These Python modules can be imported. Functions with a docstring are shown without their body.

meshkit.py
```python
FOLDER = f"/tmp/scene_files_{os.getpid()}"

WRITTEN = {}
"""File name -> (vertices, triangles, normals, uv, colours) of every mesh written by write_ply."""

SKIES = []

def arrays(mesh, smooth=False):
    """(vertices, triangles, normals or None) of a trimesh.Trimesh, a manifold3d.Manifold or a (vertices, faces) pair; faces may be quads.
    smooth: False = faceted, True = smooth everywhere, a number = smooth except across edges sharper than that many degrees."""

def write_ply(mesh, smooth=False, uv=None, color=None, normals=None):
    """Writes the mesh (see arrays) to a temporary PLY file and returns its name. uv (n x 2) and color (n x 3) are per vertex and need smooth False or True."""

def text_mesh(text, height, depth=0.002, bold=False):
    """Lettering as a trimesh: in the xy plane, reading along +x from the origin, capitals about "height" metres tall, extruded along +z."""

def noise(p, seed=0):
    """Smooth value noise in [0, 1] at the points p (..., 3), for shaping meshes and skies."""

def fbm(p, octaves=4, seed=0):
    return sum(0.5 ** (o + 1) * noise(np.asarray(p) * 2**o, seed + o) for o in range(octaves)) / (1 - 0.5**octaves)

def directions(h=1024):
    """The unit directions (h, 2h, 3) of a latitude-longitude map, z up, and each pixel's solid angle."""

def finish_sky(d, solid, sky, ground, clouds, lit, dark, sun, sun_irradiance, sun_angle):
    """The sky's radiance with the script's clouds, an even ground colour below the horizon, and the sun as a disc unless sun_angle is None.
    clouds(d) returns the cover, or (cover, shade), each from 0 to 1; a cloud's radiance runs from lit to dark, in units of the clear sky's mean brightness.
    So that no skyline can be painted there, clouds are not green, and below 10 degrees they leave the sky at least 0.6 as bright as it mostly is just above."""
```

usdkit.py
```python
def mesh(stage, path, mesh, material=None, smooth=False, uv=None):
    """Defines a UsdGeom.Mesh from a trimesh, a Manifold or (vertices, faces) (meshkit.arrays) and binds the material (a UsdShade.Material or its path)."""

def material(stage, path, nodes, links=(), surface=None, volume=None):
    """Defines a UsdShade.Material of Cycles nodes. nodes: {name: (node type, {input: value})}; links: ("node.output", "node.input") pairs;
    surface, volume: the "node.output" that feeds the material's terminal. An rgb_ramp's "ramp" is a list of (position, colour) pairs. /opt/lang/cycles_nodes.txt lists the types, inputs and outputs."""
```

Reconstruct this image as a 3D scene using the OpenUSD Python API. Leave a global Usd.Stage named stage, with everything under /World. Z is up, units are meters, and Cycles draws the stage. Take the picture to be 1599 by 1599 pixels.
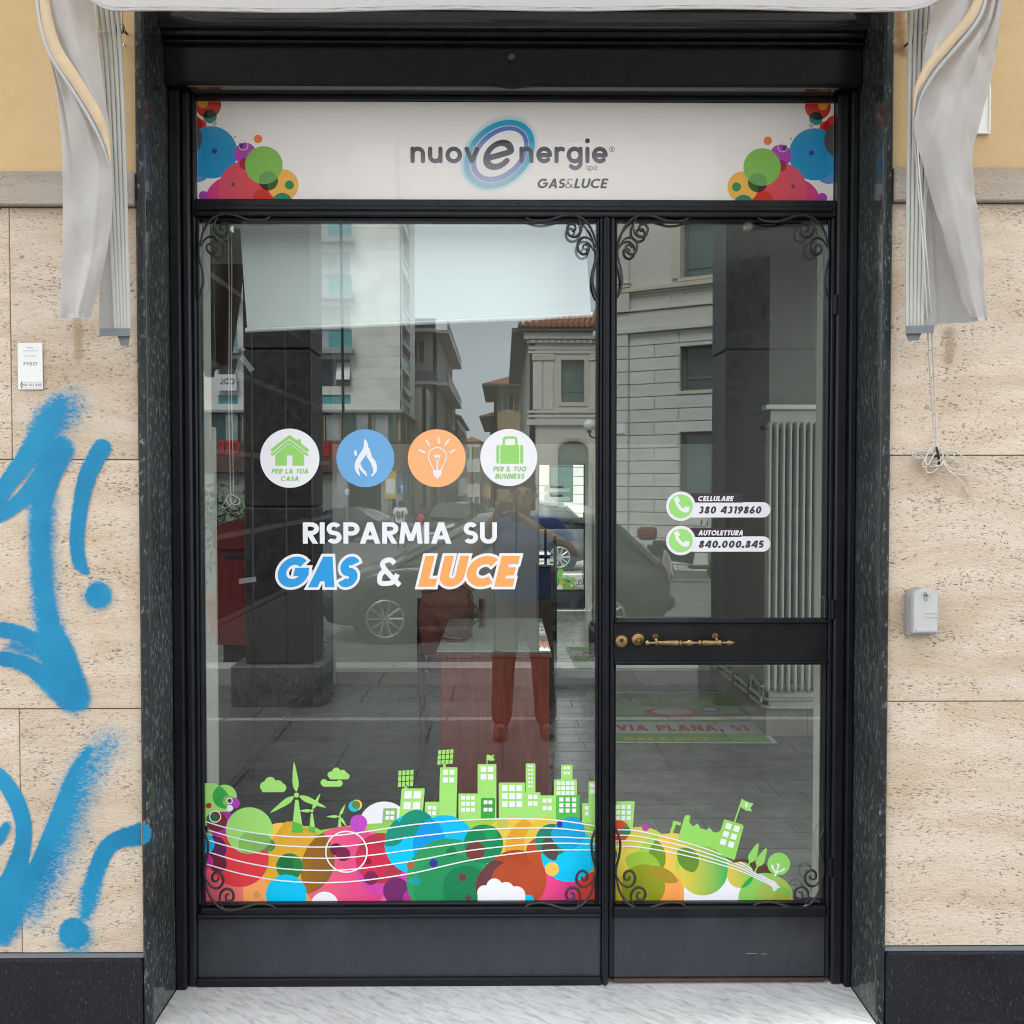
import math, random
import numpy as np
import trimesh
import shapely
from shapely import affinity
from shapely.geometry import Polygon, LineString, Point, box as sbox, MultiPolygon
from shapely.ops import unary_union
import meshkit, usdkit
from pxr import Usd, UsdGeom, UsdLux, UsdShade, Gf, Sdf, Vt

PI = math.pi
random.seed(7)
RNG = np.random.default_rng(7)
stage = Usd.Stage.CreateInMemory()
UsdGeom.SetStageUpAxis(stage, 'Z')
UsdGeom.SetStageMetersPerUnit(stage, 1.0)
UsdGeom.Xform.Define(stage, '/World')

# ---------------------------------------------------------------- camera
CAM = np.array([0.0, -3.2, 1.55])
FOC = 1600.0                       # focal length in photo pixels (photo 1599 wide)
yaw, pitch = math.atan(14.5 / 1600), math.atan(44.5 / 1600)
fwd = np.array([math.sin(yaw) * math.cos(pitch), math.cos(yaw) * math.cos(pitch), -math.sin(pitch)])
right = np.array([math.cos(yaw), -math.sin(yaw), 0.0])
up = np.cross(right, fwd)
cam = UsdGeom.Camera.Define(stage, '/World/camera')
cam.AddTransformOp().Set(Gf.Matrix4d(*right, 0, *up, 0, *(-fwd), 0, *CAM, 1))
cam.CreateHorizontalApertureAttr(36.0)
cam.CreateVerticalApertureAttr(36.0)
cam.CreateFocalLengthAttr(36.0 * FOC / 1599)
cam.CreateExposureAttr(1.6)
cam.CreateClippingRangeAttr(Gf.Vec2f(0.02, 2000))

# ---------------------------------------------------------------- sky and sun (overcast day)
SUN = np.array([-0.25, 0.70, 1.0]); SUN /= np.linalg.norm(SUN)
elev, rot = math.asin(SUN[2]), math.atan2(SUN[0], SUN[1])
skym = usdkit.material(stage, '/World/Looks/sky', {
    's': ('sky_texture', {'sky_type': 'single_scattering', 'sun_disc': False, 'sun_elevation': elev, 'sun_rotation': rot, 'aerosol_density': 2.0}),
    'h': ('hsv', {'saturation': 0.3, 'value': 1.0, 'hue': 0.5, 'fac': 1.0}),
    'tc': ('texture_coordinate', {}),
    'm': ('mapping', {'scale': (1.2, 1.2, 3.0)}),
    'n': ('noise_texture', {'scale': 2.2, 'detail': 5.0, 'roughness': 0.55}),
    'r': ('rgb_ramp', {'ramp': [(0.3, (3.85, 3.95, 4.1)), (0.7, (5.6, 5.7, 5.85))]}),
    'x': ('mix', {'mix_type': 'mix', 'fac': 0.8}),
    'b': ('background_shader', {'strength': 0.15})},
    [('s.color', 'h.color'), ('tc.generated', 'm.vector'), ('m.vector', 'n.vector'), ('n.fac', 'r.fac'), ('h.color', 'x.color1'), ('r.color', 'x.color2'), ('x.color', 'b.color')],
    surface='b.background')
dome = UsdLux.DomeLight.Define(stage, '/World/sky')
UsdShade.MaterialBindingAPI.Apply(dome.GetPrim()).Bind(skym)
dome.GetPrim().SetCustomDataByKey('kind', 'structure')
dome.GetPrim().SetCustomDataByKey('label', 'pale grey overcast sky above the street')
sun = UsdLux.DistantLight.Define(stage, '/World/sun')
sun.CreateIntensityAttr(0.55)
sun.CreateAngleAttr(25.0)
sun.CreateColorAttr(Gf.Vec3f(1.0, 0.97, 0.92))
sun.GetPrim().CreateAttribute('inputs:normalize', Sdf.ValueTypeNames.Bool).Set(True)
zx = np.cross([0, 0, 1.0], SUN); zx /= np.linalg.norm(zx); zy = np.cross(SUN, zx)
sun.AddTransformOp().Set(Gf.Matrix4d(*zx, 0, *zy, 0, *SUN, 0, 0, 0, 50, 1))

# ---------------------------------------------------------------- measuring helpers
def ray(px, py):
    d = fwd + right * ((px - 799.5) / FOC) - up * ((py - 799.5) / FOC)
    return d

def W(px, py, y):
    """The world point at depth y that lies under a point of the photograph."""
    d = ray(px, py); t = (y - CAM[1]) / d[1]
    return CAM + d * t

def XZ(px, py, y=0.0):
    p = W(px, py, y); return (p[0], p[2])

def V(px, py, L):
    """A point of the street behind the photographer, measured in its mirror image at path length L (y is negative)."""
    p = W(px, py, L - 3.2); return np.array([p[0], -p[1], p[2]])

# ---------------------------------------------------------------- prims
_names = {}
def _num(parent, name):
    k = (parent, name); n = _names.get(k, -1) + 1; _names[k] = n
    return name if n == 0 else f'{name}_{n:03d}'

def path_of(parent):
    if parent is None: return '/World'
    return str(parent.GetPath())

def tag(p, label=None, cat=None, group=None, kind=None):
    p = p if isinstance(p, Usd.Prim) else p.GetPrim()
    for k, v in (('label', label), ('category', cat), ('group', group), ('kind', kind)):
        if v: p.SetCustomDataByKey(k, v)
    return p

def thing(name, label, cat, group=None, loc=None, rotz=None, kind=None):
    x = UsdGeom.Xform.Define(stage, '/World/' + _num('/World', name))
    if loc is not None: x.AddTranslateOp().Set(Gf.Vec3d(*map(float, loc)))
    if rotz is not None: x.AddRotateZOp().Set(float(math.degrees(rotz)))
    return tag(x.GetPrim(), label, cat, group, kind)

def obj(name, mesh, m, parent=None, label=None, cat=None, group=None, kind=None, smooth=False, colors=None, fl=None):
    par = path_of(parent)
    if isinstance(mesh, list): mesh = cat_mesh(mesh)
    g = usdkit.mesh(stage, par + '/' + _num(par, name), mesh, M[m], smooth=smooth)
    if colors is not None:
        UsdGeom.PrimvarsAPI(g).CreatePrimvar('col', Sdf.ValueTypeNames.Color3fArray, 'vertex').Set(Vt.Vec3fArray.FromNumpy(np.asarray(colors, np.float32)))
    if fl is not None:
        UsdGeom.PrimvarsAPI(g).CreatePrimvar('amt', Sdf.ValueTypeNames.FloatArray, 'vertex').Set(Vt.FloatArray.FromNumpy(np.asarray(fl, np.float32)))
    return tag(g.GetPrim(), label, cat, group, kind)

def copy_of(src, loc, rotz=0, label=None, group=None):
    was = src.GetCustomData()
    r = thing(src.GetName().rstrip('0123456789').rstrip('_'), label or was['label'], was['category'], group or was.get('group'), loc, rotz)
    for c in src.GetChildren():
        pass
    r.GetReferences().AddInternalReference(src.GetPath())
    r.SetInstanceable(True)
    return r

# ---------------------------------------------------------------- mesh helpers
def cat_mesh(ms):
    return trimesh.util.concatenate([m for m in ms if m is not None])

def bx(x0, x1, y0, y1, z0, z1, c=0.0):
    x0, x1 = sorted((x0, x1)); y0, y1 = sorted((y0, y1)); z0, z1 = sorted((z0, z1))
    if c <= 0:
        m = trimesh.creation.box(bounds=[[x0, y0, z0], [x1, y1, z1]])
        return m
    c = min(c, (x1 - x0) * .45, (y1 - y0) * .45, (z1 - z0) * .45)
    P = []
    for sx in (0, 1):
        for sy in (0, 1):
            for sz in (0, 1):
                X, Y, Z = (x0, x1)[sx], (y0, y1)[sy], (z0, z1)[sz]
                ix, iy, iz = (c, -c)[sx], (c, -c)[sy], (c, -c)[sz]
                P += [(X, Y + iy, Z + iz), (X + ix, Y, Z + iz), (X + ix, Y + iy, Z)]
    return trimesh.convex.convex_hull(np.array(P))

def rot(m, ang, axis, at=(0, 0, 0)):
    m = m.copy(); m.apply_transform(trimesh.transformations.rotation_matrix(ang, axis, at)); return m

def mv(m, *t):
    m = m.copy(); m.apply_translation(t); return m

def ext(poly, y0, y1):
    """Extrudes a polygon given in (x, z) from depth y0 (front) to y1 (back)."""
    if poly.is_empty: return None
    ms = []
    for g in getattr(poly, 'geoms', [poly]):
        if g.geom_type != 'Polygon' or g.area < 1e-10: continue
        m = trimesh.creation.extrude_polygon(g, abs(y1 - y0), engine='earcut')
        v = m.vertices.copy()
        m = trimesh.Trimesh(np.stack([v[:, 0], max(y0, y1) - v[:, 2], v[:, 1]], 1), m.faces, process=False)
        ms.append(m)
    return cat_mesh(ms) if ms else None

def flat(poly, y):
    """A flat sheet facing -y from a polygon in (x, z)."""
    vs, fs, n = [], [], 0
    for g in getattr(poly, 'geoms', [poly]):
        if g.geom_type != 'Polygon' or g.area < 1e-10: continue
        v, f = trimesh.creation.triangulate_polygon(g, engine='earcut')
        vs.append(np.stack([v[:, 0], np.full(len(v), y), v[:, 1]], 1)); fs.append(f + n); n += len(v)
    if not vs: return None
    v, f = np.vstack(vs), np.vstack(fs)
    nrm = np.cross(v[f[:, 1]] - v[f[:, 0]], v[f[:, 2]] - v[f[:, 0]])
    bad = nrm[:, 1] > 0
    f[bad] = f[bad][:, ::-1]
    return trimesh.Trimesh(v, f, process=False)

def tube(pts, r, n=8, cap=True, closed=False):
    pts = np.asarray(pts, float); k = len(pts)
    rr = np.full(k, r, float) if np.ndim(r) == 0 else np.asarray(r, float)
    if closed: T = np.roll(pts, -1, 0) - np.roll(pts, 1, 0)
    else: T = np.gradient(pts, axis=0)
    T /= np.maximum(np.linalg.norm(T, axis=1, keepdims=True), 1e-9)
    ref = np.array([0, 0, 1.0]) if abs(T[0][2]) < .9 else np.array([1.0, 0, 0])
    N = np.cross(T[0], ref); N /= np.linalg.norm(N)
    V_, F_ = [], []
    a = np.linspace(0, 2 * PI, n, endpoint=False)
    for i in range(k):
        N = N - T[i] * (N @ T[i]); N /= max(np.linalg.norm(N), 1e-9); B = np.cross(T[i], N)
        V_.append(pts[i] + rr[i] * (np.cos(a)[:, None] * N + np.sin(a)[:, None] * B))
    V_ = np.vstack(V_)
    for i in range(k if closed else k - 1):
        j = (i + 1) % k
        for q in range(n):
            q2 = (q + 1) % n
            F_ += [(i * n + q, i * n + q2, j * n + q2), (i * n + q, j * n + q2, j * n + q)]
    if cap and not closed:
        V_ = np.vstack([V_, pts[0], pts[-1]])
        for q in range(n):
            q2 = (q + 1) % n
            F_ += [(k * n, q2, q), (k * n + 1, (k - 1) * n + q, (k - 1) * n + q2)]
    return trimesh.Trimesh(V_, np.array(F_), process=False)

def lathe(prof, axis='z', at=(0, 0, 0), n=20):
    """prof: (radius, height) pairs; revolved about the axis through the point at."""
    prof = np.array(prof, float); a = np.linspace(0, 2 * PI, n, endpoint=False); k = len(prof)
    ring = np.stack([np.cos(a), np.sin(a)], 1)
    V_ = np.vstack([np.column_stack([ring * r, np.full(n, h)]) for r, h in prof])
    F_ = []
    for i in range(k - 1):
        for q in range(n):
            q2 = (q + 1) % n
            F_ += [(i * n + q, i * n + q2, (i + 1) * n + q2), (i * n + q, (i + 1) * n + q2, (i + 1) * n + q)]
    V_ = np.vstack([V_, [0, 0, prof[0][1]], [0, 0, prof[-1][1]]])
    for q in range(n):
        q2 = (q + 1) % n
        F_ += [(k * n, q2, q), (k * n + 1, (k - 1) * n + q, (k - 1) * n + q2)]
    m = trimesh.Trimesh(V_, np.array(F_), process=False)
    if axis == 'x': m.vertices = m.vertices[:, [2, 0, 1]]
    if axis == 'y': m.vertices = m.vertices[:, [1, 2, 0]]
    m.apply_translation(at)
    return m

def spline(pts, n=8, closed=False):
    """Catmull-Rom through the points."""
    p = np.asarray(pts, float)
    if closed: p = np.vstack([p[-1], p, p[0], p[1]])
    else: p = np.vstack([2 * p[0] - p[1], p, 2 * p[-1] - p[-2]])
    out = []
    for i in range(1, len(p) - 2):
        for t in np.linspace(0, 1, n, endpoint=False):
            a, b, c, d = p[i - 1], p[i], p[i + 1], p[i + 2]
            out.append(.5 * (2 * b + (c - a) * t + (2 * a - 5 * b + 4 * c - d) * t ** 2 + (3 * b - a - 3 * c + d) * t ** 3))
    if not closed: out.append(p[-2])
    return np.array(out)

def sheet(P):
    """A grid (a, b, 3) of points as a mesh."""
    P = np.asarray(P, float); a, b = P.shape[:2]
    i = np.arange(a * b).reshape(a, b)
    q = np.stack([i[:-1, :-1], i[:-1, 1:], i[1:, 1:], i[1:, :-1]], -1).reshape(-1, 4)
    return trimesh.Trimesh(P.reshape(-1, 3), np.vstack([q[:, [0, 1, 2]], q[:, [0, 2, 3]]]), process=False)

def pxpoly(pts, y):
    return Polygon([XZ(a, b, y) for a, b in pts])

def disc(cx, cy, r, n=48):
    return Point(cx, cy).buffer(r, quad_segs=n // 4)

# ---------------------------------------------------------------- lettering (a geometric sans built from strokes)
def _arc(cx, cy, rx, ry, a0, a1, n=28):
    a = np.radians(np.linspace(a0, a1, n)); return [(cx + rx * math.cos(x), cy + ry * math.sin(x)) for x in a]

def _st(pts, w, cap=2):
    return LineString(pts).buffer(w / 2, cap_style=cap, join_style=2 if cap == 2 else 1, mitre_limit=3)

def _dg(x0, y0, x1, y1, w):
    return Polygon([(x0 - w / 2, y0), (x0 + w / 2, y0), (x1 + w / 2, y1), (x1 - w / 2, y1)])

def glyph(c, w, cap=2):
    """(shape, advance) of one character, capitals 1 high, stroke w."""
    t = w / 2; S = lambda *p: _st(p, w, cap); U = lambda *g: unary_union(g); k = w * 1.12
    h = (1 - 2 * t) / 4
    if c == ' ': return Polygon(), 0.34
    if c == 'A': return U(_dg(k / 2, 0, .42, 1, k), _dg(.84 - k / 2, 0, .42, 1, k), sbox(.2, .2, .64, .2 + w * .9)), .84
    if c == 'B': return U(S((t, 0), (t, 1)), _st([(t, 1 - t)] + _arc(.33, .5 + h, .2, h, 90, -90) + [(t, .5)], w), _st([(t, .5)] + _arc(.36, t + h, .21, h, 90, -90) + [(t, t)], w)), .62
    if c == 'C': return _st(_arc(.5, .5, .5 - t, .5 - t, 48, 312), w, cap), .86
    if c == 'D': return _st([(t, t), (t, 1 - t)] + _arc(.3, .5, .5 - t, .5 - t, 90, -90) + [(t, t)], w), .84
    if c == 'E': return U(S((t, 0), (t, 1)), sbox(0, 0, .54, w), sbox(0, .5 - t, .5, .5 + t), sbox(0, 1 - w, .54, 1)), .56
    if c == 'F': return U(S((t, 0), (t, 1)), sbox(0, .5 - t, .46, .5 + t), sbox(0, 1 - w, .52, 1)), .54
    if c == 'G': return U(_st(_arc(.5, .5, .5 - t, .5 - t, 46, 360), w, cap), sbox(.52, .5 - t, 1.0 - t * .2, .5 + t)), 1.02
    if c == 'I': return S((t, 0), (t, 1)), w
    if c == 'K': return U(S((t, 0), (t, 1)), _dg(.1, .42, .55, 1, k), _dg(.25, .55, .6, 0, k)), .68
    if c == 'L': return U(S((t, 0), (t, 1)), sbox(0, 0, .5, w)), .52
    if c == 'M': return U(_dg(t, 0, .1 + t, 1, w), _dg(.96 - t, 0, .86 - t, 1, w), _dg(.1 + t, 1, .48, .12, w), _dg(.86 - t, 1, .48, .12, w)), .96
    if c == 'N': return U(S((t, 0), (t, 1)), S((.72 - t, 0), (.72 - t, 1)), _dg(t, 1, .72 - t, 0, w)), .72
    if c in 'O': return U(Point(.5, .5).buffer(.5, quad_segs=16)).difference(Point(.5, .5).buffer(.5 - w, quad_segs=16)), 1.0
    if c == 'P': return U(S((t, 0), (t, 1)), _st([(t, 1 - t)] + _arc(.34, .69, .24 - t * .2, .31 - t, 90, -90) + [(t, .38 + t)], w)), .6
    if c == 'R': return U(S((t, 0), (t, 1)), _st([(t, 1 - t)] + _arc(.34, .7, .24 - t * .2, .3 - t, 90, -90) + [(t, .4 + t)], w), _dg(.27, .45, .6 - k / 2 + .02, 0, k)), .62
    if c == 'S': return _st(_arc(.31, 1 - t - h, .3 - t, h, 28, 270)[:-1] + _arc(.31, t + h, .31 - t, h, 90, -150), w, cap), .62
    if c == 'T': return U(S((.29, 0), (.29, 1)), sbox(0, 1 - w, .58, 1)), .58
    if c == 'U': return _st([(t, 1)] + _arc(.36, .36, .36 - t, .36 - t, 180, 360) + [(.72 - t, 1)], w, cap), .72
    if c == 'V': return U(_dg(k / 2, 1, .4, 0, k), _dg(.8 - k / 2, 1, .4, 0, k)), .8
    if c == 'Y': return U(_dg(k / 2, 1, .36, .42, k), _dg(.72 - k / 2, 1, .36, .42, k), sbox(.36 - t, 0, .36 + t, .45)), .72
    if c == '0':
        o = affinity.scale(Point(0, 0).buffer(1, quad_segs=16), .32, .5); i = affinity.scale(Point(0, 0).buffer(1, quad_segs=16), .32 - w, .5 - w)
        return affinity.translate(o.difference(i), .32, .5), .66
    if c == '1': return U(S((.26, 0), (.26, 1)), _dg(.05, .8, .26, 1, k)), .36
    if c == '2': return U(_st(_arc(.29, .7, .29 - t, .3 - t, 165, -38) + [(.08, t)], w, cap), sbox(.02, 0, .58, w)), .6
    if c == '3': return U(_st(_arc(.28, .5 + h, .25 - t, h, 150, -90), w, cap), _st(_arc(.28, t + h, .28 - t, h, 90, -150), w, cap)), .58
    if c == '4': return U(sbox(.4, 0, .4 + w, 1), sbox(0, .2, .66, .2 + w), _dg(.06, .25, .42, 1, k)), .68
    if c == '5': return U(_st([(.5, 1 - t), (.14, 1 - t), (.1, .56)] + _arc(.27, .33, .29 - t, .33 - t, 118, -150), w, cap)), .58
    if c in '69':
        g = U(Point(.3, .31).buffer(.31, quad_segs=14).difference(Point(.3, .31).buffer(.31 - w, quad_segs=14)), _dg(.1, .4, .42, 1, k))
        return (g if c == '6' else affinity.rotate(g, 180, origin=(.305, .5))), .62
    if c == '7': return U(sbox(0, 1 - w, .56, 1), _dg(.18, 0, .46, 1, k)), .58
    if c == '8':
        ring = lambda cy, r, ry: affinity.scale(Point(.3, cy).buffer(1, quad_segs=14), r, ry).difference(affinity.scale(Point(.3, cy).buffer(1, quad_segs=14), r - w, ry - w))
        return U(ring(.74, .25, .26), ring(.27, .29, .27)), .6
    if c == '&':
        p = spline([(.62, .80), (.5, .95 - t * .4), (.32, .94 - t * .4), (.2, .79), (.26, .62), (.5, .34), (.8, .02)], 8)
        q = spline([(.3, .57), (.14, .42), (t + .01, .24), (.14, t + .02), (.36, t), (.58, .16), (.72, .42)], 8)
        return U(_st(p, w, cap), _st(q, w, cap)), .84
    if c == '.': return Point(.1, w * .6).buffer(w * .66), .22
    if c == ',': return U(Point(.1, w * .6).buffer(w * .66), _dg(.05, -.16, .12, .05, w * .7)), .24
    if c == '(': return _st(_arc(.5, .5, .42, .55, 140, 220), w), .26
    # lowercase, x-height .68
    X = .68
    if c == 'n': return _st([(t, t), (t, X - t)], w, cap).union(_st(_arc(.3, X - .3, .3 - t, .3 - t, 180, 0) + [(.6 - t, t)], w, cap)), .62
    if c == 'u': return _st([(t, X - t)] + _arc(.3, .3, .3 - t, .3 - t, 180, 360) + [(.6 - t, X - t)], w, cap).union(_st([(.6 - t, t), (.6 - t, X - t)], w, cap)), .62
    if c == 'o': return Point(.34, .34).buffer(.34, quad_segs=14).difference(Point(.34, .34).buffer(.34 - w, quad_segs=14)), .68
    if c == 'v': return _st([(t, X - t), (.3, t), (.6 - t, X - t)], w, cap), .6
    if c == 'e': return _st([(t + .02, .33), (.66 - t, .33)] + _arc(.34, .34, .34 - t, .34 - t, 0, 312), w, cap), .68
    if c == 'r': return _st([(t, t), (t, X - t)], w, cap).union(_st(_arc(.27, X - .27, .27 - t, .27 - t, 180, 60), w, cap)), .42
    if c == 'g': return U(Point(.34, .34).buffer(.34, quad_segs=14).difference(Point(.34, .34).buffer(.34 - w, quad_segs=14)), _st([(.68 - t, X - t), (.68 - t, .06)] + _arc(.36, .02, .32 - t, .3 - t, 0, -140), w, cap)), .7
    if c == 'i': return U(_st([(t, t), (t, X - t)], w, cap), Point(t, .92).buffer(t * 1.15)), w
    if c == 's': return affinity.scale(glyph('S', w / .8, cap)[0], .8, X, origin=(0, 0)), .5
    if c == 'p': return U(Point(.34, .34).buffer(.34, quad_segs=14).difference(Point(.34, .34).buffer(.34 - w, quad_segs=14)), _st([(t, X - t), (t, -.28)], w, cap)), .7
    if c == 'a': return U(Point(.34, .34).buffer(.34, quad_segs=14).difference(Point(.34, .34).buffer(.34 - w, quad_segs=14)), _st([(.68 - t, X - t), (.68 - t, t)], w, cap)), .7
    return sbox(0, 0, .4, 1), .5

def text(s, w=.16, gap=.1, cap=2, slant=0.0):
    """Lettering with capitals 1 high starting at the origin: (one polygon, width, list of polygons)."""
    x, out = 0.0, []
    for c in s:
        g, adv = glyph(c, w, cap)
        if not g.is_empty: out.append(affinity.translate(g, x, 0))
        x += adv + gap
    x -= gap
    if slant: out = [affinity.affine_transform(g, [1, slant, 0, 1, 0, 0]) for g in out]
    return unary_union(out), x, out

def fit(g, w0, px0, px1, pyb, pyt, y):
    """Scales lettering of natural width w0 into the photo box (left, right, baseline, cap line) on depth y."""
    a, b = XZ(px0, pyb, y), XZ(px1, pyt, y)
    sx, sz = (b[0] - a[0]) / w0, b[1] - a[1]
    return affinity.affine_transform(g, [sx, 0, 0, sz, a[0], a[1]])
# ---------------------------------------------------------------- materials
M = {}
def mat(name, nodes, links, surface='p.BSDF'):
    M[name] = usdkit.material(stage, '/World/Looks/' + name, nodes, links, surface=surface); return M[name]

def pm(name, col, rough=.5, metal=0.0, var=.12, vs=6.0, bump=0.0, bs=80.0, stretch=(1, 1, 1), rnd=0.0, **kw):
    """A principled material with a mottled base colour, uneven gloss and fine relief."""
    col = np.array(col, float)
    nodes = {'g': ('geometry', {}), 'm': ('mapping', {'scale': stretch}),
             'n': ('noise_texture', {'scale': vs, 'detail': 6.0, 'roughness': 0.6}),
             'r': ('rgb_ramp', {'ramp': [(0.3, tuple(col * (1 - var))), (0.7, tuple(np.minimum(col * (1 + var), .95)))]}),
             'mr': ('map_range', {'from_min': 0.3, 'from_max': 0.7, 'to_min': max(rough * .8, .005), 'to_max': min(rough * 1.2, 1)}),
             'p': ('principled_bsdf', {'roughness': rough, 'metallic': metal, **kw})}
    links = [('g.position', 'm.vector'), ('m.vector', 'n.vector'), ('n.fac', 'r.fac'), ('n.fac', 'mr.value'), ('mr.result', 'p.roughness')]
    last = 'r.color'
    if rnd:
        nodes['oi'] = ('object_info', {}); nodes['rm'] = ('map_range', {'to_min': 1 - rnd, 'to_max': 1 + rnd}); nodes['hv'] = ('hsv', {'hue': .5, 'saturation': 1.0, 'fac': 1.0})
        links += [('oi.random', 'rm.value'), ('rm.result', 'hv.value'), ('r.color', 'hv.color')]; last = 'hv.color'
    links.append((last, 'p.base_color'))
    if bump:
        nodes['b'] = ('noise_texture', {'scale': bs, 'detail': 5.0}); nodes['bp'] = ('bump', {'strength': bump, 'distance': .01})
        links += [('m.vector', 'b.vector'), ('b.fac', 'bp.height'), ('bp.normal', 'p.normal')]
    return mat(name, nodes, links)

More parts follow.
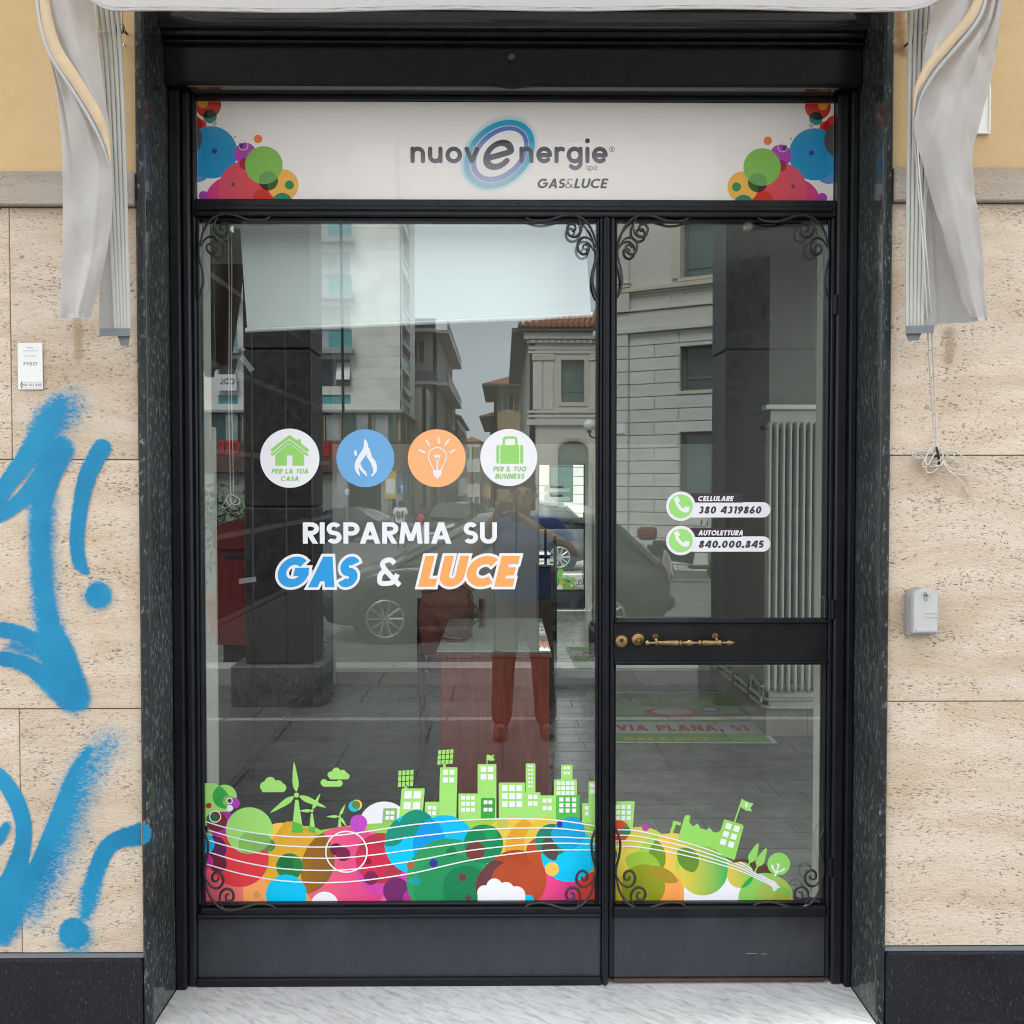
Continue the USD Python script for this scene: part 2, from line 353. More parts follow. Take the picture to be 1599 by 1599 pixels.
# travertine: bedded beige limestone with dark open pores lying along the bedding
def travertine(name, tones, pit=1.0, rough=.6):
    mat(name, {
        'g': ('geometry', {}), 'oi': ('object_info', {}), 'of': ('vector_math', {'math_type': 'scale', 'scale': 37.0}), 'cx': ('combine_xyz', {}),
        'ad': ('vector_math', {'math_type': 'add'}),
        'w': ('noise_texture', {'scale': 1.7, 'detail': 3.0}), 'wm': ('vector_math', {'math_type': 'multiply_add', 'vector2': (0, 0, .22)}),
        'mb': ('mapping', {'scale': (.9, .9, 7.0)}), 'nb': ('noise_texture', {'scale': 2.2, 'detail': 7.0, 'roughness': .62}),
        'rb': ('rgb_ramp', {'ramp': [(.25, tones[0]), (.42, tones[1]), (.55, tones[2]), (.75, tones[3])]}),
        'mp': ('mapping', {'scale': (.8, .8, 2.2)}), 'np': ('noise_texture', {'scale': 105.0, 'detail': 3.0, 'roughness': .6, 'distortion': .5}),
        'mk': ('mapping', {'scale': (1.0, 1.0, 3.2)}), 'nk': ('noise_texture', {'scale': 4.6, 'detail': 3.0}),
        'kr': ('map_range', {'from_min': .35, 'from_max': .72, 'to_min': .37, 'to_max': .485}),
        'lt': ('math', {'math_type': 'subtract'}), 'ps': ('map_range', {'from_min': 0.0, 'from_max': .05, 'to_min': 0.0, 'to_max': 1.0}),
        # a few larger single holes
        'mv': ('mapping', {'scale': (1.0, 1.0, 2.2)}), 'nv': ('noise_texture', {'scale': 19.0, 'detail': 2.5, 'distortion': .8}), 'pv': ('map_range', {'from_min': .285, 'from_max': .255}),
        'mx': ('math', {'math_type': 'maximum'}), 'pa': ('math', {'math_type': 'multiply', 'value2': .46 * pit}),
        'c': ('mix', {'mix_type': 'mix', 'color2': (.20, .155, .115)}),
        'ns': ('noise_texture', {'scale': 2.1, 'detail': 6.0, 'roughness': .6, 'distortion': .6}), 'sr': ('map_range', {'from_min': .50, 'from_max': .74, 'to_max': .62}), 'cs': ('mix', {'mix_type': 'mix', 'color2': (.42, .30, .175)}),
        'rv': ('map_range', {'to_min': .93, 'to_max': 1.06}), 'hv': ('hsv', {'hue': .5, 'saturation': 1.0, 'fac': 1.0}),
        'nf': ('noise_texture', {'scale': 190.0, 'detail': 3.0}), 'hm': ('math', {'math_type': 'multiply_add', 'value2': -1.3}),
        'fs': ('math', {'math_type': 'multiply', 'value2': .28}),
        'bp': ('bump', {'strength': .3, 'distance': .002}),
        'p': ('principled_bsdf', {'roughness': rough, 'specular_ior_level': .3})},
        [('oi.random', 'cx.x'), ('oi.random', 'cx.z'), ('cx.vector', 'of.vector1'), ('g.position', 'ad.vector1'), ('of.vector', 'ad.vector2'),
         ('ad.vector', 'w.vector'), ('w.color', 'wm.vector1'), ('ad.vector', 'wm.vector3'),
         ('wm.vector', 'mb.vector'), ('mb.vector', 'nb.vector'), ('nb.fac', 'rb.fac'),
         ('wm.vector', 'mp.vector'), ('mp.vector', 'np.vector'), ('wm.vector', 'mk.vector'), ('mk.vector', 'nk.vector'), ('nk.fac', 'kr.value'),
         ('kr.result', 'lt.value1'), ('np.fac', 'lt.value2'), ('lt.value', 'ps.value'),
         ('wm.vector', 'mv.vector'), ('mv.vector', 'nv.vector'), ('nv.fac', 'pv.value'),
         ('ps.result', 'mx.value1'), ('pv.result', 'mx.value2'), ('mx.value', 'pa.value1'), ('ad.vector', 'ns.vector'), ('ns.fac', 'sr.value'), ('sr.result', 'cs.fac'), ('rb.color', 'cs.color1'), ('cs.color', 'c.color1'), ('pa.value', 'c.fac'),
         ('oi.random', 'rv.value'), ('rv.result', 'hv.value'), ('c.color', 'hv.color'), ('hv.color', 'p.base_color'),
         ('ad.vector', 'nf.vector'), ('nf.fac', 'fs.value1'), ('mx.value', 'hm.value1'), ('fs.value', 'hm.value3'), ('hm.value', 'bp.height'), ('bp.normal', 'p.normal')])
travertine('travertine', [(.46, .355, .25), (.56, .455, .34), (.615, .515, .405), (.655, .57, .47)])
travertine('travertine_band', [(.27, .23, .19), (.33, .285, .24), (.37, .325, .28), (.41, .37, .32)], .8)

# painted plaster with stains
mat('plaster', {
    'g': ('geometry', {}), 'n': ('noise_texture', {'scale': 2.6, 'detail': 7.0, 'roughness': .62}),
    'r': ('rgb_ramp', {'ramp': [(.3, (.45, .315, .155)), (.55, (.52, .375, .195)), (.8, (.56, .41, .225))]}),
    'n2': ('noise_texture', {'scale': 26.0, 'detail': 4.0}), 's': ('map_range', {'from_min': .27, 'from_max': .2}), 'sm': ('math', {'math_type': 'multiply', 'value2': .5}),
    'c': ('mix', {'mix_type': 'mix', 'color2': (.36, .25, .13)}),
    'b': ('noise_texture', {'scale': 70.0, 'detail': 6.0}), 'bp': ('bump', {'strength': .35, 'distance': .004}),
    'p': ('principled_bsdf', {'roughness': .85, 'specular_ior_level': .2})},
    [('g.position', 'n.vector'), ('n.fac', 'r.fac'), ('g.position', 'n2.vector'), ('n2.fac', 's.value'), ('s.result', 'sm.value1'), ('sm.value', 'c.fac'), ('r.color', 'c.color1'),
     ('c.color', 'p.base_color'), ('g.position', 'b.vector'), ('b.fac', 'bp.height'), ('bp.normal', 'p.normal')])

# dark granites
def granite(name, dark, lightc, rough, scale, thr, bump, veins=True, spec=.5):
    mat(name, {
        'g': ('geometry', {}), 'm': ('mapping', {'scale': (1.0, 1.0, .45)}), 'n': ('noise_texture', {'scale': scale, 'detail': 6.0, 'roughness': .7, 'distortion': .3}),
        'r': ('rgb_ramp', {'ramp': [(thr - .1, dark), (thr, tuple(np.array(dark) * 1.9)), (thr + .07, lightc)]}),
        'n3': ('noise_texture', {'scale': 4.0, 'detail': 5.0}), 'r3': ('map_range', {'from_min': .35, 'from_max': .7, 'to_min': rough * .7, 'to_max': rough * 1.5}),
        'k': ('map_range', {'from_min': .3, 'from_max': .75, 'to_min': .75, 'to_max': 1.5}), 'hv': ('hsv', {'hue': .5, 'saturation': 1.0, 'fac': 1.0}),
        'bp': ('bump', {'strength': bump, 'distance': .003}), 'p': ('principled_bsdf', {'roughness': rough, 'specular_ior_level': spec})},
        [('g.position', 'm.vector'), ('m.vector', 'n.vector'), ('n.fac', 'r.fac'), ('g.position', 'n3.vector'), ('n3.fac', 'r3.value'), ('n3.fac', 'k.value'), ('k.result', 'hv.value'),
         ('r.color', 'hv.color'), ('hv.color', 'p.base_color'), ('r3.result', 'p.roughness'), ('n.fac', 'bp.height'), ('bp.normal', 'p.normal')])
granite('granite_polished', (.017, .0195, .0195), (.085, .095, .092), .07, 85.0, .56, .06, spec=.5)
granite('granite_edge', (.010, .012, .0125), (.14, .15, .15), .4, 95.0, .58, .5, spec=.35)
granite('granite_rough', (.0055, .006, .0075), (.065, .068, .074), .55, 150.0, .60, .8, spec=.3)
granite('granite_light', (.055, .055, .052), (.14, .14, .13), .4, 55.0, .5, .2)

# grey veined marble of the sill
mat('marble', {
    'g': ('geometry', {}), 'm': ('mapping', {'scale': (1.0, 1.0, 1.0), 'rotation': (0, 0, .62)}), 'm2': ('mapping', {'scale': (4.0, 17.0, 1.0)}),
    'n': ('noise_texture', {'scale': 3.4, 'detail': 8.0, 'roughness': .68, 'distortion': .7}),
    'r': ('rgb_ramp', {'ramp': [(.26, (.33, .33, .335)), (.40, (.54, .54, .54)), (.52, (.70, .70, .695)), (.72, (.80, .80, .79))]}),
    'n2': ('noise_texture', {'scale': 1.4, 'detail': 4.0}), 'mm': ('map_range', {'from_min': .3, 'from_max': .7, 'to_min': .82, 'to_max': 1.1}), 'hv': ('hsv', {'hue': .5, 'saturation': .9, 'fac': 1.0}),
    'n4': ('noise_texture', {'scale': 240.0, 'detail': 2.0}), 'bp': ('bump', {'strength': .2, 'distance': .001}),
    'p': ('principled_bsdf', {'roughness': .5})},
    [('g.position', 'm.vector'), ('m.vector', 'm2.vector'), ('m2.vector', 'n.vector'), ('n.fac', 'r.fac'), ('g.position', 'n2.vector'), ('n2.fac', 'mm.value'), ('mm.result', 'hv.value'), ('r.color', 'hv.color'), ('hv.color', 'p.base_color'),
     ('g.position', 'n4.vector'), ('n4.fac', 'bp.height'), ('bp.normal', 'p.normal')])

# window glass: a thin sheet that mirrors more at a slant
def pane(name, r0, tint, rough=0.0):
    mat(name, {
        'lw': ('layer_weight', {'blend': .5}), 'pw': ('math', {'math_type': 'power', 'value2': 5.0}), 'ma': ('math', {'math_type': 'multiply_add', 'value2': 1 - r0, 'value3': r0}),
        't': ('transparent_bsdf', {'color': tint}), 'gl': ('glossy_bsdf', {'color': (.89, .975, 1.0), 'roughness': rough}), 'x': ('mix_closure', {})},
        [('lw.facing', 'pw.value1'), ('pw.value', 'ma.value1'), ('ma.value', 'x.fac'), ('t.BSDF', 'x.closure1'), ('gl.BSDF', 'x.closure2')], surface='x.closure')
pane('pane', .165, (.95, .98, .965))
pane('side_pane', .03, (.96, .98, .97))
pane('far_glass', .3, (.30, .36, .35))

# prints and vinyl: colour from the mesh
def printed(name, rough, spec, coat=0.0):
    mat(name, {'a': ('attribute', {'attribute': 'col'}), 'p': ('principled_bsdf', {'roughness': rough, 'specular_ior_level': spec, 'coat_weight': coat, 'coat_roughness': .02})}, [('a.color', 'p.base_color')])
printed('vinyl_print', .35, .35)
printed('sign_print', .3, .3, 0.55)
printed('paper_print', .8, .15)

# spray paint: opaque in the middle of a stroke, a fine speckle of droplets at its edge, the pores of the stone left open
mat('spray_paint', {
    'a': ('attribute', {'attribute': 'amt'}), 'g': ('geometry', {}), 'n': ('noise_texture', {'scale': 420.0, 'detail': 1.0}),
    'n2': ('noise_texture', {'scale': 75.0, 'detail': 4.0, 'roughness': .6}), 'mp': ('mapping', {'scale': (1, 1, 2.4)}),
    's1': ('math', {'math_type': 'multiply_add', 'value2': .9, 'value3': -.45}), 's2': ('math', {'math_type': 'multiply_add', 'value2': .3, 'value3': -.15}),
    'ad': ('math', {'math_type': 'add'}), 'ad2': ('math', {'math_type': 'add'}), 'r': ('map_range', {'range_type': 'smoothstep', 'from_min': .08, 'from_max': .78, 'to_max': .98}),
    'gt': ('math', {'math_type': 'greater_than', 'value2': .02}), 'al': ('math', {'math_type': 'multiply'}),
    'pit': ('map_range', {'from_min': .26, 'from_max': .33, 'to_min': .35, 'to_max': 1.0}), 'al2': ('math', {'math_type': 'multiply'}), 'nd': ('noise_texture', {'scale': 11.0, 'detail': 5.0, 'roughness': .65}), 'dm': ('map_range', {'from_min': .3, 'from_max': .6, 'to_min': .72, 'to_max': 1.0}), 'al3': ('math', {'math_type': 'multiply'}),
    'nc': ('noise_texture', {'scale': 5.0, 'detail': 4.0}), 'cr': ('rgb_ramp', {'ramp': [(.3, (.006, .165, .33)), (.7, (.013, .245, .43))]}),
    't': ('transparent_bsdf', {}), 'p': ('principled_bsdf', {'roughness': .55, 'specular_ior_level': .3}), 'x': ('mix_closure', {})},
    [('g.position', 'n.vector'), ('g.position', 'mp.vector'), ('mp.vector', 'n2.vector'), ('n.fac', 's1.value1'), ('n2.fac', 's2.value1'), ('a.fac', 'ad.value1'), ('s1.value', 'ad.value2'),
     ('ad.value', 'ad2.value1'), ('s2.value', 'ad2.value2'), ('ad2.value', 'r.value'), ('a.fac', 'gt.value1'), ('r.result', 'al.value1'), ('gt.value', 'al.value2'), ('n2.fac', 'pit.value'), ('al.value', 'al2.value1'), ('pit.result', 'al2.value2'),
     ('g.position', 'nc.vector'), ('nc.fac', 'cr.fac'), ('cr.color', 'p.base_color'), ('g.position', 'nd.vector'), ('nd.fac', 'dm.value'), ('al2.value', 'al3.value1'), ('dm.result', 'al3.value2'), ('al3.value', 'x.fac'), ('t.BSDF', 'x.closure1'), ('p.BSDF', 'x.closure2')], surface='x.closure')

# dirt and rust stains: soft edged sheets over the wall
def stain(name, col):
    mat(name, {'a': ('attribute', {'attribute': 'amt'}), 'g': ('geometry', {}), 'n': ('noise_texture', {'scale': 40.0, 'detail': 6.0, 'roughness': .7}),
               's': ('math', {'math_type': 'multiply_add', 'value2': 1.1, 'value3': -.55}), 'ad': ('math', {'math_type': 'add'}), 'r': ('map_range', {'from_min': .15, 'from_max': .95, 'to_max': .85}),
               't': ('transparent_bsdf', {}), 'p': ('principled_bsdf', {'roughness': .9, 'base_color': col}), 'x': ('mix_closure', {})},
        [('g.position', 'n.vector'), ('n.fac', 's.value1'), ('a.fac', 'ad.value1'), ('s.value', 'ad.value2'), ('ad.value', 'r.value'), ('r.result', 'x.fac'), ('t.BSDF', 'x.closure1'), ('p.BSDF', 'x.closure2')], surface='x.closure')
stain('rust_stain', (.16, .075, .03))
stain('dirt_stain', (.25, .17, .10))

# shopfront
pm('iron', (.016, .017, .018), .3, var=.3, vs=30, bump=.1)
pm('brass', (.33, .225, .105), .42, 1.0, var=.25, vs=60)
pm('steel', (.5, .5, .5), .25, 1.0, var=.1)
pm('dark_metal', (.03, .03, .033), .4, .6, var=.2)
pm('soffit', (.05, .052, .05), .06, 0, var=.1, specular_ior_level=.9)
# awning
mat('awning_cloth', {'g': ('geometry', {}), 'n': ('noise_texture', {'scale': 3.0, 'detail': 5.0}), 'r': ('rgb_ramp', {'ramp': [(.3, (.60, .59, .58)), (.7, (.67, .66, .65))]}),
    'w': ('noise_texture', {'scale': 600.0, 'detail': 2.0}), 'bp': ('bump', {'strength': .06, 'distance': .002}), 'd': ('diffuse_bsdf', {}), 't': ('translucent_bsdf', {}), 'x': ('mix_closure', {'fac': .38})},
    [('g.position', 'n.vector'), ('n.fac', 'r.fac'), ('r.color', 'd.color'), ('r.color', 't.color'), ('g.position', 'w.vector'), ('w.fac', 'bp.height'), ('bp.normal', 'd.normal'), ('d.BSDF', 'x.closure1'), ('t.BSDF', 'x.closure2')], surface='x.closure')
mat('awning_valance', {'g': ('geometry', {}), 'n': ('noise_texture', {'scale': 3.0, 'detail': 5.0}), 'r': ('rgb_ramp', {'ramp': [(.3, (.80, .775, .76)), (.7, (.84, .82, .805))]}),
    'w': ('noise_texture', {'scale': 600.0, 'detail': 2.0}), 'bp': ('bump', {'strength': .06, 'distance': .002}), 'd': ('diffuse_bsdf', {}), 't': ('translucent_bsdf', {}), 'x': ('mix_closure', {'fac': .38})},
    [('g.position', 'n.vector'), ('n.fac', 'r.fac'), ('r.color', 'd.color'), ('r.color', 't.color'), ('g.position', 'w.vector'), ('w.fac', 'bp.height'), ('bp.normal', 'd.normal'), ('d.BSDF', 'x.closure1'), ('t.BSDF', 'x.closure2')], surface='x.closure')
pm('awning_lining', (.53, .41, .27), .85, var=.09, vs=16, bump=.12, bs=300, specular_ior_level=.15)
pm('awning_hem', (.42, .42, .42), .8, var=.05, vs=20)
pm('rail', (.43, .43, .395), .35, 0, var=.05, vs=12)
pm('scratch', (.30, .31, .32), .7)
pm('bead_chain', (.36, .34, .30), .5, var=.1)
pm('cap_grey', (.15, .165, .18), .5, var=.1)
pm('cord', (.60, .57, .52), .8, var=.1, vs=80, bump=.3, bs=900)
pm('grey_plastic', (.45, .452, .448), .38, var=.03)
pm('grey_plastic_dark', (.29, .288, .28), .42, var=.03)
pm('white_plastic', (.74, .73, .69), .4, var=.03)
# inside
pm('tile', (.105, .105, .10), .24, var=.2, vs=7, bump=.04, bs=40, rnd=.16)
pm('grout', (.30, .30, .285), .8, var=.1)
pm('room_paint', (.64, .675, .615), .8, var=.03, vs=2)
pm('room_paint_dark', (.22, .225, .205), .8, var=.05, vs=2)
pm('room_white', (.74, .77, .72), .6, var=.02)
pm('reveal', (.34, .35, .315), .6, var=.03)
pm('skirting', (.24, .225, .205), .4, var=.12, vs=12)
pm('wenge', (.011, .008, .0075), .35, var=.3, vs=9, stretch=(6, 6, .5))
pm('mahogany', (.27, .052, .032), .28, var=.3, vs=7, stretch=(5, 5, .8))
pm('leather', (.19, .058, .034), .42, var=.3, vs=14, bump=.3, bs=70)
pm('black_gloss', (.008, .008, .009), .15, var=.2)
pm('radiator_paint', (.43, .445, .415), .3, var=.02)
pm('blind_cloth', (.74, .81, .80), .75, var=.03, vs=2)
pm('alu', (.72, .74, .74), .3, .5, var=.03)
mat('mirror', {'p': ('principled_bsdf', {'base_color': (.90, .93, .92), 'metallic': 1.0, 'roughness': .0})}, [])
mat('desk_glass', {'p': ('principled_bsdf', {'base_color': (.16, .20, .19), 'roughness': .02, 'specular_ior_level': .9, 'coat_weight': 1.0, 'coat_roughness': 0.0, 'coat_ior': 1.8})}, [])
mat('tape', {'p': ('principled_bsdf', {'base_color': (.17, .19, .195), 'roughness': .3, 'alpha': .7})}, [])
# the street
pm('paving', (.155, .15, .142), .6, var=.22, vs=4, bump=.25, bs=60, rnd=.14)
pm('paving_joint', (.10, .095, .09), .9, var=.2)
pm('kerb', (.42, .41, .39), .65, var=.12, vs=9, bump=.3)
pm('cobble', (.17, .165, .155), .55, var=.3, vs=7, bump=.3, bs=50)
pm('cobble_bed', (.085, .08, .07), .9, var=.2, vs=20)
pm('asphalt', (.14, .14, .138), .8, var=.14, vs=2.2, bump=.4, bs=140)
pm('road_paint', (.6, .6, .57), .7, var=.12, vs=9)
pm('tower_stone', (.72, .70, .645), .75, var=.11, vs=1.1, bump=.2, bs=9, rnd=.08)
pm('tower_joint', (.30, .29, .27), .9, var=.1)
pm('dark_marble', (.13, .075, .06), .35, var=.35, vs=3)
pm('grey_marble', (.30, .32, .32), .4, var=.3, vs=3)
pm('teal_glass', (.10, .34, .36), .15, var=.12, vs=1.5)
pm('window_dark', (.05, .06, .06), .08, var=.25, vs=.9, specular_ior_level=.7)
pm('window_green', (.09, .14, .125), .07, var=.2, vs=.8, specular_ior_level=.7)
pm('window_light', (.44, .46, .45), .3, var=.2, vs=1.2)
pm('wood_frame', (.42, .31, .17), .5, var=.12)
pm('white_frame', (.55, .55, .52), .5, var=.06)
pm('metal_frame', (.12, .125, .12), .4, var=.1)
pm('shop_red', (.5, .03, .03), .4, var=.06)
pm('shop_dark', (.05, .047, .042), .4, var=.25, vs=1.0)
pm('ashlar', (.56, .545, .50), .8, var=.09, vs=1.6, bump=.3, bs=24, rnd=.06)
pm('ashlar_joint', (.17, .16, .145), .9, var=.1)
pm('stucco_grey', (.54, .515, .455), .85, var=.07, vs=1.0, bump=.15, bs=12)
pm('stucco_yellow', (.50, .38, .20), .85, var=.1, vs=.8)
pm('stucco_ochre', (.45, .30, .12), .85, var=.1, vs=.8)
pm('stucco_pink', (.50, .30, .21), .85, var=.1, vs=.8)
pm('stucco_cream', (.52, .48, .38), .85, var=.08, vs=.8)
pm('roof_tile', (.36, .145, .075), .8, var=.32, vs=2.4, bump=.3, bs=14, rnd=.1)
pm('eaves', (.12, .11, .095), .7, var=.15)
pm('shutter_brown', (.14, .085, .05), .6, var=.15)
pm('concrete', (.34, .335, .32), .8, var=.1, vs=2)
pm('portico_granite', (.034, .033, .034), .45, var=.5, vs=22, bump=.2, bs=90)
def paint(name, col, rough=.22):
    pm(name, col, rough, var=.05, vs=2, coat_weight=.5, coat_roughness=.05)
paint('car_grey', (.062, .070, .068)); paint('car_black', (.014, .016, .019)); paint('car_silver', (.36, .38, .39)); paint('car_dark_green', (.03, .045, .042)); paint('post_red', (.13, .008, .009), .35)
pm('tyre', (.02, .02, .02), .8, var=.2); pm('rim', (.32, .33, .34), .4, .5, var=.05); pm('trim_black', (.02, .02, .021), .5, var=.2)
mat('car_glass', {'p': ('principled_bsdf', {'base_color': (.022, .03, .03), 'roughness': .03, 'specular_ior_level': .7, 'coat_weight': 1.0, 'coat_roughness': .01})}, [])
mat('car_glass_clear', {'p': ('principled_bsdf', {'base_color': (.05, .075, .07), 'roughness': .03, 'specular_ior_level': .8, 'coat_weight': 1.0, 'coat_roughness': .01})}, [])
pm('tail_pale', (.55, .45, .44), .12, var=.2, vs=9); pm('tail_red', (.45, .02, .02), .15, var=.1); pm('lamp_clear', (.62, .63, .64), .12, .3, var=.1); pm('plate_white', (.7, .7, .68), .4, var=.02)
pm('skin', (.30, .16, .11), .5, var=.06, vs=20); pm('hair', (.03, .02, .015), .6, var=.3, vs=60)
pm('shirt_blue', (.008, .035, .17), .7, var=.1, vs=10); pm('shirt_white', (.72, .72, .73), .8, var=.04); pm('shirt_green', (.12, .23, .17), .8, var=.08)
pm('cloth_black', (.02, .02, .023), .8, var=.15); pm('cloth_navy', (.025, .03, .055), .8, var=.15); pm('cloth_brown', (.085, .055, .04), .8, var=.15); pm('cloth_pale', (.52, .50, .46), .8, var=.06)
pm('bag_red', (.5, .03, .04), .6, var=.08); pm('shoe', (.05, .035, .028), .5, var=.2); pm('shoe_white', (.6, .6, .6), .6, var=.05)
pm('sign_blue', (.02, .10, .32), .35, var=.03); pm('sign_yellow', (.62, .40, .05), .4, var=.05); pm('sign_white', (.72, .73, .73), .4, var=.03); pm('sign_red', (.5, .02, .02), .4, var=.03)
pm('pole_grey', (.27, .28, .28), .5, .3, var=.08); pm('globe', (.74, .74, .72), .25, var=.02); pm('leaf', (.05, .10, .03), .6, var=.4, vs=30); pm('terracotta', (.38, .15, .08), .8, var=.15)
pm('brown_drape', (.055, .042, .036), .9, var=.2, vs=5)
pm('rust_strip', (.06, .032, .02), .7, var=.4, vs=30)
pm('roller_black', (.012, .012, .014), .09, specular_ior_level=.8, var=.2, vs=3, bump=.1, bs=5)

def worn(name, col, rough, spec, dust):
    col = np.array(col)
    mat(name, {'g': ('geometry', {}), 'm': ('mapping', {'scale': (1, 1, .5)}), 'n': ('noise_texture', {'scale': 5.0, 'detail': 7.0, 'roughness': .65}), 'n2': ('noise_texture', {'scale': 210.0, 'detail': 2.0}), 'n3': ('noise_texture', {'scale': 38.0, 'detail': 6.0, 'roughness': .7}),
        'r': ('rgb_ramp', {'ramp': [(.3, tuple(col * .8)), (.6, tuple(col * 1.15)), (.78, tuple(col * 1.9))]}), 'd': ('map_range', {'from_min': .70, 'from_max': .78, 'to_max': dust}), 'mx': ('mix', {'mix_type': 'mix', 'color2': (.16, .155, .145)}),
        'rr': ('map_range', {'from_min': .3, 'from_max': .7, 'to_min': rough * .65, 'to_max': rough * 1.5}), 'bv': ('bevel', {'radius': .0035, 'samples': 4}), 'bp': ('bump', {'strength': .10, 'distance': .003}), 'p': ('principled_bsdf', {'specular_ior_level': spec})},
        [('g.position', 'm.vector'), ('m.vector', 'n.vector'), ('g.position', 'n2.vector'), ('m.vector', 'n3.vector'), ('n.fac', 'r.fac'), ('n2.fac', 'd.value'), ('d.result', 'mx.fac'), ('r.color', 'mx.color1'), ('mx.color', 'p.base_color'), ('n.fac', 'rr.value'), ('rr.result', 'p.roughness'), ('n3.fac', 'bp.height'), ('bv.bevel', 'bp.normal'), ('bp.normal', 'p.normal')])
worn('black_paint', (.005, .0055, .0075), .33, .24, .3); worn('black_panel', (.0062, .0064, .0075), .26, .26, .2); worn('frame_paint', (.0065, .007, .0095), .26, .3, .4); worn('kick_paint', (.017, .019, .024), .3, .5, .35)
# ================================================================ the shopfront
XL, XR, YJ, YW, YF, Z0 = -1.014, 1.087, -0.27, -0.255, -0.03, -0.02
ZS = 2.745                                        # underside of the shutter box
GL, GR = -0.943, 1.014                            # glass opening
MZ0, MZ1 = 0.300, 0.346                           # mullion
ZB, ZP, ZT = 0.226, 2.368, 2.421                  # pane foot, pane head, foot of the sign

# ---- the two pieces of wall beside the shopfront
def wall_side(label, xa, xb, joints, rows, zband, zplinth, sgn, name='facade_wall'):
    t = thing(name, label, 'wall')
    obj('core', bx(xa, xb, YW + .014, .16, -.2, 5.2), 'grout', t)
    # travertine slabs row by row; joints: for each row the vertical joints
    zz = [zplinth] + rows + [zband[0]]
    for i in range(len(zz) - 1):
        xs = [xa] + sorted(joints[i]) + [xb]
        for j in range(len(xs) - 1):
            d = RNG.uniform(-.0012, .0012)
            obj('travertine_slab', bx(xs[j] + .0012, xs[j + 1] - .0012, YW + d, YW + .03, zz[i] + .0012, zz[i + 1] - .0012, .0016), 'travertine', t)
    for j in range(3):
        w = (xb - xa) / 3
        x0, x1 = (xa + j * w, xa + (j + 1) * w)
        obj('stone_band', bx(x0 + .001, x1 - .001, YW - .022, YW + .03, zband[0] + .001, zband[1], .004), 'travertine_band', t)
    obj('plaster', bx(xa, xb, YW + .004, YW + .03, zband[1], 5.2), 'plaster', t)
    xs = np.linspace(xa, xb, 3)
    for j in range(2):
        obj('plinth', bx(xs[j] + .001, xs[j + 1] - .001, YW - .018, YW + .03, -.2, zplinth - .012, .005), 'granite_rough', t)
    obj('mortar_bed', bx(xa, xb, YW - .006, YW + .03, zplinth - .012, zplinth - .001), 'cap_grey', t)
    return t

xo = XL - .026
wall_side('yellow plaster and travertine wall left of the shop, sprayed with blue paint', -4.2, xo,
          [[-3.0, -2.1, -1.392], [-2.6], [-3.2, -2.3, -1.402]], [.901, 1.618], (2.334, 2.431), .19, -1)
xo2 = XR + .026
wall_side('yellow plaster and travertine wall right of the shop, with key box and tied cord', xo2, 4.3,
          [[2.3, 3.2], [2.7, 3.5], [2.1, 3.1]], [.918, 1.631], (2.352, 2.450), .20, 1)
t = thing('lintel_wall', 'yellow plaster wall over the shopfront behind the awning', 'wall')
obj('plaster', bx(XL - .02, XR + .02, YW + .006, .16, 3.06, 5.2), 'plaster', t)

# ---- granite jambs
def jamb(x, s, label):
    t = thing('granite_jamb', label, 'door jamb')
    a, b = (x - .024, x) if s < 0 else (x, x + .024)
    obj('polished_slab', bx(a, b, YJ + .0125, .10, Z0, 3.05, .002), 'granite_polished', t)
    e = bx(a, b, YJ, YJ + .0125, Z0 - .13, 3.05, .0045)
    obj('front_edge', e, 'granite_edge', t)
    return t
jamb(XL, -1, 'polished dark granite slab lining the left side of the entrance')
jamb(XR, 1, 'polished dark granite slab lining the right side of the entrance')

# ---- marble sill
t = thing('door_sill', 'grey veined marble sill under the shop window and door', 'sill')
obj('slab', bx(XL - .001, XR + .001, -.36, .14, -.16, Z0, .004), 'marble', t)

# ---- shutter box with its lock, and the round bar above
t = thing('shutter_box', 'black roller shutter box with a round lock above the sign', 'shutter')
prof = Polygon([(YF - .055, ZS + .01), (YF - .05, ZS), (YF + .06, ZS), (YF + .06, 3.0), (YF - .055, 3.0)])
m = trimesh.creation.extrude_polygon(affinity.scale(prof, 1, 1), XR - XL - .004, engine='earcut'); v = m.vertices
m = trimesh.Trimesh(np.stack([v[:, 2] + XL + .002, v[:, 0], v[:, 1]], 1), m.faces, process=False); m.fix_normals()
obj('front_panel', m, 'black_panel', t)
obj('ledge', bx(XL + .002, XR - .002, YF - .075, YF - .053, 2.862, 2.872, .003), 'black_panel', t)
obj('ledge', bx(XL + .002, XR - .002, YF - .082, YF - .053, 2.880, 2.898, .004), 'black_panel', t)
lk = W(799, 90, YF - .056)
obj('lock', lathe([(.0, -.012), (.006, -.012), (.0085, -.008), (.0085, .0)], 'y', lk, 20), 'brass', t)
obj('lock_core', lathe([(.0, -.0135), (.004, -.0135), (.004, -.011)], 'y', lk, 14), 'dark_metal', t)
obj('lock_rosette', lathe([(.0, -.004), (.013, -.004), (.015, -.001), (.015, .0)], 'y', lk, 24), 'black_gloss', t)
for dx in (-.036, .036):
    for dz in (-.012, .013):
        obj('screw', lathe([(0, -.0022), (.003, -.0018), (.0035, 0)], 'y', lk + np.array([dx, 0, dz]), 10), 'black_gloss', t)
g = affinity.scale(Point(0, 0).buffer(1), .052, .016).intersection(sbox(-.1, -.1, .1, .004))
obj('pull_tab', mv(ext(g, YF - .0585, YF - .052), .03, 0, ZS + .007), 'black_panel', t)
obj('soffit', bx(GL, GR, YF - .05, YF + .058, ZS - .004, ZS - .0005), 'soffit', t)
t = thing('shutter_roller', 'black rounded bar across the top of the entrance under the awning', 'roller')
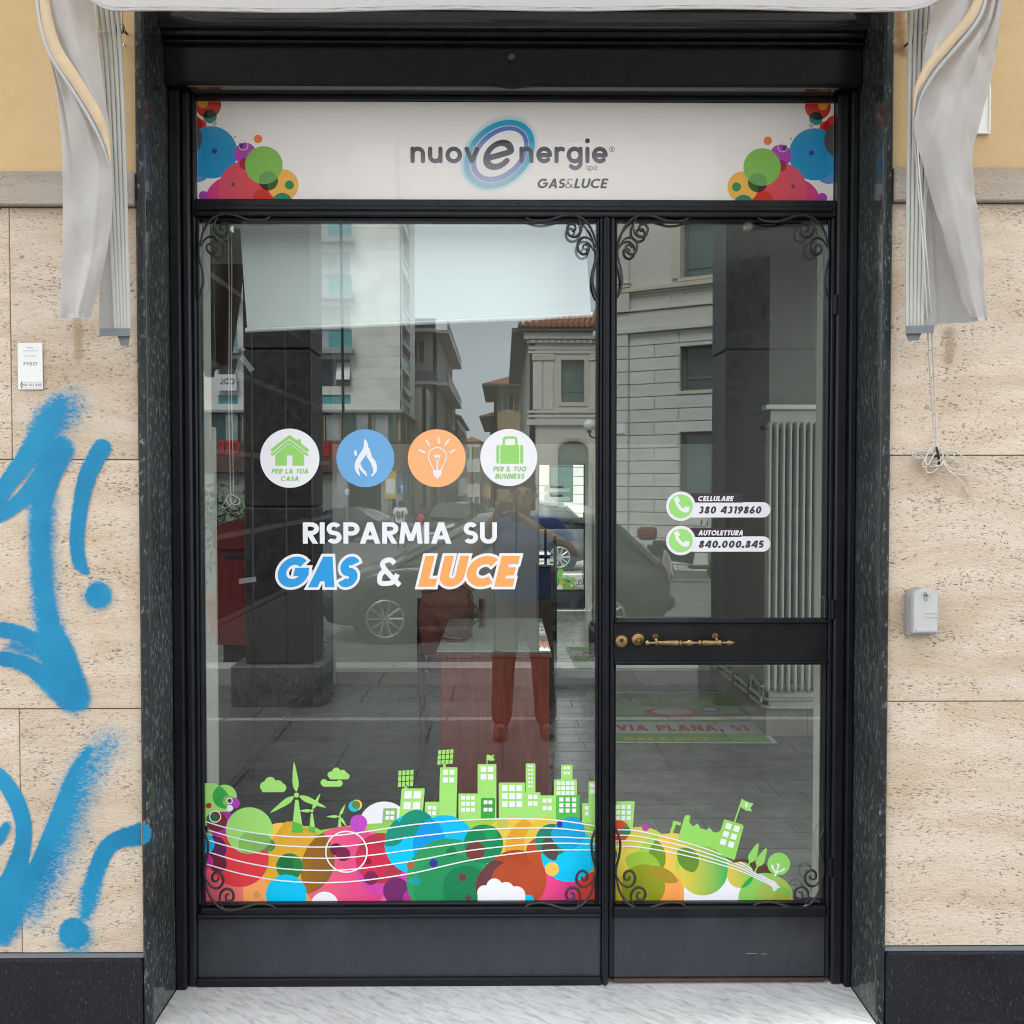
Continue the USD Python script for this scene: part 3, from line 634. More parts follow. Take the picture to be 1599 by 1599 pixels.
a = np.radians(np.linspace(-95, 95, 22)); r = .036
P = np.array([[(x, -.105 - r * math.cos(q), 2.932 + r * math.sin(q)) for q in a] for x in np.linspace(XL + .002, XR - .002, 60)])
P[..., 1:] += (meshkit.fbm(P * [5, 1, 1] + 3, 3)[..., None] - .5) * .002
obj('bar', sheet(P[:, ::-1]), 'roller_black', t, smooth=True)
obj('bar_backing', bx(XL + .002, XR - .002, -.105, .05, 2.90, 3.05), 'black_panel', t)

# ---- window and door frames
def moulding(x0, x1, z0, z1, y0, y1, c=.004): return bx(x0, x1, y0, y1, z0, z1, c)

def bead(parent, x0, x1, z0, z1, w=.010, y0=-.020, y1=-.001):
    """The glazing bead round one pane, four mitred strips."""
    for a in ((x0, x0 + w, z0, z1), (x1 - w, x1, z0, z1), (x0 + w, x1 - w, z1 - w, z1), (x0 + w, x1 - w, z0, z0 + w)):
        obj('glazing_bead', bx(*a[:2], y0, y1, *a[2:], .003), 'frame_paint', parent)

def glass(parent, x0, x1, z0, z1, y=0.0):
    v = np.array([[x0, y, z0], [x1, y, z0], [x1, y, z1], [x0, y, z1]])
    return obj('pane', trimesh.Trimesh(v, [[0, 1, 2], [0, 2, 3]], process=False), 'pane', parent)

def curl(cx, cz, r0, a0, turns, s=1, n=26, grow=.32):
    a = np.linspace(0, turns * 2 * PI, n); r = r0 * (1 - (1 - grow) * a / a[-1])
    return np.stack([cx + r * np.cos(math.radians(a0) + s * a), cz + r * np.sin(math.radians(a0) + s * a)], 1)

def ornament(parent, cx, cz, fx, fz, k=1.0):
    """A wrought iron corner: an S bar along the head, one along the side, two curls on a bow between them.
    Drawn for a top right corner, in hundredths of a metre; fx, fz mirror it."""
    C = [spline([(-23.2, 1.8), (-20.6, 0), (-16.2, -.4), (-10.6, 1.2), (-6.8, 1.3), (-3.6, -.6), (-1.5, -3.8), (-.5, -7.4)], 7),
         spline([(-.5, -7.2), (-.2, -11), (-1.2, -15.4), (-1.5, -19.4), (-.7, -22.4), (-.1, -23.8)], 7),
         spline([(-6.1, 1.2), (-5.0, -1.4), (-5.3, -3.8), (-6.8, -5.2), (-8.7, -4.8), (-9.4, -3), (-8.6, -1.4), (-7.1, -1.6), (-6.9, -3), (-7.9, -3.5)], 7),
         spline([(-.5, -8.4), (-2.2, -6), (-4.4, -5.4), (-6, -7), (-6, -9.2), (-4.6, -10.6), (-3, -9.8), (-2.8, -8), (-4.1, -7.6), (-4.6, -8.6)], 7)]
    R = [.44, .40, .42, .42]
    ms = []
    for p, r in zip(C, R):
        p = p * .01 * k; n = len(p)
        taper = np.interp(np.linspace(0, 1, n), [0, .25, .75, 1], [.55, 1, 1, .6]) * r * .01
        ms.append(tube(np.stack([cx + fx * p[:, 0], np.full(n, -.026) - .006 * np.sin(np.linspace(0, PI, n)), cz + fz * p[:, 1]], 1), taper, 8))
    return obj('scroll_ornament', ms, 'iron', parent, smooth=50)

# outer frame and fixed window
t = thing('shop_window', 'large fixed shop window pane in black iron frame, left of the door', 'shop window')
obj('jamb_post', moulding(XL + .001, XL + .034, Z0, ZS, YF - .03, .07), 'black_paint', t)
obj('jamb_post', moulding(XL + .034, GL - .012, Z0, ZS, YF - .012, .07, .006), 'frame_paint', t)
obj('jamb_post', moulding(GL - .012, GL + .0005, Z0 + .25, ZS, YF + .006, .05), 'frame_paint', t)
obj('jamb_post', moulding(GR + .014, GR + .050, Z0, ZS, YF - .012, .07, .006), 'frame_paint', t)
obj('jamb_post', moulding(GR + .050, XR - .001, Z0, ZS, YF - .03, .07), 'black_paint', t)
obj('head_bar', moulding(GL, GR + .014, 2.727, ZS - .004, YF + .004, .07), 'black_paint', t)
obj('transom', moulding(GL, GR + .014, ZP, ZT, YF - .004, .07, .004), 'frame_paint', t)
obj('transom_rib', moulding(GL, GR, ZP + .016, ZP + .032, YF - .012, YF - .003, .004), 'frame_paint', t)
for x in (-.55, -.2, .05, .37, .70, .99):
    obj('screw', lathe([(0, -.003), (.004, -.002), (.005, 0)], 'y', (x, YF - .004, ZT - .011), 10), 'dark_metal', t)
obj('mullion', moulding(MZ0 + .010, MZ1 - .016, Z0, ZP, YF - .008, .07, .004), 'frame_paint', t)
obj('mullion_cap', moulding(MZ0 + .017, MZ1 - .023, Z0, ZP, YF - .018, YF - .007, .005), 'frame_paint', t)
obj('stile', moulding(MZ0, MZ0 + .010, ZB, ZP, YF + .004, .05, .003), 'frame_paint', t)
obj('foot_rail', moulding(GL, MZ0 + .010, .203, ZB, YF - .004, .06), 'black_paint', t)
obj('kick_panel', moulding(GL - .012, MZ0 + .008, .0, .203, YF + .002, .05, .004), 'kick_paint', t)
obj('kick_rib', moulding(GL - .012, MZ0 + .008, .193, .206, YF - .010, YF + .003, .004), 'black_paint', t)
obj('drip_strip', moulding(GL - .012, MZ0 + .008, Z0, .006, YF - .012, .05, .003), 'black_paint', t)
glass(t, GL, MZ0, ZB, ZP)
bead(t, GL, MZ0, ZB, ZP)
k = 1.0
ornament(t, GL + .010, ZP - .008, -1, 1, k); ornament(t, MZ0 - .008, ZP - .008, 1, 1, k)
ornament(t, GL + .010, ZB + .008, -1, -1, k); ornament(t, MZ0 - .008, ZB + .008, 1, -1, k)

# the door leaf
d = thing('shop_door', 'black iron glazed door leaf with brass handle, right of the window', 'door')
DX0, DX1, DR0, DR1 = MZ1, GR, .991, 1.122
obj('hinge_stile', moulding(DX1, DX1 + .013, .0, ZP, YF, .05, .003), 'frame_paint', d)
obj('lock_stile', moulding(DX0 - .014, DX0, .0, ZP, YF, .05, .003), 'frame_paint', d)
obj('lock_rail', moulding(DX0 - .002, DX1, DR0, DR1, YF + .002, .05, .004), 'black_panel', d)
obj('rail_rib', moulding(DX0, DX1, DR1 - .008, DR1 + .004, YF - .007, YF + .006, .004), 'black_paint', d)
obj('rail_rib', moulding(DX0, DX1, DR0 - .004, DR0 + .008, YF - .007, YF + .006, .004), 'black_paint', d)
obj('kick_panel', moulding(DX0, DX1, -.002, .203, YF + .002, .05, .004), 'kick_paint', d)
obj('kick_rib', moulding(DX0, DX1, .193, ZB, YF - .010, .04, .004), 'black_paint', d)
obj('drip_strip', moulding(DX0, DX1, -.013, -.003, YF - .004, .05, .003), 'rust_strip', d)
for a, b, c_, e in ((1165, 1182, 1489.2, 1488.5), (1188, 1197, 1490.2, 1489.5)): q0, q1 = W(a, c_, YF), W(b, e, YF); obj('scratch', bx(q0[0], q1[0], YF + .0005, YF + .003, q0[2], q1[2]), 'scratch', d)
glass(d, DX0, DX1, DR1, ZP); glass(d, DX0, DX1, ZB, DR0)
bead(d, DX0, DX1, DR1, ZP, .008); bead(d, DX0, DX1, ZB, DR0, .008)
ornament(d, DX0 + .006, ZP - .008, -1, 1, k); ornament(d, DX1 - .006, ZP - .008, 1, 1, k)
ornament(d, DX0 + .006, ZB + .008, -1, -1, k); ornament(d, DX1 - .006, ZB + .008, 1, -1, k)
for z in (.35, 1.16, 2.1):
    obj('hinge', lathe([(.0, -.03), (.008, -.03), (.008, .03), (.0, .03)], 'z', (DX1 + .012, YF - .006, z), 12), 'black_paint', d)
# brass lock, rosette and bar handle
def P0(px, py, y=YF): return W(px, py, y)
c = P0(970, 1001)
obj('lock_cylinder', lathe([(0, -.014), (.014, -.014), (.019, -.010), (.0215, -.004), (.0215, .004)], 'y', c, 28), 'brass', d, smooth=40)
obj('keyhole', [lathe([(0, -.0155), (.006, -.0155), (.006, -.013)], 'y', c + [0, 0, .004], 14), bx(c[0] - .0012, c[0] + .0012, c[1] - .0165, c[1] - .0150, c[2] - .001, c[2] + .009)], 'dark_metal', d)
c = P0(996, 998)
obj('rosette', lathe([(0, -.026), (.004, -.026), (.0065, -.022), (.007, -.018), (.010, -.016), (.012, -.013), (.0135, -.012), (.0165, -.011), (.0205, -.007), (.0215, .003)], 'y', c, 30), 'brass', d, smooth=40)
h0, h1 = P0(1007, 1004, YF - .04), P0(1148, 1002, YF - .04)
L = h1[0] - h0[0]
prof = [(0, 0), (.004, .001), (.0075, .006), (.0075, .010), (.004, .015), (.0035, .025), (.0045, .030), (.0085, .033), (.0085, .037), (.005, .040), (.0065, .043), (.0058, .050), (.0085, .095), (.0072, .098), (.005, .100), (.0090, .104), (.0090, .107), (.0042, .111),
        (.0046, .122), (.0088, .131), (.0088, .135), (.0046, .144), (.0042, .155), (.0085, .159), (.0085, .163), (.005, .167), (.0085, .171), (.0062, .212), (.0085, .220), (.0085, .224), (.004, .228), (.0035, .240), (.007, .247), (.0078, .252), (.006, .258), (.003, .264), (0, .266)]
prof = [(r, h * L / .266) for r, h in prof]
obj('handle', lathe(prof, 'x', h0, 16), 'brass', d, smooth=35)
for q in (.13, .80):
    px = h0 + (h1 - h0) * q
    obj('handle_post', tube([[px[0] + .002, YF - .001, px[2] + .012], [px[0] + .001, YF - .022, px[2] + .012], [px[0], YF - .04, px[2] + .003]], .0052, 10), 'brass', d, smooth=True)
    obj('post_rosette', lathe([(0, -.006), (.008, -.006), (.0105, -.002), (.0105, .002)], 'y', (px[0] + .002, YF, px[2] + .012), 18), 'brass', d)
# the stop on the inner edge, seen through the big pane, and the closer at the head
c = W(928, 1000, .05)
obj('latch_keep', bx(c[0] - .018, c[0] + .006, .03, .075, c[2] - .052, c[2] + .060, .008), 'black_gloss', d)
c = W(1215, 349, .03)
obj('closer', bx(c[0] - .08, c[0] + .07, .012, .06, c[2] - .015, c[2] + .012, .005), 'black_gloss', d)
obj('closer_arm', bx(c[0] - .105, c[0] - .085, .012, .05, c[2] - .02, c[2] + .016, .003), 'rail', d)
c = W(1287, 948, -.01)
obj('rail_latch', bx(c[0] - .006, c[0] + .006, -.03, 0, c[2] - .035, c[2] + .033, .003), 'black_gloss', d)

# ================================================================ prints on the glass
def overlay(base, layers, clip=None):
    """Transparent inks: base is a list of [polygon, colour function]; each layer (shape, colour, mode) covers, or multiplies with, what lies below it."""
    out = list(base)
    for shp, colf, mode in layers:
        if clip is not None: shp = shp.intersection(clip)
        if shp.is_empty: continue
        nxt = []
        for g, f in out:
            if not g.intersects(shp): nxt.append((g, f)); continue
            i, dff = g.intersection(shp), g.difference(shp)
            if not dff.is_empty: nxt.append((dff, f))
            if mode == 'mul' and not i.is_empty: nxt.append((i, (lambda f, colf: (lambda P: f(P) * colf(P)))(f, colf)))
        if mode == 'over': nxt.append((shp, colf))
        elif mode == 'mul' :
            rest = shp
            for g, f in out: rest = rest.difference(g)
            if not rest.is_empty: nxt.append((rest, colf))
        out = [(g, f) for g, f in nxt if g.area > 1e-8]
    return out

def cst(c):
    c = np.array(c, float); return lambda P: np.tile(c, (len(P), 1))

def grad(c0, c1, p0, p1):
    """A linear gradient between two points of the sheet."""
    c0, c1, p0, p1 = (np.array(q, float) for q in (c0, c1, p0, p1)); d = p1 - p0
    def f(P):
        s = np.clip(((P - p0) @ d) / (d @ d), 0, 1)[:, None]; return c0 * (1 - s) + c1 * s
    return f

def srgb(r, g, b):
    c = np.array([r, g, b]) / 255.0
    return np.where(c < .04045, c / 12.92, ((c + .055) / 1.055) ** 2.4) * .93

def paint_sheet(regions, y, cell=.02):
    """Joins coloured regions into one sheet; gradients are cut into small cells."""
    vs, fs, cs, n = [], [], [], 0
    for g, f in regions:
        parts = [q for q in getattr(g, 'geoms', [g]) if q.geom_type == 'Polygon' and q.area > 1e-9]
        for q in parts:
            probe = np.array(q.exterior.coords)
            cc = f(probe)
            pieces = [q]
            if np.ptp(cc, axis=0).max() > .02:
                x0, z0, x1, z1 = q.bounds; pieces = []
                for a in np.arange(x0, x1, cell):
                    for b in np.arange(z0, z1, cell):
                        i = q.intersection(sbox(a, b, min(a + cell, x1), min(b + cell, z1)))
                        pieces += [w for w in getattr(i, 'geoms', [i]) if w.geom_type == 'Polygon' and w.area > 1e-10]
            for w in pieces:
                m = flat(w, y)
                if m is None: continue
                vs.append(m.vertices); fs.append(m.faces + n); n += len(m.vertices)
                cs.append(f(m.vertices[:, [0, 2]]))
    V_, F_, C_ = np.vstack(vs), np.vstack(fs), np.vstack(cs)
    used, inv = np.unique(F_, return_inverse=True)
    return trimesh.Trimesh(V_[used], inv.reshape(-1, 3), process=False), C_[used]

YS = -.0015
PXM = 500.0
def pc(px, py, r, y=YS):
    """A circle of the print: centre and radius measured in the photograph."""
    a = XZ(px, py, y); return disc(a[0], a[1], r / PXM)

GRN = srgb(160, 220, 115); GRN2 = srgb(130, 190, 75); CYAN = srgb(0, 195, 240); BLU = srgb(20, 150, 205); RED = srgb(225, 55, 65); ORG = srgb(252, 160, 80); YEL = srgb(250, 195, 85)
MAG = srgb(225, 70, 145); PUR = srgb(180, 65, 180); DGR = srgb(15, 135, 85); WHT = srgb(238, 238, 244); BRN = srgb(95, 60, 65); INK = srgb(66, 60, 70)

# ---- the sign over the window
def px_line(pts, w, y=YS): return LineString([XZ(a, b, y) for a, b in pts]).buffer(w / PXM / 2, cap_style=2)

YSG = -.004
sg = thing('shop_sign', 'wide white sign with coloured circles reading nuovenergie above the window', 'sign')
obj('board', bx(GL + .001, GR + .012, YSG, .012, ZT + .001, 2.726), 'white_plastic', sg)
clip = sbox(GL + .002, ZT + .002, GR + .011, 2.725)
pk = lambda px, py, r: pc(px, py, r, YSG)
def corner(flip):
    f = (lambda x: x) if not flip else (lambda x: 1602 - x)
    dy = 0 if not flip else 3
    L = [(pk(f(325), 164 + dy, 20), cst(srgb(215, 45, 35)), 'over'), (pk(f(317), 161 + dy, 8), cst(srgb(235, 165, 45)), 'over'), (pk(f(328), 182 + dy, 10.5), cst(srgb(20, 160, 150)), 'mul'),
         (pk(f(292), 202 + dy, 26), cst(srgb(210, 40, 35)), 'over'), (pk(f(313), 196 + dy, 9.5), cst(srgb(225, 70, 45)), 'mul'),
         (pk(f(308), 262 + dy, 22), cst(srgb(90, 150, 210)), 'over'), (pk(f(330), 238 + dy, 40), cst(BLU), 'over'), (pk(f(286), 216 + dy, 29), cst(srgb(75, 75, 80)), 'over'), (pk(f(335), 236 + dy, 4), cst(srgb(35, 55, 165)), 'over'),
         (pk(f(383), 240 + dy, 17), cst(PUR), 'over'),
         (pk(f(362), 318 + dy, 42), cst(srgb(225, 60, 135)), 'over'), (pk(f(388), 298 + dy, 47), grad(srgb(225, 85, 110), srgb(235, 70, 60), XZ(f(345), 300, YSG), XZ(f(430), 300, YSG)), 'over'),
         (pk(f(383), 256 + dy, 9), cst(srgb(190, 110, 150)), 'mul'), (pk(f(364), 288 + dy, 3), cst(srgb(110, 70, 75)), 'over'),
         (pk(f(412), 312 + dy, 17), cst(srgb(245, 170, 95)), 'mul'), (pk(f(442), 289 + dy, 24), cst(srgb(245, 185, 80)), 'over'), (pk(f(452), 289 + dy, 7), cst(srgb(40, 140, 80)), 'over'),
         (pk(f(419), 282 + dy, 15), cst(srgb(60, 130, 110)), 'mul'), (pk(f(412), 258 + dy, 29), cst(srgb(135, 195, 85)), 'over'), (pk(f(419), 282 + dy, 14.5).intersection(pk(f(412), 258 + dy, 29)), cst(srgb(112, 165, 95)), 'over'),
         (pk(f(441), 317 + dy, 15.5), cst(srgb(25, 135, 105)), 'over'), (pk(f(318), 306 + dy, 7.5), cst(PUR), 'over'), (pk(f(403), 217 + dy, 6.5), cst(srgb(240, 130, 65)), 'over'), (pk(f(335), 193 + dy, 4), cst(srgb(195, 195, 185)), 'over'),
         (pk(f(367), 214 + dy, 2), cst(srgb(190, 190, 190)), 'over'), (pk(f(376), 228 + dy, 4.2), cst(srgb(80, 35, 110)), 'over'), (pk(f(380), 227 + dy, 7.6).difference(pk(f(380), 227 + dy, 6.6)), cst(srgb(225, 225, 228)), 'over')]
    return L
reg = overlay([(clip, cst(srgb(246, 242, 238)))], corner(False) + corner(True), clip)
# the emblem: three slanting rings round the big e, fading outwards
ec = XZ(780, 241, YSG)
def oval(a, b, dx=0, dz=0):
    return affinity.translate(affinity.rotate(affinity.scale(Point(0, 0).buffer(1, quad_segs=20), a / PXM, b / PXM), 42), ec[0] + dx / PXM, ec[1] + dz / PXM)
base = srgb(246, 242, 238)
def vfade(c):
    return grad(c, base * .45 + c * .55, (ec[0], ec[1] + .06), (ec[0] - .03, ec[1] - .10))
em = []
for i in range(9):
    s = i / 8
    cc = base * (1 - s * .62) + srgb(90, 200, 225) * (s * .62)
    em.append((oval(70 - 10 * s, 53 - 9 * s, -2 * s, 1), cst(cc), 'over'))
em += [(oval(61, 45), vfade(srgb(15, 165, 200)), 'over'), (oval(52, 37), vfade(srgb(190, 205, 230)), 'over'), (oval(50.5, 35.5, .5), vfade(srgb(85, 120, 190)), 'over'), (oval(43, 28, 1, 1), cst(srgb(246, 243, 240)), 'over')]
reg = overlay(reg, em, clip)
inkf = grad(srgb(125, 125, 135), srgb(58, 55, 62), (0, XZ(0, 263, YSG)[1]), (0, XZ(0, 232, YSG)[1]))
shp, w, _ = text('nuov', .175, .1, 1)
ww = fit(shp, w, 641, 748, 255, 217, YSG)
shp, w, _ = text('nergie', .175, .1, 1)
w2 = fit(shp, w, 811, 949, 255, 217, YSG)
shp, w, _ = text('e', .125, .1, 1); eb = affinity.affine_transform(shp, [1, .0, 0, 1, 0, 0])
eb = affinity.affine_transform(affinity.rotate(affinity.scale(eb, 1.22, 1.0), 14, origin='center'), [1, .3, 0, 1, 0, 0])
bnd = eb.bounds; a, b = XZ(755, 265, YSG), XZ(802, 219, YSG)
eb = affinity.affine_transform(eb, [(b[0] - a[0]) / (bnd[2] - bnd[0]), 0, 0, (b[1] - a[1]) / (bnd[3] - bnd[1]), a[0] - bnd[0] * (b[0] - a[0]) / (bnd[2] - bnd[0]), a[1] - bnd[1] * (b[1] - a[1]) / (bnd[3] - bnd[1])]).buffer(.0012)
shp, w, _ = text('spa', .09, .12, 1); sp = fit(shp, w, 915, 932, 266, 256, YSG)
shp, w, _ = text('GAS', .2, .07, 2, .2); l1 = fit(shp, w, 838, 881, 294, 279, YSG)
shp, w, _ = text('&', .08, .1, 2, .12); l2 = fit(shp, w, 882, 895, 294, 279, YSG)
shp, w, _ = text('LUCE', .2, .07, 2, .2); l3 = fit(shp, w, 896, 947, 294, 279, YSG)
shp, w, _ = text('R', .12, .1, 2); rr = fit(shp, w, 954.2, 957.2, 236, 231, YSG).union(pk(955.5, 233.5, 4.2).difference(pk(955.5, 233.5, 3.5)))
inks = [(q, inkf, 'over') for q in (ww, w2, eb)] + [(sp, cst(srgb(110, 108, 112)), 'over')] + [(q, cst(srgb(92, 88, 92)), 'over') for q in (l1, l2, l3, rr)]
lets = overlay([], inks)
# letters are their own part, lying just in front of the printed sheet
m, c = paint_sheet(reg, YSG - .0006); obj('printed_circles', m, 'sign_print', sg, colors=c)
m, c = paint_sheet(lets, YSG - .0012, .006); obj('lettering', m, 'sign_print', sg, colors=c)

# ---- round icons and slogan
def sheet_part(name, shape, col, parent, y, matn='vinyl_print', label=None):
    m, c = paint_sheet([(shape, cst(col))], y); return obj(name, m, matn, parent, colors=c, label=label)

def word(s, px0, px1, pyb, pyt, w=.16, gap=.09, cap=2, slant=0.0, y=YS):
    shp, wd, parts = text(s, w, gap, cap, slant)
    b = shp.bounds
    a0, a1 = XZ(px0, pyb, y), XZ(px1, pyt, y)
    sx, sz = (a1[0] - a0[0]) / (b[2] - b[0]), a1[1] - a0[1]
    T = [sx, 0, 0, sz, a0[0] - b[0] * sx, a0[1]]
    return [affinity.affine_transform(p, T) for p in parts]

ICW = srgb(236, 236, 240); ICG = srgb(150, 212, 110); ICB = srgb(110, 170, 220); ICO = srgb(255, 180, 125)
t = thing('window_sticker', 'round white sticker of a green house reading PER LA TUA CASA', 'sticker', 'round icon stickers on the shop window')
sheet_part('disc', pc(452.5, 715.5, 46), ICW, t, YS)
P = lambda pts: pxpoly(pts, YS)
house = unary_union([P([(452, 692), (475, 710), (475, 727), (457, 727), (457, 711), (448, 711), (448, 727), (430, 727), (430, 710)])])
roof = unary_union([px_line([(424, 711), (452, 689), (481, 711)], 3.4), px_line([(423.5, 704), (452, 682), (481.5, 704)], 5), P([(464, 686), (470, 686), (470, 696), (464, 692)])])
sheet_part('house_icon', house.difference(roof.buffer(.002)).union(roof), ICG, t, YS - .0006)
for g in word('PER LA TUA', 424, 481, 739.5, 732, .2, .14, 2, .2) + word('CASA', 439, 466, 751, 743.5, .2, .14, 2, .2): sheet_part('letter', g, ICG * .85, t, YS - .0006)

t = thing('window_sticker', 'round blue sticker with a white flame on the window', 'sticker', 'round icon stickers on the shop window')
sheet_part('disc', pc(570.5, 715.5, 45), ICB, t, YS)
fl = lambda pts: Polygon(spline([XZ(a, b, YS) for a, b in pts], 6, True))
flame = unary_union([fl([(569.5, 686), (574.5, 695), (572.5, 708), (563, 722), (560, 733), (562, 743), (555.5, 735), (554.5, 724), (560, 712), (567.5, 700)]),
                     fl([(575, 700), (574, 712), (579, 720), (583, 730), (584, 738), (580, 743), (587, 735), (586, 723), (580, 714), (578.5, 710)]).buffer(.002),
                     fl([(560.5, 722), (562, 732), (568, 739), (573, 743.5), (571, 737), (565, 730), (562.5, 724)]), fl([(554.5, 703), (557, 706), (556, 712), (553.3, 708)])])
sheet_part('flame_icon', flame.buffer(.0006), ICW, t, YS - .0006)

t = thing('window_sticker', 'round orange sticker with a white light bulb on the window', 'sticker', 'round icon stickers on the shop window')
sheet_part('disc', pc(682, 715.5, 45), ICO, t, YS)
bulb = Polygon(spline([XZ(a, b, YS) for a, b in [(683, 698), (694, 703), (698, 713), (694, 724), (688, 735), (678, 735), (672, 724), (668, 713), (672, 703)]], 8, True))
rays = unary_union([px_line([(a, b), (c_, d_)], 2.6) for a, b, c_, d_ in [(685, 682, 685, 693), (665, 687, 671, 696), (654, 702, 664, 707), (701, 686, 695, 695), (711, 702, 702, 707)]])
fil = unary_union([px_line([(682.5, 735), (682.5, 722), (678, 711), (687, 711), (683.5, 722), (683.5, 735)], 1.3), px_line([(678, 713), (687, 713)], 2)])
capb = pxpoly([(676, 735), (690, 735), (688.5, 743), (686, 744), (685, 747), (681, 747), (680, 744), (677.5, 743)], YS)
sheet_part('bulb_icon', unary_union([bulb.difference(bulb.buffer(-.0032)), rays, fil, capb]), ICW, t, YS - .0006)

t = thing('window_sticker', 'round white sticker of a green suitcase reading PER IL TUO BUSINESS', 'sticker', 'round icon stickers on the shop window')
sheet_part('disc', pc(794.5, 714.5, 44.5), ICW, t, YS)
a, b = XZ(775, 724, YS), XZ(817, 695, YS)
case = sbox(a[0], a[1], b[0], b[1]).buffer(-.006).buffer(.006)
for q in (780.5, 811.5): case = case.difference(px_line([(q, 690), (q, 730)], 1.8))
hd = pxpoly([(785, 696), (785, 685), (788, 681.5), (805, 681.5), (808, 685), (808, 696)], YS); hi = pxpoly([(788.5, 696), (788.5, 686.5), (790, 685), (803, 685), (804.5, 686.5), (804.5, 696)], YS)
sheet_part('suitcase_icon', unary_union([case, hd.difference(hi)]), ICG, t, YS - .0006)
for g in word('PER IL TUO', 770, 822, 736, 728.5, .2, .14, 2, .2) + word('BUSINESS', 773, 819, 747.5, 739.5, .2, .12, 2, .2): sheet_part('letter', g, ICG * .85, t, YS - .0006)

t = thing('window_lettering', 'white vinyl words RISPARMIA SU on the shop window', 'lettering')
for g in word('RISPARMIA', 473, 705, 849, 815.5, .2, .07) + word('SU', 724, 776, 849, 815.5, .2, .085): sheet_part('letter', g, ICW, t, YS)
def outlined(s, px0, px1, pyb, pyt, col, nm, label):
    t = thing('window_lettering', label, 'lettering')
    gs = word(s, px0, px1, pyb, pyt, .265, .05, 2, .22)
    un = unary_union(gs)
    sheet_part('outline', un.buffer(.0085, join_style=2, mitre_limit=2.2), ICW, t, YS)
    for g in gs: sheet_part('letter', g, col, t, YS - .0006)
outlined('GAS', 434, 561, 917, 869, srgb(45, 155, 220), 'gas', 'slanting blue word GAS outlined in white on the window')
outlined('LUCE', 653, 812, 916, 868, srgb(255, 168, 95), 'luce', 'slanting orange word LUCE outlined in white on the window')
t = thing('window_lettering', 'white ampersand between the words GAS and LUCE', 'lettering')
for g in word('&', 589, 627, 915, 871, .175): sheet_part('letter', g, ICW, t, YS)

# ---- phone numbers on the door
def phone(py, top, number, x1, label):
    t = thing('door_sticker', label, 'sticker')
    a, b = XZ(1070, py + 8 + 11, YS), XZ(1203, py + 8 - 13, YS)
    r = (b[1] - a[1]) / 2
    bar = sbox(a[0], a[1], b[0] - r, b[1]).union(Point(b[0] - r, a[1] + r).buffer(r, quad_segs=10))
    sheet_part('number_bar', bar, ICW, t, YS)
    c0, c1 = XZ(1080, py - 6, YS), XZ(x1, py - 16.5, YS)
    sheet_part('caption_bar', sbox(c0[0], c0[1], c1[0] - .01, c1[1]).buffer(.004), srgb(62, 50, 58), t, YS)
    sheet_part('ring', pc(1063, py + 1.5, 23), ICW, t, YS - .0006)
    sheet_part('disc', pc(1063, py + 1.5, 18.5), srgb(158, 222, 125), t, YS - .0012)
    hs = LineString(spline([XZ(q, w_ + py - 789, YS) for q, w_ in [(1056, 781), (1058, 788), (1064, 795), (1072, 798)]], 8)).buffer(.0052, cap_style=1)
    dy = py - 789
    hs = hs.union(pxpoly([(1053, 779 + dy), (1058, 776 + dy), (1061, 782 + dy), (1056, 786 + dy)], YS).buffer(.002)).union(pxpoly([(1070, 792 + dy), (1076, 793 + dy), (1074, 799 + dy), (1067, 799 + dy)], YS).buffer(.002))
    sheet_part('handset_icon', hs, ICW, t, YS - .0018)
    for g in word(top, 1090, 1146 if top[0] == 'C' else 1160, py - 6.5, py - 14.5, .24, .08, 2, .2): sheet_part('letter', g, ICW, t, YS - .0006)
    for g in word(number, 1091, 1189 if top[0] == 'C' else 1193, py + 13, py + 1.5, .235, .12, 2, .18): sheet_part('digit', g, INK, t, YS - .0006)
phone(789, 'CELLULARE', '380 4319860', 1164, 'white and green phone sticker reading CELLULARE on the door')
phone(842.5, 'AUTOLETTURA', '840.000.845', 1162, 'white and green phone sticker reading AUTOLETTURA on the door')
# ================================================================ the coloured landscape along the foot of the glass
def R4(c0, c1, px0, px1, py=1350):
    return grad(c0, c1, XZ(px0, py, YS), XZ(px1, py, YS))

def ring(px, py, r, w): return pc(px, py, r).difference(pc(px, py, r - w))
def qspline(pts): return spline(pts, 10)
def stripes(curves, w, clip):
    return unary_union([LineString([XZ(a, b, YS) for a, b in qspline(c)]).buffer(w / PXM / 2) for c in curves]).intersection(clip)

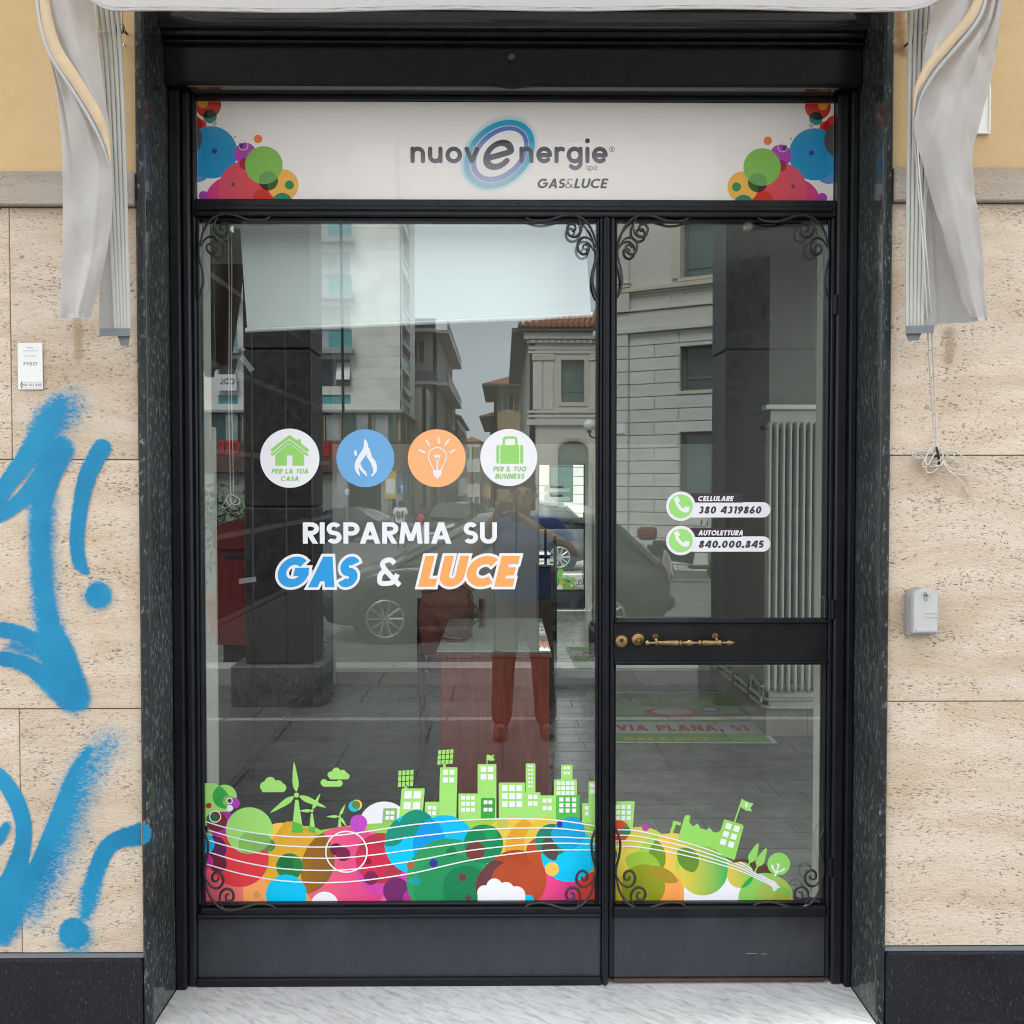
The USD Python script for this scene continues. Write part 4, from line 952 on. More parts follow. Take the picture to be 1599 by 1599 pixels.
clipL = sbox(GL + .002, ZB + .001, MZ0 - .001, 1.2)
clipD = sbox(DX0 + .001, ZB + .001, DX1 - .001, 1.2)
hill = lambda pts: Polygon([XZ(a, b, YS) for a, b in spline(pts, 8)] + [XZ(pts[-1][0], 1420, YS), XZ(pts[0][0], 1420, YS)])
T1, T2, T3, D4 = srgb(25, 140, 115), srgb(30, 135, 90), srgb(60, 125, 60), srgb(85, 40, 50)
Lw = [
    (pc(326, 1256, 34), cst(GRN), 'over'), (pc(351, 1244, 19), cst(GRN), 'over'), (pc(326, 1256, 34).intersection(pc(351, 1244, 19)), cst(srgb(55, 165, 75)), 'over'),
    (pc(357, 1251, 9), cst(srgb(140, 185, 100)), 'over'), (pc(366, 1254, 8.5), cst(PUR), 'over'), (pc(359, 1262, 5), cst(WHT), 'over'), (ring(358.5, 1250.5, 5, 1.4), cst(WHT), 'over'), (pc(358.5, 1250.5, 3), cst(srgb(60, 60, 60)), 'over'), (pc(326, 1258, 4.5), cst(srgb(170, 60, 30)), 'over'),
    (pc(350, 1290, 23), cst(srgb(165, 45, 170)), 'over'), (pc(338, 1283, 16), cst(srgb(115, 45, 55)), 'over'), (pc(331, 1279, 9), cst(srgb(45, 105, 60)), 'over'),
    (hill([(318, 1310), (345, 1306), (385, 1325), (420, 1350), (440, 1380), (520, 1395), (600, 1400)]), R4(srgb(235, 90, 120), srgb(250, 165, 100), 318, 470, 1400), 'over'),
    (pc(440, 1330, 46), cst(YEL), 'over'), (pc(447, 1316, 22), cst(srgb(250, 170, 70)), 'over'), (pc(449, 1392, 70), cst(srgb(250, 165, 100)), 'over'), (pc(470, 1325, 34), cst(srgb(226, 178, 60)), 'over'),
    (pc(452, 1322, 40).intersection(pc(474, 1318, 45)), cst(srgb(215, 165, 45)), 'over'), (pc(478, 1330, 41).difference(pc(452, 1330, 34)), cst(srgb(150, 210, 90)), 'over'), (pc(474, 1307, 9), cst(srgb(95, 190, 80)), 'over'),
    (pc(445, 1355, 64), R4(srgb(250, 170, 100), srgb(245, 160, 80), 400, 480), 'over') if False else (pc(461, 1306, 16), cst(srgb(250, 170, 70)), 'over'),
    (pc(448, 1311, 10), cst(T3), 'over'), (pc(440, 1304, 4.5), cst(srgb(60, 110, 60)), 'over'),
    (pc(548, 1390, 100), R4(srgb(248, 165, 105), srgb(215, 70, 165), 465, 640, 1400), 'over'),
    (pc(466, 1352, 57), cst(srgb(228, 165, 60)), 'over'), (pc(460, 1330, 46).intersection(pc(478, 1352, 60)), cst(srgb(205, 160, 40)), 'over'),
    (pc(540, 1360, 71), R4(srgb(240, 105, 120), srgb(215, 60, 140), 475, 600), 'over'), (pc(466, 1342, 57).intersection(pc(540, 1360, 71)), R4(srgb(150, 105, 30), srgb(130, 85, 40), 470, 530), 'over'),
    (pc(462, 1346, 52).difference(pc(540, 1360, 71)), cst(srgb(220, 168, 52)), 'over'),
    (pc(595, 1340, 40), cst(srgb(175, 55, 70)), 'over'), (pc(582, 1345, 26), cst(srgb(205, 45, 75)), 'over'), (pc(602, 1355, 45).difference(pc(595, 1340, 40)), cst(srgb(200, 70, 165)), 'over'),
    (pc(374, 1340, 46), cst(srgb(225, 60, 70)), 'over'), (pc(334, 1325, 20), cst(srgb(95, 35, 85)), 'over'), (pc(340, 1348, 14), cst(srgb(110, 30, 55)), 'over'), (pc(318, 1318, 17), cst(CYAN), 'over'), (pc(320, 1345, 13), cst(srgb(200, 50, 150)), 'over'),
    (pc(389.5, 1297, 37), cst(GRN), 'over'), (pc(390, 1317, 18).intersection(pc(389.5, 1297, 37)), cst(srgb(130, 190, 90)), 'over'), (pc(410, 1318, 16).intersection(pc(389.5, 1297, 37)), cst(srgb(125, 180, 95)), 'over'),
    (pc(420, 1320, 10).difference(pc(389.5, 1297, 37)), cst(srgb(90, 130, 75)), 'over'),
    (pc(452, 1353, 21), cst(srgb(40, 125, 60)), 'over'), (pc(447, 1348, 12), cst(srgb(20, 110, 55)), 'over'), (pc(447, 1397, 32), cst(CYAN), 'over'), (pc(401, 1397, 5.5), cst(srgb(215, 150, 80)), 'over'),
    (pc(525, 1326, 9.5), cst(srgb(100, 30, 65)), 'over'), (pc(536, 1334, 11), cst(srgb(115, 35, 70)), 'over'), (pc(575, 1345, 5.5), cst(srgb(140, 30, 60)), 'over'), (pc(579, 1371, 11), cst(srgb(120, 35, 80)), 'over'), (pc(619, 1391, 21), cst(srgb(110, 40, 100)), 'over'), (pc(507, 1414, 22), cst(WHT), 'over'),
    (pc(643, 1402, 14), cst(srgb(165, 50, 150)), 'over'),
    (hill([(606, 1300), (640, 1285), (700, 1283), (760, 1282), (800, 1290)]).intersection(pc(652, 1320, 44).union(pc(690, 1335, 52))), cst(CYAN), 'over'),
    (pc(652, 1320, 44), cst(CYAN), 'over'), (pc(648, 1317, 48), cst(CYAN), 'over'), (pc(610, 1300, 22).intersection(pc(648, 1317, 48)), cst(T1), 'over'), (pc(651, 1292, 28).intersection(pc(651, 1260, 50)), cst(T1), 'over'),
    (pc(694, 1322, 50), cst(srgb(10, 185, 240)), 'over'), (pc(648, 1317, 48).intersection(pc(694, 1322, 50)), cst(srgb(10, 150, 220)), 'over'), (pc(661, 1336, 11), cst(srgb(0, 130, 190)), 'over'),
    (sbox(*XZ(640, 1420, YS), *XZ(648, 1365, YS)), cst(WHT), 'over'),
    (pc(650, 1409, 14), cst(srgb(190, 50, 60)), 'over'), (pc(664, 1420, 22), cst(srgb(235, 200, 70)), 'over'), (pc(660, 1425, 16), cst(srgb(170, 50, 60)), 'over'),
    (pc(775, 1330, 50), cst(srgb(160, 195, 65)), 'over'), (pc(800, 1320, 46), cst(srgb(225, 195, 75)), 'over'), (pc(838, 1325, 50), cst(srgb(248, 195, 75)), 'over'), (pc(800, 1320, 46).intersection(pc(838, 1325, 50)), cst(srgb(220, 160, 40)), 'over'),
    (pc(845, 1318, 44).intersection(pc(868, 1320, 50)), cst(srgb(222, 190, 70)), 'over'),
    (pc(700, 1374, 66), cst(srgb(45, 150, 90)), 'over'), (pc(706, 1392, 60), cst(srgb(35, 140, 85)), 'over'), (pc(755, 1318, 31), cst(srgb(25, 130, 80)), 'over'), (pc(766, 1300, 11), cst(srgb(30, 150, 85)), 'over'), (pc(785, 1286, 9), cst(srgb(190, 190, 85)), 'over'),
    (pc(727, 1387, 36), cst(srgb(25, 120, 75)), 'over'), (pc(705, 1330, 8), cst(srgb(15, 120, 75)), 'over'),
    (pc(806, 1374, 48), cst(srgb(170, 70, 40)), 'over'), (pc(781, 1385, 39), cst(srgb(105, 55, 60)), 'over'), (pc(775, 1363, 20), cst(srgb(100, 60, 65)), 'over'), (pc(800, 1378, 34), cst(srgb(175, 75, 45)), 'over'),
    (pc(864, 1388, 54), R4(srgb(245, 90, 110), srgb(225, 60, 140), 815, 880), 'over'), (pc(806, 1374, 48).intersection(pc(864, 1388, 54)), cst(srgb(180, 75, 45)), 'over'),
    (pc(843, 1330, 22), cst(srgb(180, 80, 40)), 'over'),
    (pc(888, 1335, 43), cst(CYAN), 'over'), (pc(862, 1312, 26), cst(srgb(30, 125, 100)), 'over'), (pc(868, 1322, 22).intersection(pc(846, 1330, 26)), cst(srgb(80, 70, 60)), 'over'), (pc(887, 1300, 27).intersection(pc(900, 1318, 44)), cst(srgb(15, 160, 215)), 'over'),
    (pc(940, 1335, 17), cst(srgb(40, 120, 95)), 'over'), (pc(935, 1395, 36), cst(srgb(220, 65, 55)), 'over'), (pc(862, 1357, 11), cst(YEL), 'over'), (pc(874, 1287, 4.8), cst(srgb(60, 50, 150)), 'over'),
    (pc(677, 1348, 6.5), cst(srgb(50, 50, 150)), 'over'), (pc(742, 1329, 15), cst(srgb(110, 60, 55)), 'over'), (pc(722, 1370, 6), cst(srgb(105, 55, 60)), 'over'), (pc(731, 1402, 4.8), cst(srgb(95, 60, 60)), 'over'), (pc(825, 1406, 9), cst(CYAN), 'over'),
    (pc(641, 1351, 6), cst(srgb(180, 90, 50)), 'over'), (pc(650, 1376, 7), cst(srgb(30, 150, 150)), 'over'), (pc(642, 1376, 4), cst(srgb(30, 160, 170)), 'over')]
cloudw = unary_union([pc(757, 1394, 12), pc(772, 1384, 12.5), pc(790, 1390, 13), pc(806, 1398, 14.5), sbox(*XZ(746, 1420, YS), *XZ(820, 1393, YS))])
Lw.append((cloudw, cst(srgb(236, 236, 244)), 'over'))
ground = hill([(316, 1300), (345, 1302), (400, 1305), (440, 1290), (480, 1298), (540, 1290), (600, 1285), (660, 1284), (760, 1279), (860, 1280), (940, 1286)])
regL = overlay([(ground.intersection(clipL), cst(srgb(150, 200, 85)))], Lw, clipL)
t = thing('window_print', 'coloured vinyl bubbles with green skyline along the foot of the window', 'window decal')
mid = []
# things of the skyline stand behind the bubbles: cut by them
SK = []
def building(px0, px1, top, bot, rows, cols, lean=0.0, win=True, col=GRN, rnd=2.0, wx=None, wy=None, ws=None, deep=0):
    b = sbox(*XZ(px0, bot, YS), *XZ(px1, top, YS)).buffer(-rnd / PXM).buffer(rnd / PXM)
    b = affinity.skew(b, xs=lean, origin=(XZ(px0, bot, YS)[0], XZ(px0, bot, YS)[1])) if lean else b
    w = []
    if win:
        y0, y1 = wy or (top + 5, bot - 5)
        x0, x1 = wx or (px0 + 3.5, px1 - 3.5)
        for r_ in range(rows):
            for c_ in range(cols):
                cw, ch = (x1 - x0) / cols, (y1 - y0) / rows
                s = min(ws or 99, cw * .80, ch * .84)
                q = sbox(*XZ(x0 + (c_ + .5) * cw - s / 2, y0 + (r_ + .5) * ch + s / 2, YS), *XZ(x0 + (c_ + .5) * cw + s / 2, y0 + (r_ + .5) * ch - s / 2, YS)).buffer(-.0016).buffer(.0016)
                w.append(affinity.skew(q, xs=lean, origin=(XZ(px0, bot, YS)[0], XZ(px0, bot, YS)[1])) if lean else q)
    SK.append((b, col, w))
building(596, 618, 1262, 1300, 2, 2, 4, col=srgb(135, 185, 100), wy=(1265, 1281), ws=6.6)
building(622, 658, 1231, 1292, 2, 2, 5, wy=(1233, 1266), ws=13)
building(662, 684, 1252, 1290, 2, 2, 3, wy=(1257, 1274), ws=7.4)
building(685, 712, 1198, 1290, 2, 2, 1.5, wy=(1200, 1224), ws=9)
building(716, 746, 1239, 1292, 3, 3, 0, wy=(1241, 1269), ws=7.6)
building(746, 775, 1193, 1296, 2, 2, 0, wy=(1195, 1219), ws=9)
building(751, 773, 1246, 1296, 2, 2, 0, col=srgb(60, 160, 65), wy=(1247, 1270), ws=8)
building(779, 820, 1222, 1296, 3, 3, 0, wy=(1224, 1262), ws=9.6)
building(821, 836, 1192, 1250, 6, 2, 0, wy=(1193, 1231), ws=5.4)
building(820, 844, 1237, 1292, 2, 2, 0, wy=(1239, 1260), ws=8)
building(843, 866, 1242, 1292, 2, 2, 0, wy=(1244, 1268), ws=9)
building(876, 894, 1194, 1250, 2, 2, 0, wy=(1195, 1211), ws=6.6)
building(865, 901, 1217, 1292, 4, 4, 0, wy=(1219, 1250), ws=6.4)
building(868, 905, 1242, 1292, 3, 3, 0, col=srgb(85, 180, 75), wy=(1244, 1270), ws=6.4)
building(909, 931, 1254, 1292, 2, 2, 0, wy=(1257, 1275), ws=7)
building(919, 936, 1220, 1292, 2, 2, 0, wy=(1222, 1240), wx=(921, 938), ws=6.6)
def blade(cx, cy, tx, ty, w):
    a, b = np.array(XZ(cx, cy, YS)), np.array(XZ(tx, ty, YS)); d = b - a; n = np.array([-d[1], d[0]]) / np.linalg.norm(d)
    return Polygon(spline([a + d * .1, a + d * .3 + n * w / PXM, a + d * .6 + n * w * .8 / PXM, b, a + d * .6 - n * w * .8 / PXM, a + d * .3 - n * w / PXM], 5, True))
turb = unary_union([blade(463, 1241, 459, 1190, 4.6), blade(463, 1241, 422, 1269, 4.6), blade(463, 1241, 509, 1261, 4.6), pc(463, 1241.5, 4), pxpoly([(461, 1249), (466, 1249), (474, 1302), (455, 1302)], YS),
                    blade(487, 1266, 500, 1239, 2.8), blade(487, 1266, 468, 1266, 2.6), pc(487, 1266, 2.6), pxpoly([(485.5, 1270), (488.5, 1270), (493, 1302), (482, 1302)], YS),
                    blade(530, 1275, 539, 1256, 2.2), blade(530, 1275, 510, 1275, 2.2), blade(530, 1275, 541, 1290, 2.2), pc(530, 1275, 2), pxpoly([(529, 1278), (531.5, 1278), (534, 1295), (527, 1295)], YS)])
cl = unary_union([pc(414, 1228, 8), pc(422, 1222, 9), pc(434, 1226, 8), pc(440, 1230, 7), sbox(*XZ(409, 1237, YS), *XZ(443, 1228, YS))]).intersection(sbox(*XZ(400, 1237, YS), *XZ(460, 1200, YS)))
cl2 = unary_union([pc(517, 1210, 5.5), pc(525, 1205, 6.5), pc(535, 1208, 6), pc(541, 1212, 5), sbox(*XZ(515, 1217, YS), *XZ(541, 1209, YS))]).union(unary_union([pc(506, 1222, 5.5), pc(530, 1223, 5), sbox(*XZ(505, 1228.5, YS), *XZ(532, 1219.5, YS))]))
flag = unary_union([px_line([(760.5, 1194), (760.5, 1179)], 1.5), pxpoly([(760.5, 1178), (767, 1180), (772, 1178), (770, 1183), (773, 1187), (766, 1188), (760.5, 1186)], YS), px_line([(694, 1198), (694, 1192)], 4), px_line([(634, 1232), (634, 1226)], 4)])
def solar(x0, y0, x1, y1, sk):
    q = []
    for i in range(4):
        for j in range(3):
            w_, h_ = (x1 - x0) / 4, (y1 - y0) / 3
            q.append(sbox(*XZ(x0 + i * w_ + .7, y0 + (j + 1) * h_ - .7, YS), *XZ(x0 + (i + 1) * w_ - .7, y0 + j * h_ + .7, YS)))
    return affinity.skew(affinity.rotate(unary_union(q), 4), xs=sk)
pan = [solar(621, 1202, 646, 1229, 6), solar(683, 1170, 708, 1194, 8)]
whitehill = pc(600, 1292, 41).intersection(sbox(*XZ(560, 1300, YS), *XZ(640, 1240, YS)))
sun2 = [(pc(557, 1257, 8.5), cst(YEL), 'over'), (pc(553, 1259, 8.8), cst(srgb(35, 190, 210)), 'over'), (pc(556, 1257, 6.6), cst(srgb(85, 135, 70)), 'over'), (pc(560, 1285.5, 13.5), cst(srgb(190, 75, 190)), 'over')]
cover = unary_union([g for g, f in regL])
base_l = [(whitehill.difference(cover), cst(srgb(232, 232, 238)))]
sky = overlay(base_l, [(b, cst(c_), 'over') for b, c_, w in SK], clipL)
bubbles = overlay(regL, sun2, clipL)
tint = unary_union([pc(651, 1288, 31), pc(785, 1310, 46)]).intersection(unary_union([b for b, _, _ in SK]))
m, c = paint_sheet(bubbles, YS, .016); obj('bubbles', m, 'vinyl_print', t, colors=c)
bub = unary_union([g for g, f in bubbles]); wins_done = []
for i, (b, c_, ws_) in enumerate(SK):
    above = unary_union([q[0] for q in SK[i + 1:]] + [bub]) if i + 1 < len(SK) else bub
    bb = b.difference(above).intersection(clipL)
    if not bb.is_empty and bb.area > 1e-7: sheet_part('building_shape', bb, c_, t, YS - .0001)
    for q in ws_:
        q = q.difference(above).intersection(clipL)
        if q.area > 2e-6: sheet_part('building_window', q, srgb(236, 238, 236), t, YS - .0006)
sheet_part('white_hill', whitehill.difference(bub).difference(unary_union([b for b, _, _ in SK])), srgb(232, 232, 238), t, YS)
sheet_part('wind_turbine', turb.difference(bub), GRN, t, YS - .0001)
sheet_part('wind_turbine_foot', turb.intersection(bub).intersection(sbox(*XZ(450, 1300, YS), *XZ(500, 1250, YS))), srgb(90, 180, 70), t, YS - .0006)
sheet_part('cloud', cl, GRN, t, YS); sheet_part('cloud', cl2, GRN, t, YS); sheet_part('flag', flag.difference(unary_union([b for b, _, _ in SK])), GRN, t, YS)
for q in pan: sheet_part('solar_panel', q, GRN, t, YS)
st = stripes([[(318, 1282), (370, 1296), (450, 1306), (530, 1304), (650, 1287), (760, 1279), (860, 1280), (940, 1291)], [(318, 1294), (380, 1311), (450, 1321), (540, 1321), (650, 1306), (760, 1295), (860, 1293), (940, 1301)],
              [(318, 1310), (380, 1327), (450, 1338), (540, 1339), (650, 1326), (760, 1312), (860, 1307), (940, 1310)], [(318, 1328), (380, 1346), (450, 1357), (540, 1358), (640, 1345), (740, 1327), (850, 1317), (940, 1318)],
              [(318, 1348), (380, 1365), (450, 1376), (540, 1377), (640, 1364), (740, 1342), (850, 1328), (940, 1327)]], 2.0, clipL.intersection(bub.buffer(.003)))
sheet_part('white_lines', st.union(ring(541, 1330, 33.5, 2.2).intersection(bub)).union(ring(336, 1275, 9.5, 1.6)), srgb(238, 238, 242), t, YS - .0009)

Ld = [
    (pc(1000, 1345, 55), R4(srgb(225, 200, 80), srgb(185, 205, 80), 960, 1040), 'over'), (pc(965, 1298, 18), cst(srgb(205, 75, 45)), 'over'), (pc(977, 1298, 8), cst(srgb(35, 130, 80)), 'over'), (pc(950, 1335, 14), cst(srgb(25, 120, 85)), 'over'),
    (pc(1035, 1340, 39), cst(srgb(165, 205, 80)), 'over'), (pc(1050, 1338, 38), R4(YEL, srgb(175, 205, 80), 1030, 1085), 'over'), (pc(1003, 1340, 37).intersection(pc(1050, 1338, 38)), cst(srgb(110, 150, 40)), 'over'),
    (pc(955, 1405, 40), cst(srgb(205, 185, 50)), 'over'), (pc(1000, 1362, 33).intersection(pc(1035, 1330, 60)), cst(srgb(150, 190, 60)), 'over'),
    (pc(1030, 1400, 42), cst(srgb(250, 168, 80)), 'over'), (pc(1007, 1365, 38), cst(srgb(150, 165, 55)), 'over') if False else (pc(1006, 1385, 36), cst(srgb(145, 150, 30)), 'over'),
    (pc(1024, 1392, 40).difference(pc(1006, 1385, 33)), R4(srgb(250, 175, 75), srgb(250, 155, 90), 1010, 1070), 'over'), (pc(1047, 1350, 30).intersection(pc(1020, 1395, 44)), cst(srgb(165, 140, 40)), 'over'),
    (sbox(*XZ(1068, 1420, YS), *XZ(1160, 1362, YS)), cst(srgb(240, 240, 246)), 'over'),
    (pc(1081, 1350, 26).union(pc(1095, 1345, 30)), cst(srgb(170, 205, 75)), 'over'), (pc(1098, 1360, 39), R4(srgb(215, 200, 75), srgb(60, 180, 90), 1070, 1135), 'over'), (pc(1070, 1345, 22).intersection(pc(1085, 1335, 28)), cst(srgb(100, 140, 45)), 'over'),
    (pc(1195, 1405, 43), cst(srgb(140, 205, 95)), 'over'), (pc(1209, 1398, 29), cst(srgb(165, 190, 90)), 'over'), (pc(1156, 1366, 21), R4(srgb(225, 195, 80), srgb(130, 205, 85), 1140, 1175), 'over'), (pc(1195, 1405, 43).intersection(pc(1156, 1366, 21)), cst(srgb(45, 165, 70)), 'over'),
    (pxpoly([(1200, 1372), (1210, 1376), (1220, 1388), (1208, 1392)], YS), cst(srgb(240, 240, 240)), 'over'), (pc(1222, 1399, 14), cst(srgb(125, 195, 85)), 'over'), (pc(1220, 1408, 15), cst(srgb(165, 175, 70)), 'over'), (pxpoly([(1232, 1410), (1236, 1400), (1243, 1410)], YS), cst(ORG), 'over')]
baseD = Polygon([XZ(a, b, YS) for a, b in [(955, 1296), (985, 1296), (1010, 1308), (1040, 1310), (1075, 1318), (1100, 1322), (1130, 1338), (1150, 1350), (1180, 1362), (1205, 1378), (1228, 1388), (1240, 1410), (955, 1412)]])
regD = overlay([(baseD.intersection(clipD), cst(srgb(175, 205, 85)))], Ld, clipD)
t = thing('window_print', 'coloured vinyl bubbles with green factory and trees along the foot of the door', 'window decal')
m, c = paint_sheet(regD, YS, .016); obj('bubbles', m, 'vinyl_print', t, colors=c)
bubD = unary_union([g for g, f in regD])
brown = pxpoly([(1146, 1342), (1180, 1341), (1205, 1356), (1222, 1372), (1244, 1410), (1230, 1410), (1150, 1365)], YS)
fact = pxpoly([(1058, 1312), (1069, 1275), (1071, 1272.5), (1077, 1273), (1078, 1276), (1076, 1284), (1082, 1290), (1090, 1286), (1093, 1293), (1103, 1296), (1108, 1292), (1113, 1299), (1120, 1300), (1125, 1297), (1131, 1279), (1160, 1288), (1161, 1291), (1147, 1343), (1137, 1339), (1118, 1334), (1090, 1320)], YS)
pipe = px_line([(1063, 1287), (1053, 1284), (1052, 1291), (1049, 1297), (1049, 1303)], 5)
flagD = unary_union([px_line([(1147, 1284), (1158, 1251)], 2.2), pxpoly([(1158, 1247), (1166, 1252), (1177, 1255), (1172, 1261), (1174, 1267), (1165, 1266), (1155, 1259)], YS)])
tower = affinity.skew(sbox(*XZ(959, 1297, YS), *XZ(988, 1251, YS)).buffer(-.004).buffer(.004), xs=4, origin=XZ(959, 1297, YS))
leafs = unary_union([blade(1170, 1350, 1184, 1316, 6.5), px_line([(1168, 1352), (1172, 1343)], 2.4), blade(1181, 1356, 1197, 1324, 6.5), px_line([(1178, 1363), (1183, 1352)], 2.4), pc(1216, 1349, 18), px_line([(1206, 1376), (1212, 1362)], 3)])
sheet_part('brown_slope', brown.difference(bubD).difference(unary_union([fact, leafs])).intersection(clipD), srgb(85, 62, 50), t, YS)
fb = fact.difference(bubD)
sheet_part('factory_shape', fact.difference(bubD).union(fact.intersection(pc(1108, 1325, 60)).intersection(sbox(*XZ(1055, 1322, YS), *XZ(1165, 1270, YS)))), srgb(150, 215, 100), t, YS - .0006)
sheet_part('factory_pipe', pipe.difference(bubD), srgb(150, 215, 100), t, YS); sheet_part('flag', flagD.difference(fact), GRN, t, YS)
sheet_part('tower_shape', tower.difference(bubD).intersection(clipD), GRN, t, YS); sheet_part('tree_shapes', leafs.difference(bubD.intersection(sbox(*XZ(1180, 1420, YS), *XZ(1260, 1372, YS)))), srgb(150, 215, 105), t, YS - .0006)
for r_ in range(3):
    for c_ in range(3):
        sheet_part('building_window', affinity.skew(sbox(*XZ(961.5 + c_ * 8.6, 1263 + r_ * 8.8, YS), *XZ(967.8 + c_ * 8.6, 1256.6 + r_ * 8.8, YS)).buffer(-.001).buffer(.001), xs=4).intersection(clipD), srgb(236, 238, 236), t, YS - .0012)
    for c_ in range(2):
        cx, cy = 1137.5 + c_ * 12.5 - r_ * 4.2, 1290 + c_ * 4 + r_ * 12.3
        q = affinity.rotate(sbox(*XZ(cx - 4.6, cy + 4.6, YS), *XZ(cx + 4.6, cy - 4.6, YS)).buffer(-.002).buffer(.002), -17)
        sheet_part('building_window', q, srgb(240, 240, 240), t, YS - .0012)
sheet_part('leaf_drawing', unary_union([px_line([(1210, 1368), (1216, 1352), (1215, 1350)], 2.8), px_line([(1212, 1364), (1205, 1352)], 2.8), px_line([(1213, 1362), (1224, 1358)], 2.8), pc(1215, 1350, 2.2), pc(1206, 1352, 2), pc(1224, 1357, 2)]), srgb(240, 240, 240), t, YS - .0012)
sheet_part('drop_drawing', blade(1165, 1262, 1166, 1251, 2), srgb(240, 240, 240), t, YS - .0006)
stD = stripes([[(958, 1295 + 9 * i), (1000, 1298 + 8.2 * i), (1080, 1318 + 6.6 * i), (1150, 1344 + 4.6 * i), (1185, 1364 + 3 * i), (1212, 1380 + 2.2 * i)] for i in range(5)], 1.9, clipD.intersection(bubD))
sheet_part('white_lines', stD, srgb(238, 238, 242), t, YS - .0016)
sheet_part('purple_dot', pc(1008, 1292, 5.5), PUR, t, YS - .0006)
# ================================================================ spray paint on the left wall
def seg_field(P, pts, rad, softl, softr, amp=None):
    softl, softr = np.asarray(softl, float) * 1.3 + .6, np.asarray(softr, float) * 1.3 + .6
    # paint density at the points P from one stroke: solid within its radius, fading out over softl / softr on its two sides
    pts = np.asarray(pts, float); n = len(pts)
    u = np.linspace(0, 1, n); uu = np.linspace(0, 1, (n - 1) * 8 + 1)
    C = spline(pts, 8); R, SL, SR = (np.interp(uu, u, np.broadcast_to(q, n)) for q in (rad, softl, softr)); A = np.interp(uu, u, np.broadcast_to(1.0 if amp is None else amp, n))
    best = np.zeros(len(P))
    for i in range(len(C) - 1):
        a, b = C[i], C[i + 1]; d = b - a; L2 = max(d @ d, 1e-9)
        t = np.clip((P - a) @ d / L2, 0, 1); q = P - a - t[:, None] * d
        dist = np.linalg.norm(q, axis=1); side = d[0] * q[:, 1] - d[1] * q[:, 0]
        r = R[i] * (1 - t) + R[i + 1] * t; s = np.where(side > 0, SL[i] * (1 - t) + SL[i + 1] * t, SR[i] * (1 - t) + SR[i + 1] * t); am = A[i] * (1 - t) + A[i + 1] * t
        f = np.clip((r + s - dist) / (2 * s), 0, 1)
        best = np.maximum(best, am * f * f * (3 - 2 * f))
    return best

def graffiti(strokes, bounds, label, jambpart=False):
    t = thing('graffiti', label, 'graffiti', 'blue graffiti on the left wall')
    for nm, yy, x0, x1 in (('paint', YW - .0023, bounds[0], min(bounds[2], 220)), ('paint_on_jamb', YJ - .0012, 223, 237)):
        if nm == 'paint_on_jamb' and not jambpart: continue
        xs, ys = np.arange(x0, x1 + .1, 2.0), np.arange(bounds[1], bounds[3], 2.0)
        gx, gy = np.meshgrid(xs, ys); P = np.stack([gx.ravel(), gy.ravel()], 1)
        amt = np.zeros(len(P))
        for s in strokes:
            amt = np.maximum(amt, seg_field(P, *s))
        pts = np.array([W(a, b, yy) for a, b in P])
        m = sheet(pts.reshape(len(ys), len(xs), 3)); f = np.array(m.faces)
        keep = (amt[f] > .03).any(1); f = f[keep][:, ::-1]
        used, inv = np.unique(f, return_inverse=True)
        obj(nm, trimesh.Trimesh(m.vertices[used], inv.reshape(-1, 3), process=False), 'spray_paint', t, fl=amt[used])

# each stroke: points in the photograph, radius, softness on the two sides, density
graffiti([
    ([(95, 630), (78, 656), (58, 690), (36, 722), (14, 752), (-22, 800)], [9, 15, 16, 14, 13, 12], [16, 22, 9, 3, 3, 3], [26, 34, 22, 6, 4, 4], [.85, 1, 1, 1, 1, 1]),
    ([(112, 622), (105, 640), (85, 680)], [10, 14, 12], 22, 30, [.42, .5, .45]),
    ([(90, 703), (76, 730), (56, 756), (28, 785), (-20, 816)], [20, 18, 14, 11, 10], [8, 5, 3, 2.5, 3], [12, 8, 5, 3, 3]),
    ([(88, 708), (72, 752), (64, 800), (64, 860), (68, 920), (78, 975), (98, 1030), (118, 1082), (120, 1090)], [20, 18, 13, 13, 13, 14, 20, 17, 16], [10, 12, 14, 12, 14, 20, 24, 18, 16], [4, 3, 2, 2, 2.5, 3, 5, 9, 12]),
    ([(78, 780), (76, 860), (80, 950), (100, 1020)], [8, 8, 9, 12], 16, 16, [.5, .45, .5, .6]),
    ([(-20, 982), (15, 985), (45, 996), (75, 1018), (100, 1050)], [11, 11, 11, 14, 20], [3, 3, 4, 6, 10], [3, 3, 4, 8, 10]),
    ([(-20, 1026), (20, 1031), (52, 1044), (84, 1068), (112, 1088)], [10, 10, 11, 16, 20], [4, 4, 6, 8, 10], [3, 3, 4, 6, 10]),
    ([(20, 1008), (60, 1022)], 9, 12, 12, .5)],
    (0, 590, 170, 1140), 'large looping blue spray letter on the upper travertine left of the window')
graffiti([([(159, 700), (146, 722), (133, 754), (124, 800), (120, 845), (124, 878), (134, 892)], [13, 13, 12, 10.5, 10, 9.5, 4], 3.2, 3.2),
          ([(152.5, 929), (153, 930)], [18, 18], 4, 7, [.95, .95]), ([(152.5, 929), (153, 930)], [20, 20], 16, 16, [.34, .34])],
         (95, 672, 190, 970), 'blue sprayed exclamation mark, slanting stroke over a round dot')
